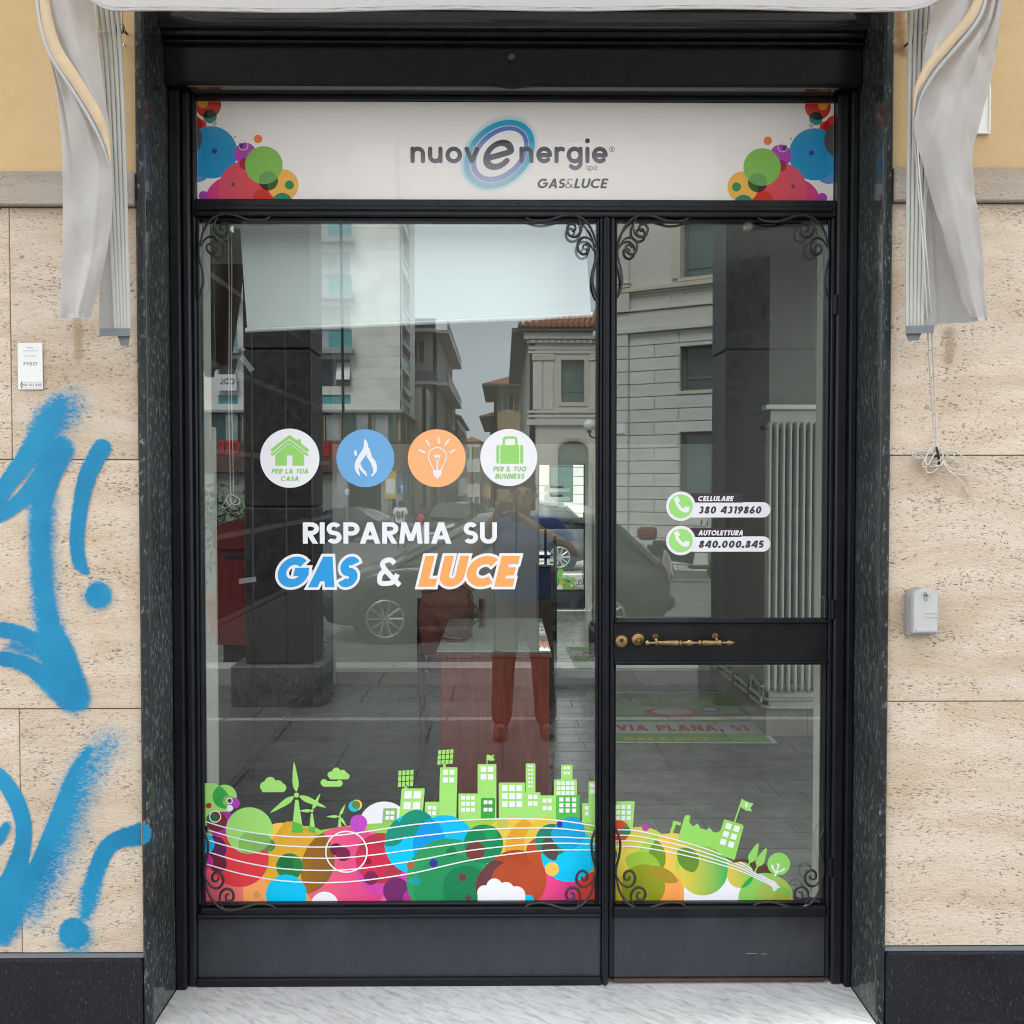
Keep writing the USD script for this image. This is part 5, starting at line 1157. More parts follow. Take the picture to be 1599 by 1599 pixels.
graffiti([
    ([(-20, 1195), (4, 1218), (24, 1248), (36, 1285), (35, 1322), (24, 1360), (8, 1400), (-8, 1440)], [9, 11, 12, 11.5, 12, 15, 20, 24], [3, 3, 3, 3, 3, 3, 5, 6], [2.5, 2.5, 2.5, 2.5, 3, 3, 6, 8]),
    ([(-20, 1330), (0, 1305), (10, 1290)], [9, 8, 5], 4, 4),
    ([(140, 1178), (118, 1212), (102, 1252), (84, 1296), (66, 1338), (42, 1384), (14, 1424), (-10, 1450)], [14, 13, 13, 13, 12, 13, 18, 24], [5, 5, 3.5, 3, 3, 3, 4, 6], [46, 42, 30, 24, 24, 26, 22, 22], [.5, .72, .92, 1, 1, 1, 1, 1]),
    ([(170, 1160), (128, 1220), (104, 1300), (74, 1372), (50, 1420)], [20, 22, 18, 16, 14], 26, 30, [.33, .44, .46, .5, .5])],
    (0, 1130, 220, 1480), 'blue sprayed letter at the lower left corner, half of it outside the frame')
graffiti([([(219, 1302), (210, 1305), (190, 1309), (170, 1321), (156, 1345), (146, 1375), (139, 1402), (133, 1428)], [15.5, 15, 13, 12, 11.5, 10, 8, 3], [4, 3.5, 3, 3, 4, 9, 15, 17], [4, 3.5, 3, 3, 4, 9, 15, 17]),
          ([(115, 1457), (115.5, 1458)], [21, 21], 6, 6, [1, 1]), ([(118, 1464), (118.5, 1465)], [24, 24], 18, 18, [.42, .42])],
         (80, 1270, 236, 1500), 'blue sprayed question mark ending on the granite jamb, with a round dot', True)

# stains on the walls
def stain_sheet(name, label, matn, pts, rad, soft, amp, y, bounds, step=3.0):
    xs, ys = np.arange(bounds[0], bounds[2], step), np.arange(bounds[1], bounds[3], step)
    gx, gy = np.meshgrid(xs, ys); P = np.stack([gx.ravel(), gy.ravel()], 1)
    amt = np.zeros(len(P))
    for p in pts: amt = np.maximum(amt, seg_field(P, p, rad, soft, soft, amp))
    v = np.array([W(a, b, y) for a, b in P]); m = sheet(v.reshape(len(ys), len(xs), 3))
    obj(name, trimesh.Trimesh(m.vertices, np.array(m.faces)[:, ::-1], process=False), matn, None, label, 'stain', fl=amt)
stain_sheet('rust_stain', 'rusty brown stain on the yellow plaster beside the right pulley', 'rust_stain', [[(1403, 22), (1405, 50), (1407, 72)], [(1396, 74), (1412, 80)]], 8, 9, .75, YW + .002, (1393, 8, 1428, 104))
stain_sheet('dirt_stain', 'brown streak on travertine under the left awning bracket', 'dirt_stain', [[(120, 502), (121, 530), (122, 556)]], 7, 2.5, .62, YW - .003, (100, 494, 140, 572))
stain_sheet('dirt_stain', 'brown streak on travertine under the right awning cloth', 'dirt_stain', [[(1484, 515), (1484, 545), (1482, 562)]], 7, 2.5, .62, YW - .003, (1466, 505, 1502, 578))
stain_sheet('dirt_stain', 'brown smudge on travertine below the tied cord', 'dirt_stain', [[(1432, 722), (1440, 735), (1452, 742)], [(1505, 745), (1508, 772)]], 6, 12, .55, YW - .003, (1408, 700, 1530, 792))

# ================================================================ small things on the walls
YN = YW - .004
t = thing('paper_notice', 'small white paper notice with code FY037 stuck on the travertine', 'notice')
a, b = XZ(28.5, 608, YN), XZ(66, 535.5, YN)
m = bx(a[0], b[0], YN - .0004, YN + .0016, a[1], b[1]); obj('sheet', m, 'paper_print', t, colors=np.tile(srgb(226, 228, 226), (len(m.vertices), 1)))
GY = srgb(105, 106, 106)
for g in word('FY037', 37, 58, 570.5, 565.5, .14, .2, y=YN - .0008): sheet_part('letter', g, GY, t, YN - .0008, 'paper_print')
for g in word('800 013 838', 34.5, 63.5, 603, 599, .15, .16, y=YN - .0008): sheet_part('digit', g, GY, t, YN - .0008, 'paper_print')
fr = sbox(*XZ(33, 606, YN), *XZ(64.5, 596.5, YN)); sheet_part('number_frame', fr.difference(fr.buffer(-.0006)).union(_st([XZ(34.5, 605.5, YN), XZ(32.6, 601, YN), XZ(34.5, 596.5, YN)], .0022)), srgb(90, 90, 90), t, YN - .0008, 'paper_print')
for yy, x0, x1 in ((542.5, 42, 52), (547.8, 36, 59), (555.8, 37, 57)):
    for q in np.arange(x0, x1, 2.6): sheet_part('fine_print', sbox(*XZ(q, yy + .6, YN), *XZ(q + 1.9, yy - .6, YN)), srgb(175, 176, 176), t, YN - .0008, 'paper_print')

t = thing('key_box', 'small grey key safe with a lock on the right travertine wall', 'key safe')
def rbox(px0, px1, py0, py1, rt, y):
    a, b = XZ(px0, py1, y), XZ(px1, py0, y); w = (b[0] - a[0]); r = w * rt
    return unary_union([sbox(a[0], a[1] + .003, b[0], b[1] - r), sbox(a[0] + .003, a[1], b[0] - .003, b[1] - r), affinity.scale(Point(a[0] + w / 2, b[1] - r).buffer(1, quad_segs=12), w / 2, r), Point(a[0] + .003, a[1] + .003).buffer(.003), Point(b[0] - .003, a[1] + .003).buffer(.003)])
back = rbox(1417, 1464, 918, 992, .3, YW - .03)
obj('case', ext(back, YW - .028, YW + .003), 'grey_plastic_dark', t)
front = rbox(1425, 1465.5, 919, 989, .32, YW - .045)
obj('cover', [ext(front, YW - .043, YW - .027), ext(front.buffer(-.003), YW - .046, YW - .042)], 'grey_plastic', t)
c = W(1446, 928, YW - .046)
obj('lock', lathe([(0, -.006), (.006, -.005), (.008, 0)], 'y', c, 18), 'steel', t)
obj('keyhole_slot', bx(c[0] - .0035, c[0] + .0035, c[1] - .004, c[1], c[2] - .018, c[2] - .004, .002), 'steel', t)
obj('keyhole', bx(c[0] - .001, c[0] + .001, c[1] - .0068, c[1] - .005, c[2] - .003, c[2] + .003), 'dark_metal', t)
for yy in (954, 960): a, b = XZ(1434, yy + .6, YW), XZ(1456, yy - .6, YW); obj('embossed_line', bx(a[0], b[0], YW - .0472, YW - .0455, a[1], b[1]), 'grey_plastic', t)
a, b = XZ(1430, 987, YW - .046), XZ(1463, 981, YW - .046); obj('hinge', bx(a[0], b[0], YW - .0495, YW - .044, a[1], b[1], .002), 'grey_plastic', t)

t = thing('wall_plate', 'small white framed plate on the yellow plaster behind the right drape', 'plate')
a, b = XZ(1505, 210, YW), XZ(1546, 132, YW)
obj('frame', [bx(a[0], b[0], YW - .008, YW + .005, a[1], a[1] + .006, .002), bx(a[0], b[0], YW - .008, YW + .005, b[1] - .006, b[1], .002), bx(b[0] - .006, b[0], YW - .008, YW + .005, a[1] + .006, b[1] - .006, .002), bx(a[0], a[0] + .006, YW - .008, YW + .005, a[1] + .006, b[1] - .006, .002)], 'white_plastic', t)
obj('plate', bx(a[0] + .005, b[0] - .005, YW - .004, YW + .004, a[1] + .005, b[1] - .005), 'white_plastic', t)

# ================================================================ the awning: hood, front valance, side drapes gathered at both ends
aw = thing('awning', 'white cloth awning hood with twisted side drapes over the shopfront', 'awning')
YA = -.52
def vedge(px):
    return np.interp(px, [120, 143, 152, 162, 176, 200, 420, 800, 1200, 1380, 1420, 1445, 1462, 1475, 1500], [-30, 0, 6, 12.5, 16.5, 17.5, 17, 15, 14.5, 16.5, 16, 11, 2, -10, -30])
px = np.concatenate([np.linspace(120, 205, 26), np.linspace(215, 1375, 90), np.linspace(1382, 1500, 30)])
rows = np.linspace(0, 1, 14)
def valance(dy, z1, e0=0.0):
    G = []
    for r_ in rows:
        line = []
        for q in px:
            a = W(q, vedge(q) - e0, YA); z = a[2] + (z1 - a[2]) * r_
            line.append((a[0], YA + dy + .006 * math.sin(a[0] * 9) * (1 - r_) + .004 * math.sin(a[0] * 23 + 1), z))
        G.append(line)
    return sheet(G)
obj('valance', valance(0, 3.18), 'awning_valance', aw, smooth=True)
hemp = np.array([W(q, vedge(q), YA) + [0, .006 * math.sin(W(q, 0, YA)[0] * 9), 0] for q in px])
obj('valance_hem', tube(hemp, .0028, 8), 'awning_hem', aw, smooth=True)
seam = np.array([W(q, vedge(q) - 4.2, YA) + [0, .006 * math.sin(W(q, 0, YA)[0] * 9) - .0035, 0] for q in px]); obj('valance_seam', tube(seam, .0009, 5), 'awning_hem', aw)
a0, a1 = W(120, -30, YA)[0], W(1500, -30, YA)[0]
G = [[(x, YA + (-.262 - YA) * (1 - math.cos(q * PI / 2)) , 3.18 + .62 * math.sin(q * PI / 2)) for x in np.linspace(a0, a1, 20)] for q in np.linspace(0, 1, 12)]
obj('hood', sheet(G), 'awning_cloth', aw, smooth=True)
def drape(left, right_, y, fold, rows, name, matn, nx=24, tfix=None):
    """A hanging cloth between two outlines measured in the photograph; fold(s, t) gives its depth."""
    l = np.array(left, float); r = np.array(right_, float); G = []
    for k, py in enumerate(rows):
        xl, xr = np.interp(py, l[:, 1], l[:, 0]), np.interp(py, r[:, 1], r[:, 0]); tt = k / (len(rows) - 1) if tfix is None else tfix; row = []
        for s in np.linspace(0, 1, nx):
            q = W(xl + (xr - xl) * s, py, y + fold(s, tt)); q = q + np.array([0, crease(q), 0]); row.append(q)
        G.append(row)
    return obj(name, sheet(G), matn, aw, smooth=True)
def crease(q):
    f = meshkit.fbm(np.array([q[0] * 16 + q[2] * 5, q[2] * 4.5 - q[0] * 6, 3.0]), 3, 4) - .5
    return .030 * f * abs(f) * 3 + .006 * f
def sm(pts):
    """A smooth outline through the points (x against y)."""
    p = spline(np.array(pts, float), 10); return p[np.argsort(p[:, 1])]
def strip(center, halfw, y, name, matn, off=0.0, yoff=0.0):
    c = spline(np.array(center, float), 8); T = np.gradient(c, axis=0); T /= np.linalg.norm(T, axis=1, keepdims=True); N = np.stack([-T[:, 1], T[:, 0]], 1)
    hw = np.interp(np.linspace(0, 1, len(c)), np.linspace(0, 1, len(halfw)), halfw); G = []
    for i in range(len(c)):
        G.append([W(*(c[i] + N[i] * (off + hw[i] * s)), y + yoff - .006 * (1 - s * s)) for s in np.linspace(-1, 1, 7)])
    return obj(name, sheet(G), matn, aw, smooth=True)
bump = lambda s, c, w: math.exp(-((s - c) / w) ** 2)
foldL = lambda s, t: -.034 * bump(s, .60, .30) + .030 * bump(s, .17, .05) * max(0, 1 - t * 1.5) - .012 * math.sin(s * 7 + t * 2) - .012 * bump(s, .80 - .2 * t, .07) * t + .004 * math.sin(t * 23 + s * 5)
foldR = lambda s, t: -.036 * bump(s, .38, .28) - .022 * bump(s, .80, .09) * max(0, 1 - 1.7 * t) + .030 * bump(s, .62, .05) * max(0, 1 - 2 * t) + .008 * math.sin(s * 9) - .010 * bump(s, .65, .08) * t + .004 * math.sin(t * 21 + s * 4)
# left drape
bandL = [(57, -30), (60, 0), (66, 40), (80, 82), (103, 120), (126, 154), (148, 192), (163, 226), (173, 258)]
outL = sm([(57, -30), (59, 10), (64, 45), (74, 80), (83, 120), (91, 170), (97, 240), (98.5, 290), (97, 390), (92.5, 491)])
rightL2 = sm([(60, 0), (66, 40), (80, 82), (103, 120), (126, 154), (148, 192), (163, 226), (173, 258), (176, 292), (174.5, 338), (166, 396), (153.5, 450), (141, 497)])
drape(outL, rightL2, -.44, foldL, np.linspace(30, 494, 60), 'side_drape', 'awning_cloth', 36)
upR = sm([(142, -30), (145, 0), (151, 50), (157, 95), (163, 140), (168, 180), (172, 215), (175, 258)])
drape(sm(bandL), upR, -.455, lambda s, t: -.02 * math.sin(s * PI) - .02 * bump(s, .55, .14) * (1 - t) - .014 * (1 - s), np.linspace(-25, 256, 40), 'upper_drape', 'awning_cloth', 30)
strip([(57 + 9, -30), (69, 0), (75, 38), (88, 78), (111, 114), (133, 148), (155, 186), (168, 222), (174, 262)], [7, 8, 9, 9.5, 9.5, 9, 8, 5, 1], -.468, 'lining_strip', 'awning_lining', 0, -.02)
strip([(56, -30), (58, 0), (64, 40), (77, 82), (100, 120), (123, 155), (146, 195), (163, 232), (175, 272)], [3.2, 3.2, 3.2, 3.4, 3.4, 3.2, 3, 2.4, 1], -.472, 'strip_edge', 'awning_hem', 0, -.012)
drape(outL, rightL2, -.4415, foldL, np.linspace(489, 497, 4), 'drape_hem', 'awning_hem', 36, 1.0)
# right drape
bandR = [(1541, -30), (1538, 0), (1529, 25), (1511, 50), (1486, 78), (1463, 104), (1446, 128), (1435, 150), (1428, 180)]
outR = sm([(1567, -30), (1565.5, 0), (1562, 40), (1555, 90), (1547, 135), (1538, 170), (1528, 205), (1521.5, 236), (1524, 290), (1530, 350), (1536, 420), (1541, 498)])
leftR2 = sm([(1538, 0), (1529, 25), (1511, 50), (1486, 78), (1463, 104), (1446, 128), (1435, 150), (1428, 180), (1427, 198), (1431, 220), (1441, 255), (1456, 312), (1476, 382), (1497, 446), (1512, 488), (1518, 501)])
drape(leftR2, outR, -.44, foldR, np.linspace(-25, 499, 64), 'side_drape', 'awning_cloth', 36)
drape(sm([(1461, -30), (1458, 0), (1449, 50), (1441, 100), (1434, 142), (1428, 180)]), sm(bandR), -.46, lambda s, t: -.02 * math.sin(s * PI) - .014 * s - .01 * bump(s, .4, .2), np.linspace(-25, 178, 30), 'upper_drape', 'awning_cloth', 30)
strip([(1531, -30), (1528, -2), (1518, 22), (1500, 46), (1476, 73), (1454, 99), (1439, 124), (1430, 147), (1426, 182)], [7, 7.5, 8, 8, 8, 7.5, 6, 4, 1], -.472, 'lining_strip', 'awning_lining', 0, -.02)
strip([(1541, -30), (1538, 1), (1529, 27), (1511, 53), (1487, 81), (1464, 108), (1447, 133), (1435, 157), (1428, 192)], [3, 3.2, 3.4, 3.4, 3.2, 3, 2.6, 2, 1], -.476, 'strip_edge', 'awning_hem', 0, -.012)
drape(leftR2, outR, -.4415, foldR, np.linspace(495, 501, 4), 'drape_hem', 'awning_hem', 36, 1.0)
# gathered ribs, their flat panel and foot caps
for i in range(5):
    p = [W(146 + 8.2 * i, -30, -.42), W(158 + 7.4 * i, 70, -.415), W(167 + 6.6 * i, 220, -.41), W(176 + 5.6 * i, 400, -.41), W(181.5 + 5.0 * i, 514, -.41)]
    obj('rib', tube(spline(p, 6), .0058, 8), 'rail', aw, smooth=True)
for i in range(5):
    p = [W(1424 + 7.5 * i, -20, -.42), W(1421 + 7.2 * i, 70, -.415), W(1419 + 6.6 * i, 240, -.41), W(1417 + 6.2 * i, 400, -.41), W(1416.5 + 5.6 * i, 510, -.41)]
    obj('rib', tube(spline(p, 6), .0058, 8), 'rail', aw, smooth=True)
def quad_panel(name, c4, y0, y1, m):
    f = [W(a, b, y0) for a, b in c4]; g = [W(a, b, y1) for a, b in c4]
    v = np.array(f + g); obj(name, trimesh.convex.convex_hull(v), m, aw)
quad_panel('side_panel', [(160, 300), (181, 300), (183, 514), (154, 513)], -.405, -.395, 'awning_cloth')
quad_panel('foot_cap', [(155, 513), (203, 512.5), (203.5, 525), (156, 525)], -.42, -.39, 'cap_grey')
quad_panel('foot_tab', [(183, 524), (203, 524), (201, 540), (189, 540)], -.41, -.395, 'cap_grey')
quad_panel('side_panel', [(1440, 300), (1452, 300), (1464, 509), (1443, 510)], -.405, -.395, 'awning_cloth')
quad_panel('rear_flap', [(1446, 250), (1462, 250), (1524, 503), (1462, 506)], -.398, -.394, 'awning_cloth')
quad_panel('foot_cap', [(1414, 509), (1459, 508), (1458, 520), (1414, 521)], -.42, -.39, 'cap_grey')
quad_panel('foot_tab', [(1414, 520), (1439, 520), (1434, 532), (1418, 532)], -.41, -.395, 'cap_grey')
quad_panel('arm_plate', [(1430, 12), (1446, 10), (1444, 120), (1432, 122)], -.405, -.398, 'cap_grey')
# pulleys with their ties
def pulley(px, py, label, tie):
    t = thing('pulley', label, 'pulley')
    c = W(px, py, -.315)
    a = np.linspace(0, 2 * PI, 24, endpoint=False)
    obj('wheel', lathe([(0, -.011), (.011, -.011), (.013, -.008), (.009, -.003), (.009, .003), (.013, .008), (.011, .011), (0, .011)], 'x', c, 20), 'black_gloss', t)
    obj('cheek', tube([c + [.013, .011 * math.cos(q), .011 * math.sin(q)] for q in a], .0016, 6, closed=True), 'steel', t)
    obj('axle', lathe([(0, -.016), (.003, -.016), (.003, .016), (0, .016)], 'x', c, 10), 'steel', t)
    obj('hanger', tube([c + [.0, .0, .010], c + [.0, .03, .014], [c[0], YW + .006, c[2] + .014]], .003, 8), 'dark_metal', t)
    obj('tie', tube([W(a_, b_, y_) for a_, b_, y_ in tie], .0022, 6), 'cord', t, smooth=True)
pulley(185, 45, 'black pulley with a cord tie by the left awning ribs', [(153, 58, -.43), (155, 50, -.435), (160, 49, -.435), (166, 51, -.43), (186, 54, -.325)])
pulley(1427, 65, 'black pulley with thin cord by the right awning ribs', [(1432, 57, -.325), (1440, 52, -.42), (1452, 47, -.44)])
t = thing('ring_hook', 'small metal ring hook on the wall under the left pulley', 'hook')
c = W(189, 70, -.285); a = np.linspace(0, 2 * PI, 20, endpoint=False)
obj('ring', tube([c + [.008 * math.cos(q), 0, .010 * math.sin(q)] for q in a], .0018, 6, closed=True), 'steel', t); obj('shank', tube([c + [0, 0, .01], c + [0, .012, .012], c + [0, .036, .012]], .002, 6), 'steel', t)
t = thing('pull_cord', 'short cord hanging into the left pulley from the awning', 'cord')
obj('strand', tube([W(192, -30, -.40), W(191.5, 10, -.39), W(191, 42, -.325)], .0021, 6), 'cord', t)

# the long cords on the right and their knot
t = thing('tied_rope', 'thin grey awning cords tied in loose loops on the right travertine', 'rope')
CR = .0021
strands = [[(1416, -30, -.42), (1418, 30, -.40), (1421, 90, -.40), (1426, 180, -.40), (1431, 260, -.43), (1438, 340, -.445), (1444, 430, -.44), (1449, 520, -.39), (1453, 600, -.32), (1457, 660, -.28), (1459, 704, -.27)],
           [(1428, 76, -.325), (1429, 140, -.40), (1432, 220, -.44), (1438, 300, -.45), (1447, 400, -.445), (1453, 480, -.41), (1457, 560, -.35), (1460, 630, -.30), (1462, 680, -.275), (1462, 706, -.27)]]
for s in strands: obj('strand', tube(spline([W(*q) for q in s], 6), CR, 6), 'cord', t, smooth=True)
loops = [[(1460, 707), (1449, 702), (1436, 700.5), (1426, 704), (1425, 711), (1434, 716), (1444, 713), (1452, 707), (1460, 704)], [(1459, 709), (1447, 705), (1435, 703.5), (1428, 708), (1433, 713), (1443, 710)],
         [(1456, 697), (1449, 708), (1443, 718), (1441, 727), (1446, 729), (1453, 719), (1459, 708)], [(1453, 699), (1447, 711), (1445, 722), (1449, 726), (1455, 716), (1461, 706)],
         [(1446, 722), (1446, 732), (1448, 738), (1456, 737.5), (1464, 730), (1460, 726), (1450, 727)], [(1452, 722), (1462, 721), (1470, 716), (1472, 709), (1466, 704)], [(1450, 729), (1460, 728), (1470, 726), (1472, 717)],
         [(1466, 704), (1474, 707), (1483, 714), (1496, 721), (1506, 724), (1506, 730), (1499, 734), (1488, 733), (1478, 726), (1473, 715), (1471, 706)],
         [(1468, 704), (1478, 703), (1488, 706), (1490, 713), (1485, 718), (1476, 715), (1470, 708)], [(1470, 706), (1483, 704), (1497, 708), (1505, 717), (1506, 727)],
         [(1474, 722), (1480, 732), (1490, 739), (1503, 742), (1514, 739), (1518, 732), (1512, 725)], [(1471, 712), (1474, 724), (1482, 735), (1491, 743), (1500, 751), (1507, 760), (1511, 772)]]
for i, l in enumerate(loops):
    p = [np.array(W(a, b, YW - .010 - .016 * math.sin(PI * (k + .5) / len(l)) - .002 * (i % 4))) for k, (a, b) in enumerate(l)]
    obj('loop', tube(spline(p, 6), CR, 6), 'cord', t, smooth=True)
c = W(1460, 712, YW)
obj('cleat', [tube([c, c + [0, -.02, 0]], .004, 8), tube([c + [-.004, -.018, .025], c + [0, -.024, 0], c + [.004, -.018, -.025]], .0035, 8)], 'dark_metal', t)
# ================================================================ the room behind the glass
XRW, YJG, YB, XLW, XRR, ZC = 1.646, 3.13, 4.80, -1.78, 2.4, 2.95
fl = thing('interior_floor', 'grey plank tiled floor of the shop', 'floor', kind='structure')
obj('screed', bx(XLW, XRR, .145, YB + .02, Z0 - .08, Z0 - .006), 'grout', fl)
yy, row = .16, 0
while yy < YB:
    x = XLW - (row % 3) * .21
    while x < XRR:
        a, b = max(x, XLW), min(x + .62, XRR if yy < YJG else XRW)
        if b - a > .03: obj('tile', bx(a + .002, b - .002, yy + .002, min(yy + .198, YB) - .002, Z0 - .01, Z0 + RNG.uniform(-.0006, .0006), .0015), 'tile', fl)
        x += .62
    yy += .2; row += 1
rm = thing('interior_walls', 'grey painted walls and ceiling of the shop room', 'walls', kind='structure')
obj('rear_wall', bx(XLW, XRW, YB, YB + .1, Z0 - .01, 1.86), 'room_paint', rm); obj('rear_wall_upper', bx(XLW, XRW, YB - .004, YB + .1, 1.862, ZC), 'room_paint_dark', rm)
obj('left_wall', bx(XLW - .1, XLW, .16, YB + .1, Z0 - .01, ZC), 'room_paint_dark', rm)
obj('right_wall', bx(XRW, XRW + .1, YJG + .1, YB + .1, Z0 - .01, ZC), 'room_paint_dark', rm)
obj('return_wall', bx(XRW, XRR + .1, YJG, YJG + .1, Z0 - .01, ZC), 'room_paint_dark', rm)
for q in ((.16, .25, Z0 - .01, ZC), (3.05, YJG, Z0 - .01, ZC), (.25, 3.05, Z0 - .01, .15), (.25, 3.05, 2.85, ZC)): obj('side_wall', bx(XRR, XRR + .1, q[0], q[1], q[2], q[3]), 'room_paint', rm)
# the shop stands on a corner: a second shop window looks on to the side street
sw = thing('side_window', 'shop window to the side street, out of sight behind the door jamb', 'shop window')
for y in (.25, 1.63, 3.0): obj('post', bx(XRR + .02, XRR + .08, y, y + .05, .15, 2.85, .004), 'frame_paint', sw)
for z in (.15, 2.80): obj('rail', bx(XRR + .02, XRR + .08, .3, 3.0, z, z + .05, .004), 'frame_paint', sw)
vv = np.array([[XRR + .05, .3, .2], [XRR + .05, 3.0, .2], [XRR + .05, 3.0, 2.8], [XRR + .05, .3, 2.8]]); obj('pane', trimesh.Trimesh(vv, [[0, 1, 2], [0, 2, 3]], process=False), 'side_pane', sw)
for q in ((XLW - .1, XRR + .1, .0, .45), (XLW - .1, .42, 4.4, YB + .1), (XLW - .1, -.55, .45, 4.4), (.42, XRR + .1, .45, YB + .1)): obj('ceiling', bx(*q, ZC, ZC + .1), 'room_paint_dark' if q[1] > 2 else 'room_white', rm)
rl = thing('rooflight', 'glazed rooflight over the front of the shop room, above the sign', 'rooflight')
for x in (-.55, -.06, .37): obj('bar', bx(x, x + .05, .45, 4.4, ZC + .02, ZC + .08, .004), 'frame_paint', rl)
vv = np.array([[-.55, .45, ZC + .05], [.42, .45, ZC + .05], [.42, 4.4, ZC + .05], [-.55, 4.4, ZC + .05]]); obj('pane', trimesh.Trimesh(vv, [[0, 1, 2], [0, 2, 3]], process=False), 'side_pane', rl)
obj('window_reveal', bx(-1.2, GL - .004, .071, .15, Z0, ZC), 'reveal', rm)
obj('window_reveal', bx(-1.2, GL - .001, .1505, .195, Z0, 1.735, .004), 'reveal', rm)
obj('window_reveal', bx(GR + .006, 1.3, .071, .135, Z0, ZC), 'reveal', rm)
obj('front_wall', bx(XLW - .1, -1.2, .161, .25, Z0, ZC), 'room_paint', rm); obj('front_wall', bx(1.3, XRR + .1, .161, .25, Z0, ZC), 'room_paint', rm)
for i in range(3): obj('skirting', bx(XRW - .012, XRW, YJG - .01 + i * .56, YJG - .012 + (i + 1) * .56, Z0, .15, .002), 'skirting', rm)
for i in range(3): obj('skirting', bx(XRW - .012 + i * .26, XRW - .014 + (i + 1) * .26, YJG - .022, YJG, Z0, .15, .002), 'skirting', rm)
obj('skirting', bx(-1.3, XRW - .012, YB - .012, YB, Z0, .075, .002), 'skirting', rm)
for i in range(3):
    a = W(738 + i * 34, 800, YB)[0]; b = W(738 + (i + 1) * 34, 800, YB)[0]
    obj('wall_panel', bx(a + .003, b - .003, YB - .025, YB - .005, .08, 1.858, .003), 'room_paint', rm)
obj('wall_panel', bx(W(926, 800, YB)[0], 1.63, YB - .02, YB - .005, .08, 1.858, .003), 'room_paint', rm)

t = thing('mirror', 'tall frameless mirror on the rear wall of the shop', 'mirror')
a, b = W(842, 1044, YB - .03), W(925, 726, YB - .03)
obj('glass', bx(a[0], b[0], YB - .032, YB - .026, a[2], b[2]), 'mirror', t)
obj('ledge', bx(a[0], b[0] + .02, YB - .06, YB - .002, a[2] - .07, a[2] - .004, .004), 'room_white', t)

# dark shelving along the left wall
t = thing('shelf_unit', 'tall dark brown shelving along the left wall inside the shop', 'shelves')
S0, S1 = .55, 4.75
obj('back', bx(XLW, XLW + .02, S0, S1, Z0, 2.7), 'wenge', t)
for y in np.linspace(S0, S1, 6): obj('upright', bx(XLW + .02, -1.32, y - .015, y + .015, Z0, 2.7, .002), 'wenge', t)
for z in (.12, .5, .9, 1.3, 1.7, 2.1, 2.5): obj('shelf', bx(XLW + .02, -1.325, S0 + .016, S1 - .016, z - .014, z + .014, .002), 'wenge', t)
for i in range(5): obj('cupboard_door', bx(-1.34, -1.322, S0 + .02 + i * .84, S0 + .82 + i * .84, .14, .88, .003), 'wenge', t)
# black cupboard before the rear wall
t = thing('black_cupboard', 'small black cupboard with glass top by the mirror', 'cupboard')
a = W(841, 880, 4.0)
obj('body', bx(a[0], a[0] + .13, 4.0, 4.55, Z0, .96, .003), 'black_gloss', t); obj('top', bx(a[0] - .005, a[0] + .135, 3.99, 4.56, .965, .98, .002), 'desk_glass', t)
obj('handle', tube([(a[0] + .115, 3.975, .80), (a[0] + .115, 3.97, .82), (a[0] + .115, 3.97, 1.16), (a[0] + .115, 3.975, 1.18)], .012, 8), 'black_gloss', t)

# the desk
t = thing('desk', 'red brown wooden desk with a dark glass top standing end on', 'desk')
x0, x1, y0, y1 = -.312, .228, 1.56, 2.72
obj('end_panel', bx(x0 + .02, x1 - .012, y0 + .02, y0 + .045, Z0, .735, .003), 'mahogany', t)
obj('end_panel', bx(x0 + .02, x1 - .012, y1 - .045, y1 - .02, Z0, .735, .003), 'mahogany', t)
obj('modesty_panel', bx(x0 + .03, x0 + .05, y0 + .045, y1 - .045, .25, .735, .003), 'mahogany', t)
obj('top', bx(x0, x1, y0, y1, .736, .756, .004), 'mahogany', t)
obj('glass_top', bx(x0 + .003, x1 - .003, y0 + .002, y1 - .003, .757, .769, .002), 'desk_glass', t)
for i in range(4):
    z = .12 + i * .15
    dr = obj('drawer', bx(x1 - .05, x1 - .013, y0 + .06, y0 + .5, z, z + .14, .004), 'mahogany', t)
    obj('knob', lathe([(0, -.006), (.005, -.006), (.004, .012), (.009, .018), (.010, .024), (.006, .029), (0, .030)], 'x', (x1 - .013, y0 + .12, z + .07), 14), 'dark_metal', dr, smooth=40)
obj('pull_rod', tube([(x1 + .012, y0 + .09, .06), (x1 + .016, y0 + .09, .27)], .006, 8), 'steel', t)

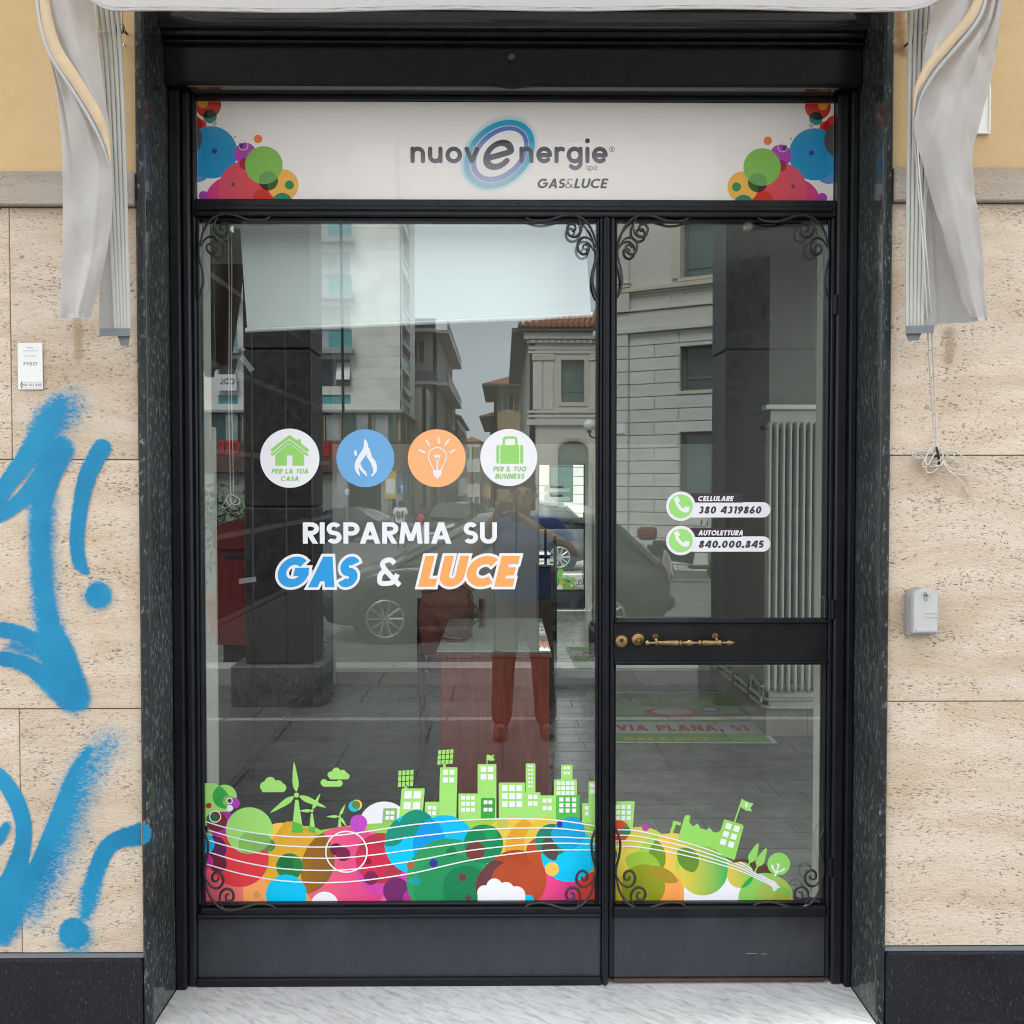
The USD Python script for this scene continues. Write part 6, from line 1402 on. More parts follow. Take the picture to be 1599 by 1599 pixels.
# armchair with curved wooden arms, a small bag on its right
t = thing('armchair', 'brown leather chair with curved wooden arms beside the desk', 'chair')
cy = 2.95
def wl(px, py): return W(px, py, cy)
bk = [wl(662, 928), wl(700, 924), wl(733, 920), wl(742, 962), wl(735, 1010), wl(688, 1022), wl(664, 1018), wl(656, 965)]
P = Polygon([(p[0], p[2]) for p in bk]).buffer(.02).buffer(-.012)
m = ext(P, cy - .035, cy + .035); m = m.subdivide_to_size(.05) if hasattr(m, 'subdivide_to_size') else m
v = m.vertices.copy(); v[:, 1] += .05 * np.sin((v[:, 0] + .35) * 9) * .4 + (meshkit.fbm(v * 9, 3) - .5) * .03; m.vertices = v
obj('back_cushion', m, 'leather', t, smooth=50)
obj('seat_cushion', bx(-.47, -.16, cy + .01, cy + .45, .40, .50, .03), 'leather', t)
for s, xx in ((-1, -.50), (1, -.13)):
    p = spline([(xx + .02, cy + .42, Z0), (xx, cy + .30, .25), (xx - .012 * s, cy + .05, .50), (xx, cy - .01, .70), (xx + .015, cy - .02, .86)], 8)
    obj('arm', tube(p, [.016] * len(p), 8), 'shutter_brown', t, smooth=True)
    p = spline([(xx + .015, cy - .05, Z0), (xx + .01, cy - .02, .25), (xx - .004, cy + .02, .5), (xx, cy + .0, .86)], 8)
    obj('leg', tube(p, .014, 8), 'shutter_brown', t, smooth=True)
obj('top_roll', tube(spline([wl(659, 926), wl(690, 917), wl(722, 914), wl(737, 924)], 6), .016, 8), 'leather', t, smooth=True)
t = thing('handbag', 'tiny dark handbag hanging by its strap from the armchair', 'bag')
c = wl(744, 956)
obj('body', bx(c[0] - .03, c[0] + .03, cy - .07, cy - .03, c[2] - .05, c[2] + .015, .012), 'cloth_brown', t)
obj('strap', tube(spline([wl(732, 924) + [0, -.05, 0], wl(738, 940) + [0, -.05, 0], wl(749, 951) + [0, -.05, 0]], 6), .005, 6), 'cloth_brown', t)
obj('strap', tube(spline([wl(731, 925) + [0, -.045, 0], wl(733, 942) + [0, -.045, 0], wl(739, 952) + [0, -.045, 0]], 6), .005, 6), 'cloth_brown', t)

# radiator, its backing, pipes and sockets
t = thing('radiator', 'tall white column radiator on the wall behind the door', 'radiator')
zr0, zr1, yr = .27, 1.92, YJG - .06
obj('header', tube([(1.60, yr, zr1 - .03), (2.02, yr, zr1 - .03)], .016, 8), 'radiator_paint', t); obj('header', tube([(1.60, yr, zr0 + .03), (2.02, yr, zr0 + .03)], .016, 8), 'radiator_paint', t)
x = 1.628
for i in range(9):
    aa = np.linspace(0, PI, 7)
    loop = [(x, yr - .026, z) for z in np.linspace(zr0 + .03, zr1 - .03, 6)] + [(x, yr - .026 * math.cos(q), zr1 - .03 + .026 * math.sin(q)) for q in aa[1:-1]] + [(x, yr + .026, z) for z in np.linspace(zr1 - .03, zr0 + .03, 6)] + [(x, yr + .026 * math.cos(q), zr0 + .03 - .026 * math.sin(q)) for q in aa[1:-1]]
    obj('column', tube(loop, .0125, 8, closed=True), 'radiator_paint', t, smooth=True); x += .0415
obj('valve', [lathe([(0, 0), (.014, 0), (.016, .03), (0, .032)], 'x', (1.585, yr, zr0 + .03), 12), lathe([(0, 0), (.012, 0), (.012, .05), (0, .05)], 'z', (1.60, yr, zr0 - .03), 10)], 'steel', t)
obj('valve', lathe([(0, 0), (.014, 0), (.016, .03), (0, .032)], 'x', (1.578, yr, zr1 - .03), 12), 'black_gloss', t)
t = thing('radiator_niche', 'pale backing board with a thin shelf over the radiator', 'board')
obj('board', bx(1.652, 2.1, YJG - .012, YJG - .001, .16, 2.0, .003), 'room_white', t); obj('shelf', bx(1.60, 2.1, YJG - .10, YJG - .001, 2.003, 2.03, .003), 'room_white', t)
t = thing('heating_pipes', 'two grey heating pipes running along the skirting to the radiator', 'pipes')
for k, z in ((0, .215), (1, .165)):
    p = spline([(XRW - .03, YB - .02, z - .02), (XRW - .03, 4.2, z - .01), (XRW - .03, 3.5, z), (XRW - .03, YJG + .06, z), (XRW - .01, YJG - .035, z), (XRW + .10, YJG - .04, z), (2.2, YJG - .04, z)], 8)
    obj('pipe', tube(p, .012, 8), 'radiator_paint', t, smooth=True)
    for y in (4.4, 3.9, 3.45): obj('clip', bx(XRW - .045, XRW, y - .012, y + .012, z - .016, z + .016, .003), 'black_gloss', t)
for xx, y in ((1.595, YJG - .05), (1.62, 3.42)):
    obj('riser', tube(spline([(xx, y, .20), (xx - .004, y, .27), (xx, y - .01, .30), (1.60, yr, zr0 + .01)], 6), .009, 8), 'radiator_paint', t, smooth=True)
def plate(name, py0, py1, px, label):
    t = thing(name, label, 'socket'); L = (XRW) * 1600 / (px - 785.0); y = L - 3.2
    a, b = W(px, py1, y), W(px, py0, y)
    obj('cover', bx(XRW - .012, XRW, y - .045, y + .045, a[2], b[2], .003), 'black_gloss', t); obj('insert', bx(XRW - .014, XRW - .011, y - .03, y + .03, a[2] + .012, b[2] - .012, .001), 'dark_metal', t)
plate('wall_socket', 1038, 1058, 1142, 'black wall socket low on the right wall above the pipes'); plate('wall_socket', 1062, 1085, 1178, 'black wall socket beside the radiator foot'); plate('light_switch', 474, 498, 1193, 'black light switch high on the dark right wall')

# roller blind hanging a little crooked
t = thing('roller_blind', 'pale grey roller blind, half down and crooked, behind the big pane', 'blind')
yb = .125
a, b = W(361, 356, yb), W(935, 338, yb)
obj('cassette', bx(a[0], b[0], yb - .03, yb + .03, a[2], b[2] + .01, .012), 'room_white', t); obj('bracket', bx(a[0] - .012, a[0] - .001, yb - .035, yb + .035, a[2] - .01, b[2] + .01, .002), 'alu', t)
C4 = [W(375, 356, yb), W(913, 356, yb), W(923, 491, yb), W(386, 513, yb)]
G = [[(C4[0] * (1 - s) + C4[1] * s) * (1 - q) + (C4[3] * (1 - s) + C4[2] * s) * q + np.array([0, .004 * math.sin(s * 6), 0]) for s in np.linspace(0, 1, 24)] for q in np.linspace(0, 1, 10)]
obj('cloth', sheet(G)if False else trimesh.Trimesh(sheet(G).vertices, sheet(G).faces[:, ::-1], process=False), 'blind_cloth', t, smooth=True)
obj('hem_bar', tube([W(383.5, 515.5, yb), W(925, 492, yb)], .008, 10), 'alu', t)
t = thing('blind_chain', 'beaded chain of the roller blind ending in a tangle', 'chain')
for k, (xa, xb) in enumerate(((356, 359.5), (360.5, 363.5))):
    n = 560; q = np.linspace(0, 1, n); A, B = W(xa, 362, .10), W(xb, 772 + 6 * k, .10)
    p = A + (B - A) * q[:, None] + np.stack([.002 * np.sin(q * 7 + k), 0 * q, 0 * q], 1)
    obj('strand', tube(p, .0009 + .0012 * np.abs(np.sin(np.arange(n) * PI / 3.5)), 6), 'bead_chain', t)
for k, l in enumerate([[(360, 770), (354, 780), (358, 788), (366, 784), (368, 776), (362, 773)], [(362, 774), (372, 778), (374, 785), (366, 788), (359, 782)], [(358, 772), (352, 783), (347, 790), (353, 793), (361, 786)]]):
    obj('loop', tube(spline([W(a_, b_, .10 - .004 * k) for a_, b_ in l], 8, True),   .0018, 6, closed=True), 'bead_chain', t, smooth=True)
# strips of tape left on the inside of the glass
def tapes(c4, label):
    v = np.array([W(a_, b_, .004) for a_, b_ in c4]); obj('tape_strip', trimesh.Trimesh(v, [[0, 1, 2], [0, 2, 3]], process=False), 'tape', None, label, 'tape')
tapes([(380, 554), (398, 577), (391, 582), (374, 560)], 'grey strip of tape stuck aslant under the blind')
tapes([(373, 904), (400, 900), (400, 908), (373, 912)], 'grey strip of tape stuck level left of the word GAS')

# banner lying on the floor
t = thing('floor_banner', 'green and white banner reading VIA PLANA, 51 lying on the floor', 'banner')
B0 = np.array([W(975, 1167, 3.0)[0], 0, 0]); ZB_ = Z0 + .004
bw, bl = 1.06, 1.52; bo = np.array([.60, 2.94]); ba = math.radians(-1.0)
def onfloor(poly, z):
    ms = []
    for g in getattr(poly, 'geoms', [poly]):
        if g.geom_type != 'Polygon' or g.area < 1e-8: continue
        v, f = trimesh.creation.triangulate_polygon(g, engine='earcut'); used, inv = np.unique(f, return_inverse=True); f = inv.reshape(-1, 3); v = v[used]
        c_, s_ = math.cos(ba), math.sin(ba); p = np.stack([bo[0] + v[:, 0] * c_ - v[:, 1] * s_, bo[1] + v[:, 0] * s_ + v[:, 1] * c_, np.full(len(v), z)], 1)
        n_ = np.cross(p[f[:, 1]] - p[f[:, 0]], p[f[:, 2]] - p[f[:, 0]])[:, 2]; f = f.copy(); f[n_ < 0] = f[n_ < 0][:, ::-1]
        ms.append(trimesh.Trimesh(p, f, process=False))
    return cat_mesh(ms)
def lay(name, poly, col, k):
    m = onfloor(poly, ZB_ + k * .0007); return obj(name, m, 'paper_print', t, colors=np.tile(np.asarray(col) * .62, (len(m.vertices), 1)))
lay('sheet', sbox(0, 0, bw, bl), srgb(225, 228, 222), 0)
lay('green_field', sbox(.03, .56, bw - .03, bl - .04), srgb(125, 180, 80), 1); lay('green_foot', sbox(.03, .03, bw - .03, .24), srgb(130, 185, 80), 1)
lay('light_field', sbox(.03, .78, bw - .03, 1.02).union(Point(.2, 1.0).buffer(.15)), srgb(165, 205, 120), 2)
def bword(s, x0, x1, z0, z1, col, k=3, w_=.22, sl=0.0):
    shp, wd, parts = text(s, w_, .12, 2, sl); bb = shp.bounds; sx = (x1 - x0) / (bb[2] - bb[0])
    for q in parts: lay('letter', affinity.affine_transform(q, [sx, 0, 0, (z1 - z0), x0 - bb[0] * sx, z0]), col, k)
bword('VIA PLANA, 51', .12, bw - .1, .30, .46, srgb(215, 50, 55)); bword('CI TROVI', .22, .66, 1.02, 1.13, srgb(70, 90, 60), 3, .14); bword('SETTEMBRE', .24, .90, 1.16, 1.28, srgb(230, 180, 175)); bword('GAS & LUCE', .14, .66, .06, .14, srgb(240, 205, 110))
pin = unary_union([affinity.scale(Point(.55, .83).buffer(1), .20, .13), Polygon([(.38, .77), (.72, .77), (.55, .58)])])
lay('map_pin', pin, srgb(215, 60, 55), 3); lay('pin_centre', affinity.scale(Point(.55, .84).buffer(1), .14, .09), srgb(225, 225, 222), 4)
for cx, cz, r, col in ((.82, .92, .09, srgb(60, 130, 175)), (.82, .92, .05, srgb(225, 230, 230)), (.9, .66, .06, srgb(190, 60, 60)), (.78, .62, .05, srgb(230, 170, 60)), (.2, .62, .06, srgb(60, 130, 170)), (.98, .62, .05, srgb(140, 50, 130))): lay('print_dot', Point(cx, cz).buffer(r).intersection(sbox(.03, .56, bw - .03, bl)), col, 3 if r != .05 else 4)
# ================================================================ the street behind the photographer (seen mirrored in the glass)
# It is laid out as its mirror image, depth D = distance in front of the glass, and then turned round to stand at y = -D.
def flip(m):
    m = cat_mesh(m) if isinstance(m, list) else m.copy()
    v = m.vertices.copy(); v[:, 1] *= -1
    return trimesh.Trimesh(v, np.array(m.faces)[:, ::-1], process=False)
def vobj(name, m, matn, parent=None, *a, **k): return obj(name, flip(m), matn, parent, *a, **k)
X = lambda px, L: W(px, 755, L - 3.2)[0]
Z = lambda py, L: W(785, py, L - 3.2)[2]
def gz(D): return -.14 if D < 6.45 else -.26 - .021 * max(0.0, D - 8.0)

# ---- ground
def strip_ground(name, label, matn, d0, d1, x0, x1, dz, n=40, kind='structure'):
    G = [[(x, d, gz(d) + dz) for x in np.linspace(x0, x1, 3)] for d in np.linspace(d0, d1, n)]
    m = sheet(G)
    return vobj(name, trimesh.Trimesh(m.vertices, m.faces, process=False), matn, None, label, 'ground', None, kind)
strip_ground('ground', 'bare ground sheet under the street, reaching to the horizon', 'asphalt', 6.46, 420, -160, 160, -.03, 60)
G = [[(x, d, -.17) for x in np.linspace(-160, 160, 3)] for d in np.linspace(-200, .2, 12)]
vobj('ground', trimesh.Trimesh(sheet(G).vertices, sheet(G).faces, process=False), 'asphalt', None, 'bare ground under and behind the shop building', 'ground', None, 'structure')
pv = thing('pavement', 'grey stone slab pavement before the shop', 'pavement', kind='structure')
vobj('bed', bx(-9, 9, .10, 6.2, -.30, -.152), 'paving_joint', pv)
d = .365
for row, (h_, w_, mt) in enumerate([(.62, 1.0, 'paving'), (.62, 1.0, 'paving'), (.62, 1.0, 'paving'), (.62, 1.0, 'paving'), (.62, 1.0, 'paving'), (.62, 1.0, 'paving'), (.09, .8, 'kerb'), (.5, 1.2, 'paving'), (.68, .7, 'granite_light'), (.85, 1.1, 'paving')]):
    x = -6 - (row % 2) * w_ / 2
    while x < 6:
        vobj('slab', bx(x + .003, x + w_ - .003, d + .003, min(d + h_, 6.15) - .003, -.16, -.14 + RNG.uniform(-.002, .002), .004), mt, pv); x += w_
    d += h_
for i in range(16): vobj('kerb_stone', bx(-8 + i + .003, -7 + i - .003, 6.155, 6.45, -.45, -.135, .012), 'kerb', pv)
# cobbled strip and road
strip_ground('road', 'cobbled road bed running along the kerb', 'cobble_bed', 6.455, 24, -30, 30, -.02, 20)
rg = np.random.default_rng(5); cob = []
base = trimesh.convex.convex_hull(np.array([(sx * a, sy * a, z) for sx in (-1, 1) for sy in (-1, 1) for a, z in ((.5, 0), (.5, .6), (.38, .78))]))
bv, bf = base.vertices, base.faces; vs, fs, n = [], [], 0
for r_, dd in enumerate(np.arange(6.5, 18.5, .105)):
    for xx in np.arange(-6.2, 8.2, .105):
        off = .025 * math.sin(xx * 2.1) + .02 * math.sin(xx * 5 + dd)
        s = .096 * rg.uniform(.86, 1.0); a = rg.uniform(-.25, .25); c_, q_ = math.cos(a), math.sin(a)
        v = np.stack([(bv[:, 0] * c_ - bv[:, 1] * q_) * s + xx + (r_ % 2) * .05, (bv[:, 0] * q_ + bv[:, 1] * c_) * s * .96 + dd + off, bv[:, 2] * .045 + gz(dd) - .030 + rg.uniform(-.006, .004)], 1)
        vs.append(v); fs.append(bf + n); n += len(v)
vobj('cobblestones', trimesh.Trimesh(np.vstack(vs), np.vstack(fs), process=False), 'cobble', None, 'small grey porphyry setts covering the near road', 'setts', None, 'stuff')
strip_ground('road', 'smooth grey asphalt street running away between the buildings', 'asphalt', 18.6, 230, -7.5, .9, -.004, 50)
t = thing('zebra_crossing', 'worn white stripes painted across the far street', 'crossing')
for i in range(6): vobj('stripe', [sheet([[(-5.2 + i * .8, d_, gz(d_) + .008) for d_ in (47, 50)], [(-4.8 + i * .8, d_, gz(d_) + .008) for d_ in (47, 50)]][::-1])], 'road_paint', t)

# ---- granite pillars of the arcade edge with their beam
def pillar(x0, x1, label, seed):
    t = thing('stone_pillar', label, 'pillar', 'pillars at the pavement edge')
    vobj('plinth', bx(x0 - .09, x1 + .09, 4.53, 5.22, -.15, .17, .012), 'granite_light', t)
    for k in range(4): vobj('shaft_block', bx(x0, x1, 4.62, 5.14, .172 + k * 1.2, .17 + (k + 1) * 1.2 - .004, .012), 'portico_granite', t)
    vobj('capital', bx(x0 - .06, x1 + .06, 4.56, 5.2, 4.972, 5.2, .02), 'granite_light', t)
pillar(-1.97, -1.46, 'dark granite pillar left of the opening, mirrored in the big pane', 1)
pillar(1.70, 2.62, 'dark granite pillar to the right, mirrored in the door glass', 2)
t = thing('beam', 'long stone beam resting on the two pillars', 'beam')
for i in range(3): vobj('block', bx(-2.6 + i * 1.85 + .003, -2.6 + (i + 1) * 1.85 - .003, 4.6, 5.16, 5.203, 5.75, .01), 'granite_light', t)
t = thing('hanging_drape', 'dark brown cloth hanging beside the left pillar', 'drape')
G = []
for q in np.linspace(0, 1, 20):
    z = 5.2 - q * 2.75; xr = np.interp(z, [2.45, 2.9, 3.55, 5.2], [-2.15, -2.08, -1.99, -1.98]); G.append([(-2.75 + (xr + 2.75) * s, 4.9 + .05 * math.sin(s * 14 + q), z) for s in np.linspace(0, 1, 24)])
vobj('cloth', sheet(G), 'brown_drape', t, smooth=True)
t = thing('hanging_rod', 'thin dark rod hanging from the beam before the corner building', 'rod')
vobj('rod', tube([(X(530, 7.9), 4.75, 5.2), (X(535, 7.9), 4.75, Z(652, 7.9))], .011, 8), 'dark_metal', t)

# ---- facades
class Fac:
    """A facade along a line of the mirror image, from left to right as it is seen there. Local axes: u along it, d into the building, z up."""
    def __init__(s, x0, y0, x1, y1):
        s.o = np.array([x0, y0]); dd = np.array([x1 - x0, y1 - y0]); s.len = np.linalg.norm(dd); s.u = dd / s.len; s.n = np.array([-s.u[1], s.u[0]])
    def T(s, m):
        m = cat_mesh(m) if isinstance(m, list) else m.copy(); v = m.vertices
        p = s.o + v[:, :1] * s.u + v[:, 1:2] * s.n
        return trimesh.Trimesh(np.column_stack([p, v[:, 2]]), m.faces, process=False)
    def put(s, name, m, matn, parent, **k): return vobj(name, s.T(m), matn, parent, **k)
    def hit(s, px):
        r = ray(px, 755); A = np.array([[r[0], -s.u[0]], [r[1], -s.u[1]]]); t, u = np.linalg.solve(A, s.o - CAM[:2]); return u, t * r[1]
    def U(s, px): return s.hit(px)[0]
    def ZZ(s, px, py): return Z(py, s.hit(px)[1])
    def wall(s, name, u0, u1, z0, z1, holes, matn, parent, th=.3, d0=0.0):
        P = sbox(u0, z0, u1, z1)
        for h in holes: P = P.difference(h if not isinstance(h, tuple) else sbox(*h))
        return s.put(name, ext(P, d0, d0 + th), matn, parent)
    def window(s, parent, u0, u1, z0, z1, rec=.15, frame='white_frame', glass='window_dark', mull=1, trans=(), fw=.05, tilt=False, arch=False):
        fr = sbox(u0, z0, u1, z1).difference(sbox(u0 + fw, z0 + fw, u1 - fw, z1 - fw))
        for k in range(1, mull + 1 if mull > 0 else 0):
            if mull >= 1 and k <= mull: c = u0 + (u1 - u0) * k / (mull + 1); fr = fr.union(sbox(c - fw * .5, z0, c + fw * .5, z1))
        for q in trans: fr = fr.union(sbox(u0, z0 + (z1 - z0) * q - fw * .5, u1, z0 + (z1 - z0) * q + fw * .5))
        w = s.put('window', ext(fr, rec, rec + .06), frame, parent)
        s.put('pane', bx(u0 + .01, u1 - .01, rec + .03, rec + .04, z0 + .01, z1 - .01), glass, w)
        return w

# ---- modern corner building (left in the mirror image)
LA = 60.0
A = Fac(-23.0, LA - 3.2, -5.97, LA - 3.2); S = Fac(-5.97, LA - 3.2, -5.97, LA + 9.3)
t = thing('apartment_building', 'tall pale stone corner block with teal panels and small balconies', 'building')
za = lambda py: Z(py, LA); ua = lambda px: X(px, LA) + 23.0
holesA, winA, balc = [], [], []
cols = [(498, 548), (342, 372), (400, 450)]
for c0, c1 in cols:
    for top, bot in ((312, 358), (395, 446), (478, 530)): holesA.append((ua(c0), za(bot + 16), ua(c1), za(top)))
    holesA.append((ua(c0), za(604), ua(c1), za(560))); holesA.append((ua(c0), za(631), ua(c1), za(617)))
for top in (229, 146): 
    for c0, c1 in cols: holesA.append((ua(c0), za(top + 62), ua(c1), za(top)))
A.wall('wall', 0, A.len, za(641), 25.0, holesA, 'tower_stone', t, .3)
for c0, c1 in cols:
    for i, (top, bot) in enumerate(((146, 196), (229, 279), (312, 358), (395, 446), (478, 530))):
        A.window(t, ua(c0), ua(c1), za(bot + 16), za(top), .25, 'white_frame', 'window_light', 3)
        b = thing if False else None
        bal = A.put('balcony', bx(ua(c0) - .1, ua(c1) + .25, -.75, .02, za(bot + 24), za(bot + 17)), 'concrete', t)
        A.put('balcony_panel', bx(ua(c0) + .75, ua(c1) + .2, -.75, -.72, za(bot + 15), za(bot - 10)), 'teal_glass', bal)
        A.put('balcony_rail', [bx(ua(c0) - .05, ua(c1) + .2, -.76, -.73, za(bot - 11.5), za(bot - 10)), bx(ua(c0) - .05, ua(c0) - .01, -.76, -.73, za(bot + 16), za(bot - 11))], 'metal_frame', bal)
    w = A.window(t, ua(c0), ua(c1), za(604), za(560), .2, 'white_frame', 'window_dark', 1)
    q = bx(ua(c0) + 1.1, ua(c1) + .02, -.02, .02, za(598), za(567)); A.put('open_sash', rot(q, math.radians(-28), (1, 0, 0), (0, 0, za(567))), 'window_light', w)
    A.put('teal_panel', bx(ua(c0), ua(c1), .08, .12, za(631), za(617)), 'teal_glass', t)
# stone courses of the upper wall: tiles as thin slabs round the openings
rowz = np.arange(za(641) + .02, 17.6, .62)
hp = unary_union([sbox(*h) for h in holesA]).buffer(.02)
nst = 0
for k, z in enumerate(rowz):
    u = ua(497) - (k % 2) * .6
    while u < A.len - .02:
        sl = sbox(max(u, 0) + .008, z + .008, min(u + 1.2, A.len) - .008, z + .612).difference(hp)
        if sl.area > .15 and nst < 290: A.put('stone_slab', ext(sl, -.012, .01), 'tower_stone', t); nst += 1
        u += 1.2
sh = [(S.U(623.5 + .3), S.U(640.5))]
def sz(py, px=632): return S.ZZ(px, py)
u0, u1 = S.U(629), S.U(641)
hs = []
for top, bot in ((357, 402), (428, 478), (508, 552), (580, 622)): hs.append((u0, sz(bot), u1, sz(top)))
for top, bot in ((335, 350), (408, 422), (484, 501), (557, 574), (632, 645)): hs.append((u0, sz(bot), u1, sz(top)))
S.wall('wall', 0, 10.0, za(641), 25.0, hs, 'tower_stone', t, .3)
for i, h in enumerate(hs):
    if i < 4:
        w = S.window(t, h[0], h[2], h[1], h[3], .15, 'white_frame', 'window_dark', 1, (.45,), .09)
        if i >= 2: S.put('open_sash', rot(bx(h[0] + .2, h[2] - .1, -.03, .01, h[1] + .05, h[1] + (h[3] - h[1]) * .42), math.radians(-26), (1, 0, 0), (0, 0, h[1] + (h[3] - h[1]) * .42)), 'window_light', w)
    else: S.put('teal_panel', bx(h[0], h[2], .05, .1, h[1], h[3]), 'teal_glass', t)
# mezzanine of slanted lights, fascia with red letters, shop floor
zm0, zm1, zf0, zf1 = za(689), za(642), za(737), za(689)
A.put('ledge', bx(0, A.len + .15, -.2, .3, za(645), za(640), .03), 'concrete', t); S.put('ledge', bx(-.15, 10, -.2, .3, za(645), za(640), .03), 'concrete', t)
for F_, len_ in ((A, A.len), (S, 10.0)):
    F_.put('mezzanine_back', bx(0, len_, .25, .4, zm0, za(645)), 'window_green', t)
    n_ = int(len_ / .95)
    for i in range(n_):
        u = .2 + i * .95
        if i % 4 == 3: F_.put('pier', bx(u, u + .7, -.02, .3, zm0, za(645), .02), 'grey_marble', t)
        else:
            F_.put('mullion', bx(u, u + .07, .02, .3, zm0, za(645)), 'wood_frame', t); F_.put('sash', rot(bx(u + .1, u + .9, .12, .16, zm0 + .05, za(648)), math.radians(5), (1, 0, 0), (0, .14, za(648))), 'window_light' if i % 3 == 1 else 'window_green', t)
    F_.put('fascia', bx(-.01, len_, -.12, .3, zf0, zf1 - .01), 'dark_marble', t)
    F_.put('shop_floor', bx(0, len_, .5, .7, gz(57) - .4, zf0), 'shop_dark', t)
    for i in range(int(len_ / 2.6)): F_.put('pier', bx(.3 + i * 2.6, .95 + i * 2.6, -.06, .5, gz(57) - .4, zf0 - .01, .02), 'grey_marble', t)
    for i in range(int(len_ / 2.6)):
        if i % 2: F_.put('shop_window', bx(1.0 + i * 2.6, 2.85 + i * 2.6, .3, .34, gz(57) - .3, zf0 - .3), 'window_green', t)
def sign_word(F_, s, px0, px1, py0, py1, d):
    g, wd, parts = text(s, .24, .14); bb = g.bounds; a, b = F_.U(px0), F_.U(px1); za_, zb_ = F_.ZZ((px0 + px1) / 2, py1), F_.ZZ((px0 + px1) / 2, py0)
    for p in parts:                                                  # read from the shop front, so mirrored here
        q = affinity.affine_transform(p, [-(b - a) / (bb[2] - bb[0]), 0, 0, zb_ - za_, b + bb[0] * (b - a) / (bb[2] - bb[0]), za_])
        F_.put('sign_letter', ext(q, d - .06, d), 'shop_red', t)
sign_word(A, 'ER', 504, 527, 692, 713, -.12); sign_word(A, 'CRE', 344, 376, 688, 709, -.12); sign_word(S, 'LE', 628, 639, 700, 717, -.12)
A.put('back_block', bx(0, A.len - .3, .3, 12, -1.5, 25), 'tower_joint', t)
A.put('sign_board', bx(ua(342), ua(373), -.35, -.25, za(611), za(586)), 'sign_white', t)
g, wd, parts = text('CDL', .16, .14); bb = g.bounds; a_, b_ = ua(347), ua(370)
for p in parts: A.put('board_letter', ext(affinity.affine_transform(p, [-(b_ - a_) / bb[2], 0, 0, za(592) - za(601), b_, za(601)]), -.37, -.352), 'cap_grey', t)

# ---- houses along the left of the street
def house(x0, D0, x1, D1, ztop, matn, label, side=1, floors=3, roof='roof_tile', eave=.5, name='house', front=True, shutters='shutter_brown', zb=None, wpitch=2.4, slabs=False):
    """A block between two depths: its street side (facing +x if side is 1) and its near end carry the windows."""
    t = thing(name, label, 'house'); zb = zb if zb is not None else gz(D1) - .3
    F1 = Fac(x0, D0, x1, D0); F2 = Fac(x1, D0, x1, D1) if side > 0 else Fac(x0, D1, x0, D0)
    fh = (ztop - zb) / floors
    for F_, on in ((F1, front), (F2, True)):
        hs = []
        n_ = max(1, int(F_.len / wpitch))
        for f_ in range(floors):
            for i in range(n_):
                c = (i + .5) * F_.len / n_; w_ = min(1.0, F_.len / n_ * .5); hs.append((c - w_ / 2, zb + f_ * fh + fh * .34, c + w_ / 2, zb + f_ * fh + fh * .82))
        if not on: hs = []
        F_.wall('wall', 0, F_.len, zb, ztop, hs, matn, t, .25)
        for i, h in enumerate(hs):
            w = F_.window(t, *[h[0], h[2], h[1], h[3]], .14, 'white_frame', 'window_dark', 1, (), .07)
            if shutters and i % 3 != 1:
                F_.put('shutter', bx(h[0] - .42, h[0] - .02, -.05, -.01, h[1], h[3]), shutters, w); F_.put('shutter', bx(h[2] + .02, h[2] + .42, -.05, -.01, h[1], h[3]), shutters, w)
        if slabs:
            for f_ in range(2, floors + 1): F_.put('terrace_slab', bx(0, F_.len, -.9, .1, zb + f_ * fh - .25, zb + f_ * fh - .02), 'white_frame', t); F_.put('parapet', bx(.1, F_.len, -.86, -.80, zb + f_ * fh - .02, zb + f_ * fh + .7), 'metal_frame', t)
    vobj('back', bx(x0 + (.26 if side < 0 else 0), x1 - (.26 if side > 0 else 0), D0 + .26, D1, zb, ztop - .01), matn, t)
    if roof:
        xm = (x0 + x1) / 2; e = eave; hgt = (x1 - x0) * .18
        v = np.array([(x0 - e, D0 - e, ztop), (x1 + e, D0 - e, ztop), (x1 + e, D1, ztop), (x0 - e, D1, ztop), (xm, D0 + (x1 - x0) * .35, ztop + hgt + .3), (xm, D1, ztop + hgt + .3)])
        m = trimesh.convex.convex_hull(v); vobj('roof', mv(m, 0, 0, .16), roof, t); vobj('eaves', bx(x0 - e + .02, x1 + e - .02, D0 - e + .02, D1, ztop, ztop + .155), 'eaves', t)
    return t
house(-13, 67.0, -5.25, 71.5, Z(606, 70.5), 'stucco_cream', 'pale low house beside the corner block in the far street', 1, 3, None, name='row_house', shutters=None)
house(-13, 72.2, -4.85, 96.0, Z(517, 76), 'concrete', 'grey house with dark roof terraces along the far street', 1, 4, None, name='terrace_house', shutters=None, slabs=True)
house(-13, 96.3, -5.6, 118, Z(600, 100), 'stucco_pink', 'pinkish house with eaves further down the street on the left', 1, 3, name='row_house')
house(-13, 118.3, -5.4, 150, Z(652, 122), 'stucco_cream', 'cream house at the far left end of the street', 1, 3, name='row_house')
# end of the street
for i, (a, b, top, m, lab) in enumerate([(655, 692, 694, 'stucco_pink', 'small pink house closing the far end of the street on the left'), (692, 722, 698, 'stucco_cream', 'cream house closing the far end of the street'), (722, 752, 691, 'stucco_grey', 'grey house closing the far end of the street'), (752, 778, 697, 'stucco_ochre', 'ochre house closing the far end of the street on the right')]):
    L = 168 + i * 1.5; house(X(a, L), L - 3.2, X(b, L), L + 6, Z(top, L), m, lab, 1, 3, name='row_house', eave=.3, wpitch=1.25)
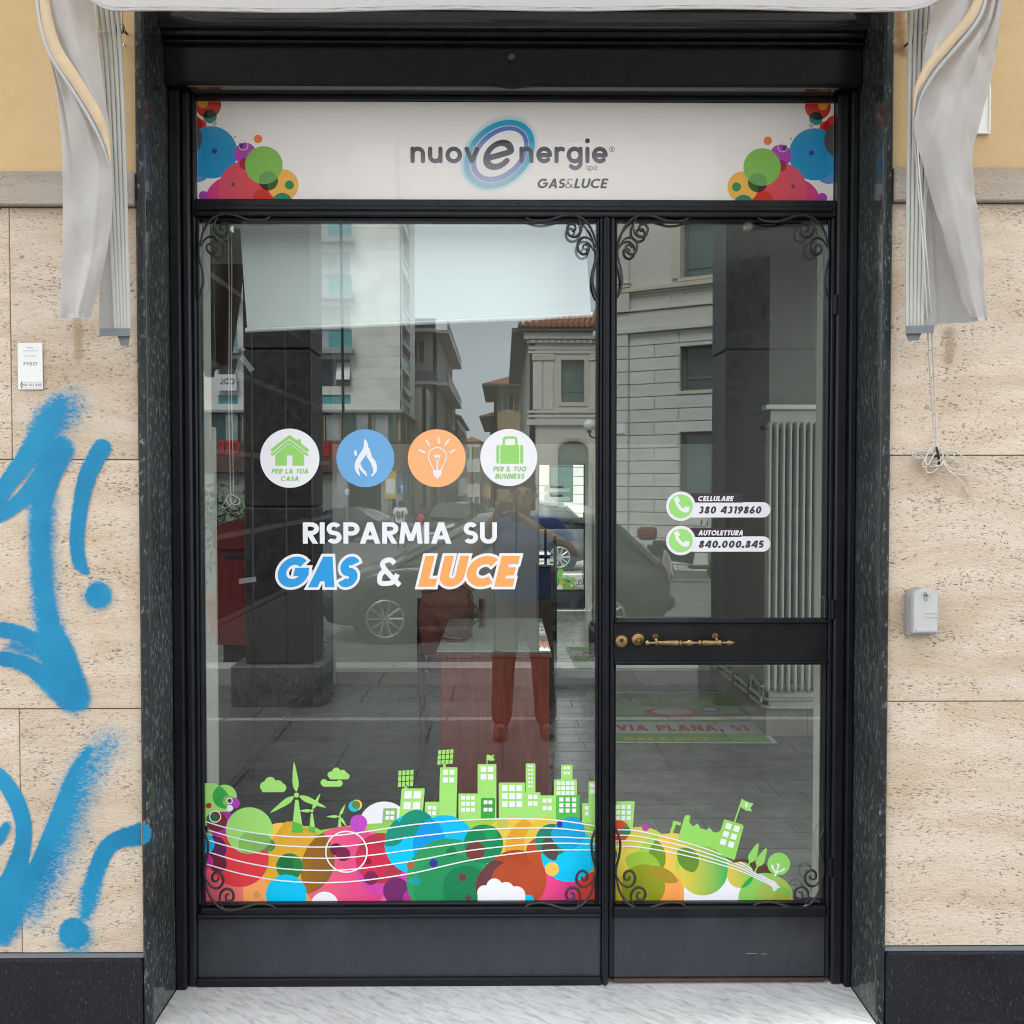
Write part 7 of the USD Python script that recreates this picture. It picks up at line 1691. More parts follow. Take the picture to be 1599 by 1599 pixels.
# right of the street
house(X(772, 84), 80.8, 6, 97, Z(604, 84), 'stucco_yellow', 'yellow house with deep eaves at the bend of the street', -1, 4, name='corner_house', eave=1.0, wpitch=2.0)
house(X(766, 100), 98, 6, 125, Z(652, 100), 'stucco_ochre', 'ochre house behind the yellow house with brown eaves', -1, 3, name='row_house', eave=1.1, wpitch=2.0)

# ---- neoclassical house right of the street
LE = 52.0
E = Fac(X(827, LE), LE - 3.2, 7.2, LE - 3.2); ES = Fac(X(827, LE), LE + 24, X(827, LE), LE - 3.2)
t = thing('town_house', 'grey stuccoed house with pilasters, cornice and red tiled roof', 'building')
ue = lambda px: X(px, LE) - E.o[0]; ze = lambda py: Z(py, LE); zbE = gz(49) - .3
arch = sbox(ue(871), ze(790), ue(919), ze(705)).union(affinity.scale(Point((ue(871) + ue(919)) / 2, ze(705)).buffer(1, quad_segs=10), (ue(919) - ue(871)) / 2, ze(688) - ze(705)))
E.wall('wall', 0, E.len, zbE, ze(520), [(ue(876), ze(628), ue(912), ze(562)), arch, (ue(960), ze(628), ue(996), ze(562))], 'stucco_grey', t, .35)
E.window(t, ue(876), ue(912), ze(628), ze(562), .2, 'metal_frame', 'window_green', 0, (.26, .8), .05); E.window(t, ue(960), ue(996), ze(628), ze(562), .2, 'metal_frame', 'window_green', 0, (.26, .8), .05)
E.put('arch_window', ext(arch, .22, .26), 'window_green', t); E.put('arch_transom', bx(ue(871), ue(919), .16, .21, ze(722), ze(719)), 'metal_frame', t)
for o_, i_ in ((.22, .10), (.10, .0)): E.put('arch_moulding', ext(arch.buffer(o_).difference(arch.buffer(i_)).intersection(sbox(ue(860), ze(790), ue(930), 20)), -.03 - i_ * .3, .02), 'stucco_cream', t)
fr = sbox(ue(871), ze(634), ue(917), ze(557)).difference(sbox(ue(876), ze(628), ue(912), ze(562))); E.put('window_surround', ext(fr, -.05, .02), 'stucco_cream', t)
for p0, p1 in ((832, 846), (849, 864), (921, 938)): E.put('pilaster', bx(ue(p0), ue(p1), -.09, .02, ze(640), ze(565), .01), 'stucco_grey', t); E.put('capital', bx(ue(p0) - .05, ue(p1) + .05, -.13, .02, ze(563), ze(553), .02), 'stucco_cream', t)
for py0, py1, d_ in ((664, 655, .16), (652, 648, .08), (645, 641, .12), (552, 548, .08), (546, 540, .05), (536, 531, .14), (530, 520, .30), (519, 513, .5)): E.put('string_course', bx(-d_, E.len, -d_, .1, ze(py0), ze(py1), .01), 'stucco_grey' if d_ < .4 else 'eaves', t)
for i in range(18): E.put('dentil', bx(.1 + i * .32, .26 + i * .32, -.24, .02, ze(536), ze(531.5)), 'stucco_grey', t)
for i in range(5):
    z = ze(735) + i * -.36
for i in range(7): E.put('ground_block', bx(ue(836), ue(866), -.05, .02, zbE + .1 + i * .46, zbE + .53 + i * .46, .02), 'stucco_grey', t)
ES.wall('wall', 0, ES.len, zbE, ze(520), [], 'stucco_grey', t, .3); ES.put('eaves', bx(0, ES.len, -.9, .2, ze(519), ze(512), .02), 'eaves', t)
e = .6; v = np.array([(E.o[0] - e, LE - 3.2 - e, ze(511)), (8, LE - 3.2 - e, ze(511)), (8, LE + 12, ze(511)), (E.o[0] - e, LE + 12, ze(511)), (E.o[0] + 2.6, LE + 2, ze(470)), (8, LE + 2, ze(470)), (8, LE + 5, ze(470)), (E.o[0] + 2.6, LE + 5, ze(470))])
roof = trimesh.convex.convex_hull(v); rf = vobj('roof', roof, 'roof_tile', t)
nt = 0
for r_ in range(9):
    q = r_ / 9.0; z = ze(511) + (ze(470) - ze(511)) * q; dd = LE - 3.2 - e + (5.2 + e) * q; xa = E.o[0] - e + (2.6 + e) * q; x = xa + .12
    while x < 7.2:
        vobj('roof_tiles', rot(lathe([(0, 0), (.13, 0), (.10, .62), (0, .62)], 'y', (0, 0, 0), 6), math.radians(16), (1, 0, 0)).apply_translation((x, dd - .03, z + .03)), 'roof_tile', rf); x += .28; nt += 1
vobj('core', bx(E.o[0] + .35, 8, LE - 2.8, LE + 12, zbE, ze(512)), 'stucco_grey', t)
house(6.0, 54, 14, 70, Z(452, 60), 'stucco_cream', 'tall pale house standing up behind the red tiled roof', -1, 5, None, name='rear_house', shutters=None)

# ---- rusticated corner building on the right
p0, p1 = W(938, 755, 26.15 - 3.2), W(1105, 755, 24.6 - 3.2)
du = (p1 - p0)[:2]; du /= np.linalg.norm(du); F = Fac(p0[0], p0[1], p0[0] + du[0] * 9, p0[1] + du[1] * 9)
t = thing('stone_building', 'grey rusticated stone building with large windows at the right corner', 'building')
uf = F.U; zF = lambda py: F.ZZ(1010, py)
zg = gz(23) - .3; cz = .318; z520 = zF(519)
w0, w1 = uf(1062), uf(1062) + 1.25
wins = [(w0, zF(613), w1, zF(546)), (w0, zF(773), w1, zF(677)), (w0, zF(440), w1, zF(345)), (w0 + 3, zF(613), w1 + 3, zF(546)), (w0 + 3, zF(773), w1 + 3, zF(677)), (w0 + 3, zF(440), w1 + 3, zF(345))]
F.wall('wall', 0, F.len, zg, z520, wins, 'ashlar_joint', t, .4, .03)
F.wall('upper_wall', 0, F.len, z520, zF(345) + 2.4, wins, 'stucco_grey', t, .4, .0)
F.put('core', bx(.1, F.len, .42, 8, zg, zF(345) + 2.3), 'ashlar_joint', t)
wu = unary_union([sbox(*w) for w in wins])
upil = uf(983)
nb = 0; k = 0; z = z520
def block(sh_, proud):
    global nb
    for g in getattr(sh_, 'geoms', [sh_]):
        if g.geom_type != 'Polygon' or g.area < .006: continue
        F.put('stone_block', [ext(g.buffer(-.006, join_style=2), -.02 - proud, .04), ext(g.buffer(-.018, join_style=2), -.035 - proud, -.018 - proud)], 'ashlar', t); nb += 1
while z - cz > zg:
    za_, zb_ = z - cz, z
    block(sbox(.0, za_, upil, zb_), .09)
    us = [upil] + [q for q in ([uf(1022), uf(1062) + .9, uf(1062) + 2.1, uf(1062) + 3.3] if k % 2 else [uf(1060), uf(1060) + 1.5, uf(1060) + 2.7]) ] + [F.len]
    for a, b in zip(us[:-1], us[1:]): block(sbox(a, za_, b, zb_).difference(wu.buffer(.005)), 0)
    z -= cz; k += 1
for i in range(7):                                                    # splayed lintel stones
    pass
for w in wins[:2] + wins[3:5]: F.window(t, w[0], w[2], w[1], w[3], .2, 'metal_frame', 'window_green' if w[1] < 3 else 'window_dark', 0, (.3,) if w[1] > 3 else (), .05)
for w in (wins[2], wins[5]): F.window(t, w[0], w[2], w[1], w[3], .2, 'metal_frame', 'window_green', 0, (.18,), .08)
for w in wins: F.put('sill', bx(w[0] - .08, w[2] + .08, -.06, .2, w[1] - .09, w[1] - .003, .01), 'stucco_cream', t)
for py0, py1, d_, m_ in ((519, 511, .16, 'ashlar'), (510.5, 486, .07, 'stucco_grey'), (485, 482, .12, 'stucco_grey'), (458, 455, .08, 'stucco_grey'), (454.5, 448, .16, 'stucco_cream')): F.put('cornice', bx(-d_, F.len, -d_, .05, zF(py0), zF(py1), .008), m_, t)
for a, b in ((990, 1045), (1062, 1150)): F.put('panel', ext(sbox(uf(a), zF(481), uf(b), zF(459)).difference(sbox(uf(a) + .05, zF(478), uf(b) - .05, zF(462))), -.03, .01), 'stucco_grey', t)
F.put('corner_pilaster', bx(.0, upil, -.1, .02, zF(447), zF(345) + 2.4, .01), 'stucco_grey', t); F.put('corner_pedestal', bx(.0, upil + .03, -.14, .02, zF(485), zF(449), .01), 'stucco_grey', t)
for py0, py1 in ((447, 443), (441, 438)): F.put('corner_moulding', bx(-.03, upil + .04, -.16, .02, zF(py0), zF(py1), .008), 'stucco_cream', t)
F.put('window_surround', ext(sbox(wins[2][0] - .22, wins[2][1], wins[2][2] + .22, wins[2][3] + .22).difference(sbox(*wins[2])), -.06, .02), 'stucco_cream', t)
F.put('street_plate', bx(uf(960), uf(979), -.15, -.13, zF(676), zF(660)), 'sign_white', t); F.put('house_number', bx(uf(958), uf(964), -.15, -.13, zF(711), zF(705)), 'sign_blue', t)
sideF = Fac(p0[0] + F.n[0] * 8, p0[1] + F.n[1] * 8, p0[0], p0[1]); sideF.wall('side_wall', 0, 8, zg, zF(345) + 2.4, [], 'stucco_grey', t, .3)

t = thing('globe_lamp', 'white globe lamp on a curved bracket at the corner of the stone building', 'lamp')
c = W(920, 664, 26.3 - 3.2)
vobj('globe', mv(trimesh.creation.icosphere(3, .145), *c), 'globe', t, smooth=True); vobj('bracket', tube(spline([c + [0, 0, -.15], c + [.03, 0, -.27], c + [.16, 0, -.33], c + [.34, .05, -.30]], 6), .022, 8), 'dark_metal', t, smooth=True); vobj('collar', lathe([(0, 0), (.07, 0), (.05, .05), (0, .05)], 'z', c + [0, 0, -.19], 12), 'dark_metal', t)
# ================================================================ cars
def car(name, label, cat, x, D, ang, top, z0, paintm, Lc=4.0, Wc=1.7, wheels=(-1.25, 1.25), hood=.92, belt=.98, roof=1.47, ws=(-.95, -.25), rw=(1.35, 1.85), spokes=10, glassm='car_glass', detail=True, nose=.62, tail=.80, group=None, tailm='tail_red'):
    """Seen in the mirror image: front towards -x before turning by ang about z; x, D is the middle of the car, z0 the road under it."""
    t = thing(name, label, cat, group)
    ca, sa = math.cos(ang), math.sin(ang)
    def place(m):
        m = cat_mesh(m) if isinstance(m, list) else m.copy(); v = m.vertices
        return trimesh.Trimesh(np.column_stack([x + v[:, 0] * ca - v[:, 1] * sa, D + v[:, 0] * sa + v[:, 1] * ca, v[:, 2] + z0]), m.faces, process=False)
    put = lambda n, m, mt, par=t, **k: vobj(n, place(m), mt, par, **k)
    h = Lc / 2; w = Wc / 2
    # lower body: stations along the car, each a rounded half section
    sx = np.concatenate([[-h, -h + .02, -h + .08, -h + .2, -h + .4], np.linspace(-h + .6, h - .5, 26), [h - .3, h - .14, h - .05, h - .01, h]])
    beltz = np.interp(sx, [-h, -h + .15, -h + .5, ws[0], ws[0] + .3, rw[0] - .1, h - .15, h], [nose, nose + .10, hood - .08, hood, belt, belt + .03, belt + .02, tail])
    wid = np.interp(sx, [-h, -h + .03, -h + .12, -h + .35, -h + .8, h - .7, h - .25, h - .06, h], [w * .55, w * .72, w * .86, w * .95, w, w, w * .94, w * .82, w * .66])
    bot = np.interp(sx, [-h, -h + .1, -h + .5, h - .5, h - .1, h], [.30, .22, .20, .20, .26, .36])
    rows = []
    for X_, B_, Wd, bt in zip(sx, beltz, wid, bot):
        sec = [(Wd * .80, bt), (Wd * .955, bt + .05), (Wd, bt + .16), (Wd * 1.0, bt + .30), (Wd * .985, (bt + B_) / 2 + .07), (Wd * .995, B_ - .16), (Wd * .965, B_ - .06), (Wd * .90, B_ - .012), (Wd * .78, B_ + .004), (Wd * .4, B_ + .022), (0, B_ + .028)]
        sec = [(-a, b) for a, b in sec] + [(a, b) for a, b in sec[::-1][1:]]
        rows.append([(X_, a, b) for a, b in sec])
    body = sheet(np.array(rows)); body.fix_normals() if False else None
    caps = [trimesh.Trimesh(np.array(r), [[0, i, i + 1] for i in range(1, len(r) - 1)], process=False) for r in (rows[0], rows[-1])]
    put('body', [body] + caps, paintm, smooth=35)
    # cabin: glass house and roof
    cx = np.linspace(0, 1, 15)
    def cab(q, s):
        """q along the cabin's foot to its head: x of foot and of roof line blended by height s."""
        f0, f1 = ws[0], rw[1]; r0, r1 = ws[1] + .02, rw[0]
        return (f0 + (f1 - f0) * q) * (1 - s) + (r0 + (r1 - r0) * q) * s
    G = []
    for q in cx:
        row = []
        rz = roof - .06 * (2 * abs(q - .45)) ** 2.2
        for s in (0, .5, .92, 1.0):
            row.append((cab(q, s), -(w * .93 - .17 * s - (.03 if s == 1.0 else 0)), belt - .03 + (rz - belt - .02) * s))
        for yy in (-.6, -.2, .2, .6): row.append((cab(q, 1), yy * w * .72, rz + .035 * (1 - abs(yy))))
        for s in (1.0, .92, .5, 0): row.append((cab(q, s), (w * .93 - .17 * s - (.03 if s == 1.0 else 0)), belt - .03 + (rz - belt - .02) * s))
        G.append(row)
    gm = sheet(np.array(G)); ends = [trimesh.Trimesh(np.array(r), [[0, i, i + 1] for i in range(1, len(r) - 1)], process=False) for r in (G[0], G[-1])]
    put('windows', [gm] + ends, glassm, smooth=25)
    RG = [[(a, b * 1.012, c + .012) for a, b, c in r[2:10]] for r in G]
    put('roof', sheet(np.array(RG)), paintm, smooth=35)
    for q, ww in ((0.0, .05), (.36, .035), (.68, .035), (1.0, .08)):
        for sgn in (-1, 1):
            p = [(cab(q, s) + (-.01 if q == 0 else .01 if q == 1 else 0), sgn * (w * .93 - .17 * s + .012), belt - .03 + (roof - .06 * (2 * abs(q - .45)) ** 2.2 - belt - .02) * s) for s in (0, .35, .7, 1.0)]
            put('pillar', tube(spline(p, 4), ww * .62, 6), paintm)
    for X_ in wheels:
        for sgn in (-1, 1):
            yv = sgn * (np.interp(X_, sx, wid))
            put('wheel_arch', lathe([(0, -.004), (.365, -.004), (.375, .004), (0, .006)][::1], 'y', (X_, yv - sgn * .004, .33), 28), 'trim_black')
            wh = put('wheel', lathe([(.19, -.10), (.29, -.10), (.31, -.07), (.31, .07), (.29, .10), (.19, .10)], 'y', (X_, yv - sgn * .09, .31), 28), 'tyre', smooth=40)
            yo = yv + sgn * .004
            put('rim_back', lathe([(0, 0), (.205, 0), (.205, .012 * sgn)], 'y', (X_, yo - sgn * .03, .31), 24), 'trim_black', wh)
            a = np.linspace(0, 2 * PI, 28, endpoint=False)
            sp = [tube([(X_ + .208 * math.cos(q), yo, .31 + .208 * math.sin(q)) for q in a], .014, 6, closed=True), lathe([(0, -.012), (.05, -.012), (.055, .012), (0, .016)], 'y', (X_, yo, .31), 16)]
            put('rim', sp, 'rim', wh)
            for k in range(spokes):
                q = 2 * PI * k / spokes; put('spoke', tube([(X_ + .04 * math.cos(q), yo + sgn * .006, .31 + .04 * math.sin(q)), (X_ + .20 * math.cos(q), yo - sgn * .002, .31 + .20 * math.sin(q))], [.016, .019], 5), 'rim', wh)
    for sgn in (-1, 1):
        # lamps follow the corners of the body
        put('headlamp', trimesh.convex.convex_hull(np.array([(-h + .06, sgn * w * .80, nose + .02), (-h + .02, sgn * w * .60, nose), (-h + .42, sgn * w * .985, hood - .12), (-h + .36, sgn * w * .985, hood - .22), (-h + .5, sgn * w * .90, hood - .075), (-h + .2, sgn * w * .72, nose + .13)])), 'lamp_clear')
        put('tail_lamp', trimesh.convex.convex_hull(np.array([(h - .10, sgn * w * .96, belt + .12), (h - .16, sgn * w * .955, belt - .02), (h - .03, sgn * w * .86, belt - .16), (h + .015, sgn * w * .78, belt - .20), (h - .02, sgn * w * .74, belt + .02), (h - .12, sgn * w * .84, belt + .14)])), tailm)
        put('side_mirror', rot(bx(ws[0] + .34, ws[0] + .46, sgn * w * 1.02, sgn * (w * 1.02 + .16), belt + .0, belt + .11, .03), 0, (0, 0, 1)), paintm)
        if detail:
            for X_ in (ws[0] + .25, ws[0] + 1.35): put('door_seam', bx(X_ - .004, X_ + .004, sgn * w * .99, sgn * w * 1.004, .32, belt - .07), 'trim_black')
            put('door_handle', bx(ws[0] + 1.1, ws[0] + 1.28, sgn * w * .99, sgn * (w * 1.0 + .02), belt - .17, belt - .14, .01), paintm)
            put('side_moulding', bx(wheels[0] + .42, wheels[1] - .42, sgn * w * .99, sgn * (w + .012), .44, .50, .006), 'trim_black')
    put('rear_bumper', bx(h - .16, h + .03, -w * .80, w * .80, .36, .56, .05), paintm); put('front_bumper', bx(-h - .03, -h + .16, -w * .74, w * .74, .32, .52, .05), paintm)
    put('rear_plate', bx(h + .028, h + .036, -.26, .26, .42, .53), 'plate_white'); put('front_plate', bx(-h - .036, -h - .028, -.26, .26, .36, .47), 'plate_white')
    put('grille', bx(-h - .01, -h + .06, -w * .5, w * .5, nose - .10, nose + .02, .02), 'trim_black')
    put('wiper', tube([(ws[0] - .04, -.5, hood + .04), (ws[0] + .06, .1, hood + .10)], .012, 5), 'trim_black')
    return t

car('parked_car', 'grey hatchback parked at the kerb behind the photographer, large in the glass', 'car', -.08, 9.2, math.radians(2.5), 0, gz(9.2), 'car_grey', 4.05, 1.70, (-1.28, 1.22), glassm='car_glass_clear', ws=(-1.15, -.25), rw=(1.35, 1.80), belt=.94, roof=1.47, tailm='tail_pale')
car('parked_car', 'black estate car parked before the corner block, red tail lamp to the left', 'car', X(565, 43), 41.0, math.radians(158), 0, gz(41), 'car_black', 4.4, 1.75, (-1.35, 1.3), ws=(-.95, -.05), rw=(1.5, 2.05), belt=.96, roof=1.46, detail=False)
car('parked_car', 'black off-road car standing in the far street, seen from behind', 'car', X(704, 44), 42.5, math.radians(-112 + 180), 0, gz(42.5), 'car_black', 4.3, 1.8, (-1.3, 1.3), ws=(-.9, -.3), rw=(1.7, 2.0), belt=1.08, roof=1.68, detail=False)
car('parked_car', 'dark green car with pale windows further along the far street', 'car', X(727, 55), 53, math.radians(-100 + 180), 0, gz(53), 'car_dark_green', 4.2, 1.75, (-1.3, 1.3), glassm='car_glass_clear', ws=(-.9, -.3), rw=(1.5, 1.9), belt=1.05, roof=1.6, detail=False)
car('parked_car', 'silver car parked far down the street', 'car', X(733, 75), 73, math.radians(-95 + 180), 0, gz(73), 'car_silver', 4.0, 1.7, (-1.25, 1.25), detail=False)

# ================================================================ people
import manifold3d as m3
def chain_body(bones, refine=.035, it=6):
    """bones: pairs of (point, radius): hulls of two spheres joined into one surface and smoothed."""
    tot = None
    for (a, ra), (b, rb) in bones:
        s1 = m3.Manifold.sphere(ra, 12).translate(tuple(map(float, a))); s2 = m3.Manifold.sphere(rb, 12).translate(tuple(map(float, b)))
        hll = m3.Manifold.batch_hull([s1, s2]); tot = hll if tot is None else tot + hll
    mm = tot.refine_to_length(refine).to_mesh(); m = trimesh.Trimesh(mm.vert_properties[:, :3], mm.tri_verts)
    return trimesh.smoothing.filter_taubin(m, .5, -.52, it)

def person(label, x, D, z0, H, face, J, clothes, hairm='hair', group=None):
    """J: joints in metres for a height of 1.75, x to the right of the picture, y away from the glass, z up; face = +1 looks towards the glass, -1 away from it (mirror image)."""
    t = thing('person', label, 'person', group); k = H / 1.75
    P = {n: np.array([x, D, z0]) + k * np.array(v, float) for n, v in J.items()}
    r = lambda v: v * k
    fy = -face
    hd = P['head']
    head = m3.Manifold.batch_hull([m3.Manifold.sphere(r(.082), 20).translate(tuple(hd + [0, -fy * r(.015), r(.02)])), m3.Manifold.sphere(r(.05), 16).translate(tuple(hd + [0, fy * r(.045), -r(.075)])), m3.Manifold.sphere(r(.06), 16).translate(tuple(hd + [0, fy * r(.035), r(.01)]))])
    nose = m3.Manifold.batch_hull([m3.Manifold.sphere(r(.010), 8).translate(tuple(hd + [0, fy * r(.095), r(.005)])), m3.Manifold.sphere(r(.015), 8).translate(tuple(hd + [0, fy * r(.105), -r(.030)]))])
    ears = m3.Manifold.sphere(r(.024), 10).translate(tuple(hd + [r(.082), 0, -r(.01)])) + m3.Manifold.sphere(r(.024), 10).translate(tuple(hd + [-r(.082), 0, -r(.01)]))
    neck = m3.Manifold.batch_hull([m3.Manifold.sphere(r(.055), 12).translate(tuple(P['neck'])), m3.Manifold.sphere(r(.055), 12).translate(tuple(hd + [0, -fy * r(.01), -r(.06)]))])
    bones = [((P['neck'] - [0, 0, r(.03)], r(.07)), (P['chest'], r(.12))), ((P['chest'] + [-r(.09), 0, 0], r(.105)), (P['chest'] + [r(.09), 0, 0], r(.105))), ((P['chest'] + [-r(.07), 0, 0], r(.11)), (P['hips'] + [-r(.06), 0, 0], r(.105))), ((P['chest'] + [r(.07), 0, 0], r(.11)), (P['hips'] + [r(.06), 0, 0], r(.105)))]
    for s in 'lr':
        bones += [((P['neck'] - [0, 0, r(.05)], r(.06)), (P[s + 'sho'], r(.062))), ((P[s + 'sho'], r(.056)), (P[s + 'elb'], r(.042))), ((P[s + 'elb'], r(.042)), (P[s + 'wri'], r(.028))),
                  ((P[s + 'hip'], r(.088)), (P[s + 'kne'], r(.056))), ((P[s + 'kne'], r(.056)), (P[s + 'ank'], r(.040))), ((P[s + 'ank'] - [0, 0, r(.03)], r(.04)), (P[s + 'toe'], r(.034)))]
        # palm, four unequal fingers and a thumb from the side of the palm
        d = P[s + 'wri'] - P[s + 'elb']; d /= np.linalg.norm(d); side = np.array([1.0 if s == 'l' else -1.0, 0, 0]); side = side - d * (side @ d); side /= np.linalg.norm(side); up_ = np.cross(d, side)
        pc_ = P[s + 'wri'] + d * r(.075)
        bones.append(((P[s + 'wri'], r(.027)), (pc_, r(.030))))
        for i, fl_ in enumerate((.062, .075, .070, .055)):
            b0 = pc_ + side * r(.017 * (i - 1.5)) + d * r(.02); b1 = b0 + d * r(fl_ * .55) + up_ * r(.006); b2 = b0 + d * r(fl_ * .9) + up_ * r(.022)
            bones += [((b0, r(.0095)), (b1, r(.0088))), ((b1, r(.0088)), (b2, r(.0078)))]
        q0 = P[s + 'wri'] + d * r(.03) + side * r(.022); bones += [((q0, r(.012)), (q0 + side * r(.026) + d * r(.03), r(.010))), ((q0 + side * r(.026) + d * r(.03), r(.010)), (q0 + side * r(.026) + d * r(.058) + up_ * r(.01), r(.0085)))]
    bd = chain_body(bones, r(.022) if H > 1.5 and D < 8 else r(.05), 5)
    hm = head + nose + ears + neck; hm = hm.refine_to_length(r(.02)).to_mesh(); hm = trimesh.smoothing.filter_taubin(trimesh.Trimesh(hm.vert_properties[:, :3], hm.tri_verts), .5, -.52, 3)
    vobj('body', [bd, hm], 'skin', t, smooth=True)
    for s in (-1, 1):
        e = hd + np.array([s * r(.031), fy * r(.086), r(.012)]); vobj('eye', mv(trimesh.creation.icosphere(1, r(.011)), *e), 'cloth_black', t)
    vobj('mouth', mv(bx(-r(.022), r(.022), -r(.004), r(.004), -r(.004), r(.004), r(.002)), *(hd + [0, fy * r(.088), -r(.058)])), 'bag_red', t)
    hair = m3.Manifold.batch_hull([m3.Manifold.sphere(r(.092), 18).translate(tuple(hd + [0, -fy * r(.02), r(.032)])), m3.Manifold.sphere(r(.07), 14).translate(tuple(hd + [0, -fy * r(.045), -r(.03)])), m3.Manifold.sphere(r(.05), 12).translate(tuple(hd + [0, fy * r(.035), r(.075)]))])
    mh = hair.to_mesh(); vobj('hair', trimesh.Trimesh(mh.vert_properties[:, :3], mh.tri_verts), hairm, t, smooth=True)
    # clothes: the limbs again, a little thicker
    top_m, bot_m, shoe_m, sleeve, leglen = clothes; g = r(.018)
    tb = [((P['neck'] - [0, 0, r(.05)], r(.075)), (P['chest'], r(.135))), ((P['chest'] + [-r(.09), 0, 0], r(.115) + g * .5), (P['chest'] + [r(.09), 0, 0], r(.115) + g * .5)), ((P['chest'] + [-r(.075), 0, 0], r(.12)), (P['hips'] + [-r(.07), 0, -r(.04)], r(.115) + g * .3)), ((P['chest'] + [r(.075), 0, 0], r(.12)), (P['hips'] + [r(.07), 0, -r(.04)], r(.115) + g * .3)), ((P['hips'] + [-r(.07), 0, -r(.04)], r(.118)), (P['hips'] + [r(.07), 0, -r(.04)], r(.118)))]
    for s in 'lr':
        e = P[s + 'sho'] + (P[s + 'elb'] - P[s + 'sho']) * min(sleeve, 1)
        tb += [((P['neck'] - [0, 0, r(.06)], r(.068)), (P[s + 'sho'], r(.075))), ((P[s + 'sho'], r(.074)), (e, r(.062)))]
        if sleeve > 1: tb.append(((P[s + 'elb'], r(.058)), (P[s + 'elb'] + (P[s + 'wri'] - P[s + 'elb']) * (sleeve - 1), r(.045))))
    vobj('shirt', chain_body(tb, r(.03), 5), top_m, t, smooth=True)
    lb = [((P['lhip'], r(.112)), (P['rhip'], r(.112))), ((P['hips'], r(.112)), (P['hips'] - [0, 0, r(.08)], r(.115)))]
    for s in 'lr':
        if leglen <= 1: lb.append(((P[s + 'hip'], r(.108)), (P[s + 'hip'] + (P[s + 'kne'] - P[s + 'hip']) * leglen, r(.09))))
        else: lb += [((P[s + 'hip'], r(.106)), (P[s + 'kne'], r(.080))), ((P[s + 'kne'], r(.080)), (P[s + 'kne'] + (P[s + 'ank'] - P[s + 'kne']) * (leglen - 1), r(.074)))]
    vobj('trousers', chain_body(lb, r(.035), 5), bot_m, t, smooth=True)
    for s in 'lr': vobj('shoe', chain_body([((P[s + 'ank'] - [0, 0, r(.035)], r(.052)), (P[s + 'toe'] * .5 + P[s + 'ank'] * .5 - [0, 0, r(.035)], r(.050))), ((P[s + 'ank'] * .4 + P[s + 'toe'] * .6 - [0, 0, r(.02)], r(.048)), (P[s + 'toe'], r(.044)))], r(.03), 3), shoe_m, t, smooth=True)
    return t, P
def joints(lk, rk, la, ra, lw, rw_, lank, rank, lean=0.0, f=1, le=None, re=None):
    return dict(head=(0, lean * 1.6, 1.63), neck=(0, lean * 1.3, 1.47), chest=(0, lean, 1.28), hips=(0, 0, .98), lsho=(-.18, lean, 1.42), rsho=(.18, lean, 1.42), lelb=la, relb=ra, lwri=lw, rwri=rw_, lhip=(-.085, 0, .93), rhip=(.085, 0, .93), lkne=lk, rkne=rk, lank=lank, rank=rank,
                ltoe=(lank[0] - .02, lank[1] - f * .17, lank[2] - .055), rtoe=(rank[0] + .02, rank[1] - f * .17, rank[2] - .055))
# the photographer, just behind the lens, both arms raised to the phone
JP = joints((-.13, -.02, .50), (.13, -.02, .50), (-.34, -.06, 1.22), (.36, -.07, 1.24), (-.19, -.30, 1.47), (.01, -.31, 1.46), (-.145, .02, .09), (.155, .02, .09), 0.0, 1)
tp, PP = person('person in a blue shirt and brown trousers taking the photograph', .135, 3.62, -.14, 1.74, 1, JP, ('shirt_blue', 'cloth_brown', 'shoe', .62, 1.93))
t = thing('phone', 'dark phone held up by the person in the blue shirt', 'phone')
vobj('case', bx(-.075, .085, 3.245, 3.255, 1.515, 1.595, .004), 'black_gloss', t); vobj('camera_bump', bx(-.055, -.02, 3.240, 3.246, 1.555, 1.588, .002), 'dark_metal', t)
# walkers
JW = joints((-.10, -.10, .50), (.10, .06, .50), (-.27, .02, 1.16), (.27, -.02, 1.16), (-.27, -.12, .93), (.27, .08, .93), (-.10, .08, .10), (.10, .14, .09), .02, -1)
t1, P1 = person('person walking away in a white shirt with number and dark shorts', X(625, 38), 34.8, gz(34.8), 1.74, -1, JW, ('shirt_white', 'cloth_navy', 'shoe', .6, .9))
g, wd, parts = text('10', .2, .14); bb = g.bounds
for p in parts: vobj('shirt_number', ext(affinity.affine_transform(p, [-.30 / bb[2], 0, 0, .26, X(625, 38) + .15, gz(34.8) + 1.10]), 34.8 - .165, 34.8 - .150), 'cloth_navy', t1)
JW2 = joints((-.10, -.04, .50), (.10, -.10, .50), (-.26, .0, 1.17), (.28, .0, 1.16), (-.26, .05, .94), (.30, -.05, .92), (-.10, .12, .09), (.10, .06, .10), .03, -1)
t2, P2 = person('person walking away in a dark top and pale trousers with a red bag', X(658, 38.5), 35.3, gz(35.3), 1.66, -1, JW2, ('cloth_black', 'cloth_pale', 'shoe_white', 1.5, 1.9))
t = thing('shoulder_bag', 'red bag on the back of the person in a dark top', 'bag')
xb = X(658, 38.5)
vobj('bag', rot(bx(xb - .16, xb + .13, 35.3 - .24, 35.3 - .12, gz(35.3) + .92, gz(35.3) + 1.22, .05), math.radians(28), (0, 1, 0), (xb, 35.2, gz(35.3) + 1.07)), 'bag_red', t); vobj('strap', tube([(xb - .1, 35.15, gz(35.3) + .95), (xb + .16, 35.2, gz(35.3) + 1.40)], .015, 5), 'bag_red', t)
person('person in a green shirt walking at the edge of the far street', X(775, 34), 31, gz(31), 1.74, 1, JW, ('shirt_green', 'cloth_navy', 'shoe', .6, 1.9))

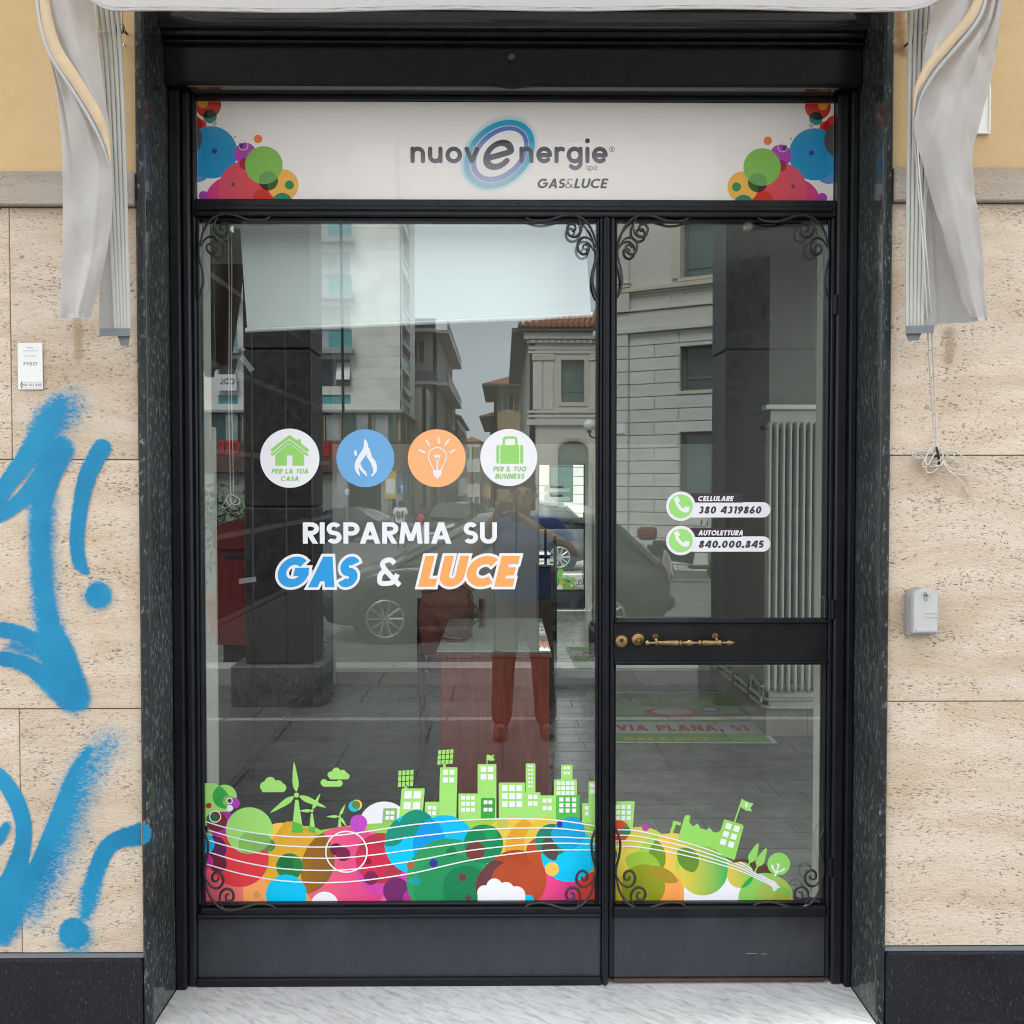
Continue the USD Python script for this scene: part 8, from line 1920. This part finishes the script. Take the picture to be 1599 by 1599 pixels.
# ================================================================ things standing in the street
t = thing('post_box', 'red pillar box with rounded top beside the left pillar', 'post box')
xp, dp = -2.52, 6.9; zb = gz(dp)
P = unary_union([sbox(xp - .25, zb + .25, xp + .25, zb + 1.30), affinity.scale(Point(xp, zb + 1.30).buffer(1, quad_segs=10), .25, .14)])
vobj('body', ext(P, dp - .2, dp + .2), 'post_red', t, smooth=30); vobj('hood', ext(P.buffer(.02).intersection(sbox(xp - 1, zb + 1.18, xp + 1, 3)), dp - .23, dp + .22), 'post_red', t, smooth=30)
vobj('slot', bx(xp - .16, xp + .16, dp - .215, dp - .2, zb + 1.09, zb + 1.13, .004), 'trim_black', t); vobj('door', bx(xp - .2, xp + .2, dp - .212, dp - .2, zb + .34, zb + .98, .005), 'post_red', t)
vobj('foot', bx(xp - .2, xp + .2, dp - .15, dp + .15, zb, zb + .25, .01), 'trim_black', t)
t = thing('potted_shrub', 'small leafy shrub in a clay pot behind the red box', 'plant')
xs_, ds = X(351, 12.5), 9.3; zs = gz(ds)
vobj('pot', lathe([(0, 0), (.17, 0), (.24, .42), (.26, .42), (.26, .47), (0, .45)], 'z', (xs_, ds, zs), 16), 'terracotta', t)
vobj('stem', tube([(xs_, ds, zs + .4), (xs_ + .02, ds, zs + 1.2)], .02, 6), 'shutter_brown', t)
q = np.random.default_rng(3); lv, lf = [], []
for i in range(420):
    c = np.array([xs_, ds, zs + 1.25]) + q.normal(0, 1, 3) * [.22, .2, .27]; a = q.normal(0, 1, 3); a /= np.linalg.norm(a); b = np.cross(a, q.normal(0, 1, 3)); b /= np.linalg.norm(b)
    lv += [c - a * .06, c + b * .022, c + a * .06, c - b * .022]; lf += [[4 * i, 4 * i + 1, 4 * i + 2], [4 * i, 4 * i + 2, 4 * i + 3]]
vobj('crown', trimesh.Trimesh(np.array(lv), lf, process=False), 'leaf', t, kind='stuff')

t = thing('bus_stop', 'bus stop pole with white board framed in yellow', 'bus stop')
L = 42; xb, D_ = X(610, L), L - 3.2; zq = gz(D_)
vobj('pole', tube([(xb, D_, zq), (xb, D_, Z(733, L))], .035, 8), 'pole_grey', t); a, b = X(601, L), X(619, L)
vobj('board', bx(a, b, D_ - .06, D_ - .02, Z(779, L), Z(736, L), .01), 'sign_yellow', t); vobj('timetable', bx(a + .05, b - .05, D_ - .07, D_ - .062, Z(771, L), Z(748, L)), 'sign_white', t)
t = thing('road_sign', 'blue square road sign with white arrow at the corner block', 'road sign')
L = 44; D_ = L - 3.2; a, b = X(620, L), X(635, L); z0_, z1_ = Z(770, L), Z(755, L)
vobj('plate', bx(a, b, D_ - .03, D_, z0_, z1_, .01), 'sign_blue', t); cxm = (a + b) / 2
ar = unary_union([sbox(cxm - .025, z0_ + .05, cxm + .025, z1_ - .1), Polygon([(cxm - .09, z1_ - .15), (cxm + .09, z1_ - .15), (cxm, z1_ - .04)])]); vobj('arrow', ext(ar, D_ - .036, D_ - .031), 'sign_white', t)
vobj('pole', tube([(cxm, D_ + .03, gz(D_)), (cxm, D_ + .03, z1_)], .03, 8), 'pole_grey', t)
t = thing('road_sign', 'small round no parking sign in the far street', 'road sign')
L = 72; D_ = L - 3.2; c = (X(694, L), D_, Z(764, L))
vobj('plate', lathe([(0, -.02), (.3, -.02), (.3, 0), (0, 0)], 'y', c, 24), 'sign_red', t); vobj('field', lathe([(0, -.026), (.22, -.026), (.22, -.021), (0, -.021)], 'y', c, 24), 'sign_blue', t); vobj('bar', rot(bx(c[0] - .22, c[0] + .22, c[1] - .032, c[1] - .027, c[2] - .03, c[2] + .03), math.radians(45), (0, 1, 0), c), 'sign_red', t); vobj('pole', tube([(c[0], D_ + .03, gz(D_)), (c[0], D_ + .03, c[2] + .3)], .03, 6), 'pole_grey', t)
t = thing('street_lamp', 'slim grey lamp post with pale head standing by the black estate car', 'lamp')
L = 40; D_ = L - 3.2; xq = X(542, L)
vobj('post', tube([(xq, D_, gz(D_)), (xq, D_, Z(772, L))], [.05, .035], 8), 'pole_grey', t); vobj('head', lathe([(0, 0), (.06, .01), (.10, .10), (.08, .24), (0, .28)], 'z', (xq, D_, Z(774, L)), 14), 'globe', t, smooth=40)

# scooter by the stone building
t = thing('scooter', 'dark motor scooter with red tail parked by the stone building', 'scooter')
L = 20.5; D_ = L - 3.2; xo_, zo = X(1076, L), gz(D_)
sc = lambda n, m, mt: vobj(n, mv(m, xo_, D_, zo), mt, t)
for xx in (-.55, .62): sc('wheel', lathe([(.14, -.05), (.23, -.05), (.25, -.03), (.25, .03), (.23, .05), (.14, .05)], 'y', (xx, 0, .25), 22), 'tyre'); sc('rim', lathe([(0, -.03), (.15, -.04), (.15, .04), (0, .03)], 'y', (xx, 0, .25), 18), 'rim')
sc('rear_body', trimesh.convex.convex_hull(np.array([(a, b, c) for a, c in ((-.80, .78), (-.86, .62), (-.5, .48), (.05, .40), (.1, .62), (-.1, .78)) for b in (-.16, .16)])), 'car_black')
sc('seat', bx(-.72, .08, -.14, .14, .76, .86, .04), 'trim_black'); sc('floorboard', bx(.0, .5, -.16, .16, .30, .36, .02), 'trim_black')
sc('leg_shield', trimesh.convex.convex_hull(np.array([(a, b, c) for a, c, w_ in ((.44, .32, .2), (.50, .32, .2), (.36, .98, .13), (.42, .98, .13)) for b in (-w_, w_)])), 'car_black')
sc('fork', tube([(.38, 0, .98), (.62, 0, .25)], .03, 8), 'steel'); sc('handlebar', tube(spline([(.22, -.32, 1.03), (.33, -.12, 1.05), (.33, .12, 1.05), (.22, .32, 1.03)], 5), .016, 6), 'dark_metal'); sc('head', mv(trimesh.creation.icosphere(2, .1), .40, 0, 1.0), 'car_black')
sc('tail_lamp', bx(-.90, -.80, -.13, .13, .62, .74, .02), 'tail_red'); sc('top_case', bx(-1.02, -.66, -.19, .19, .88, 1.14, .05), 'post_red'); sc('windscreen', bx(.40, .44, -.16, .16, 1.02, 1.36, .01), 'lamp_clear')
for s in (-1, 1): sc('mirror', lathe([(0, 0), (.05, .005), (.05, .015), (0, .02)], 'x', (.30, s * .3, 1.22), 12), 'trim_black')
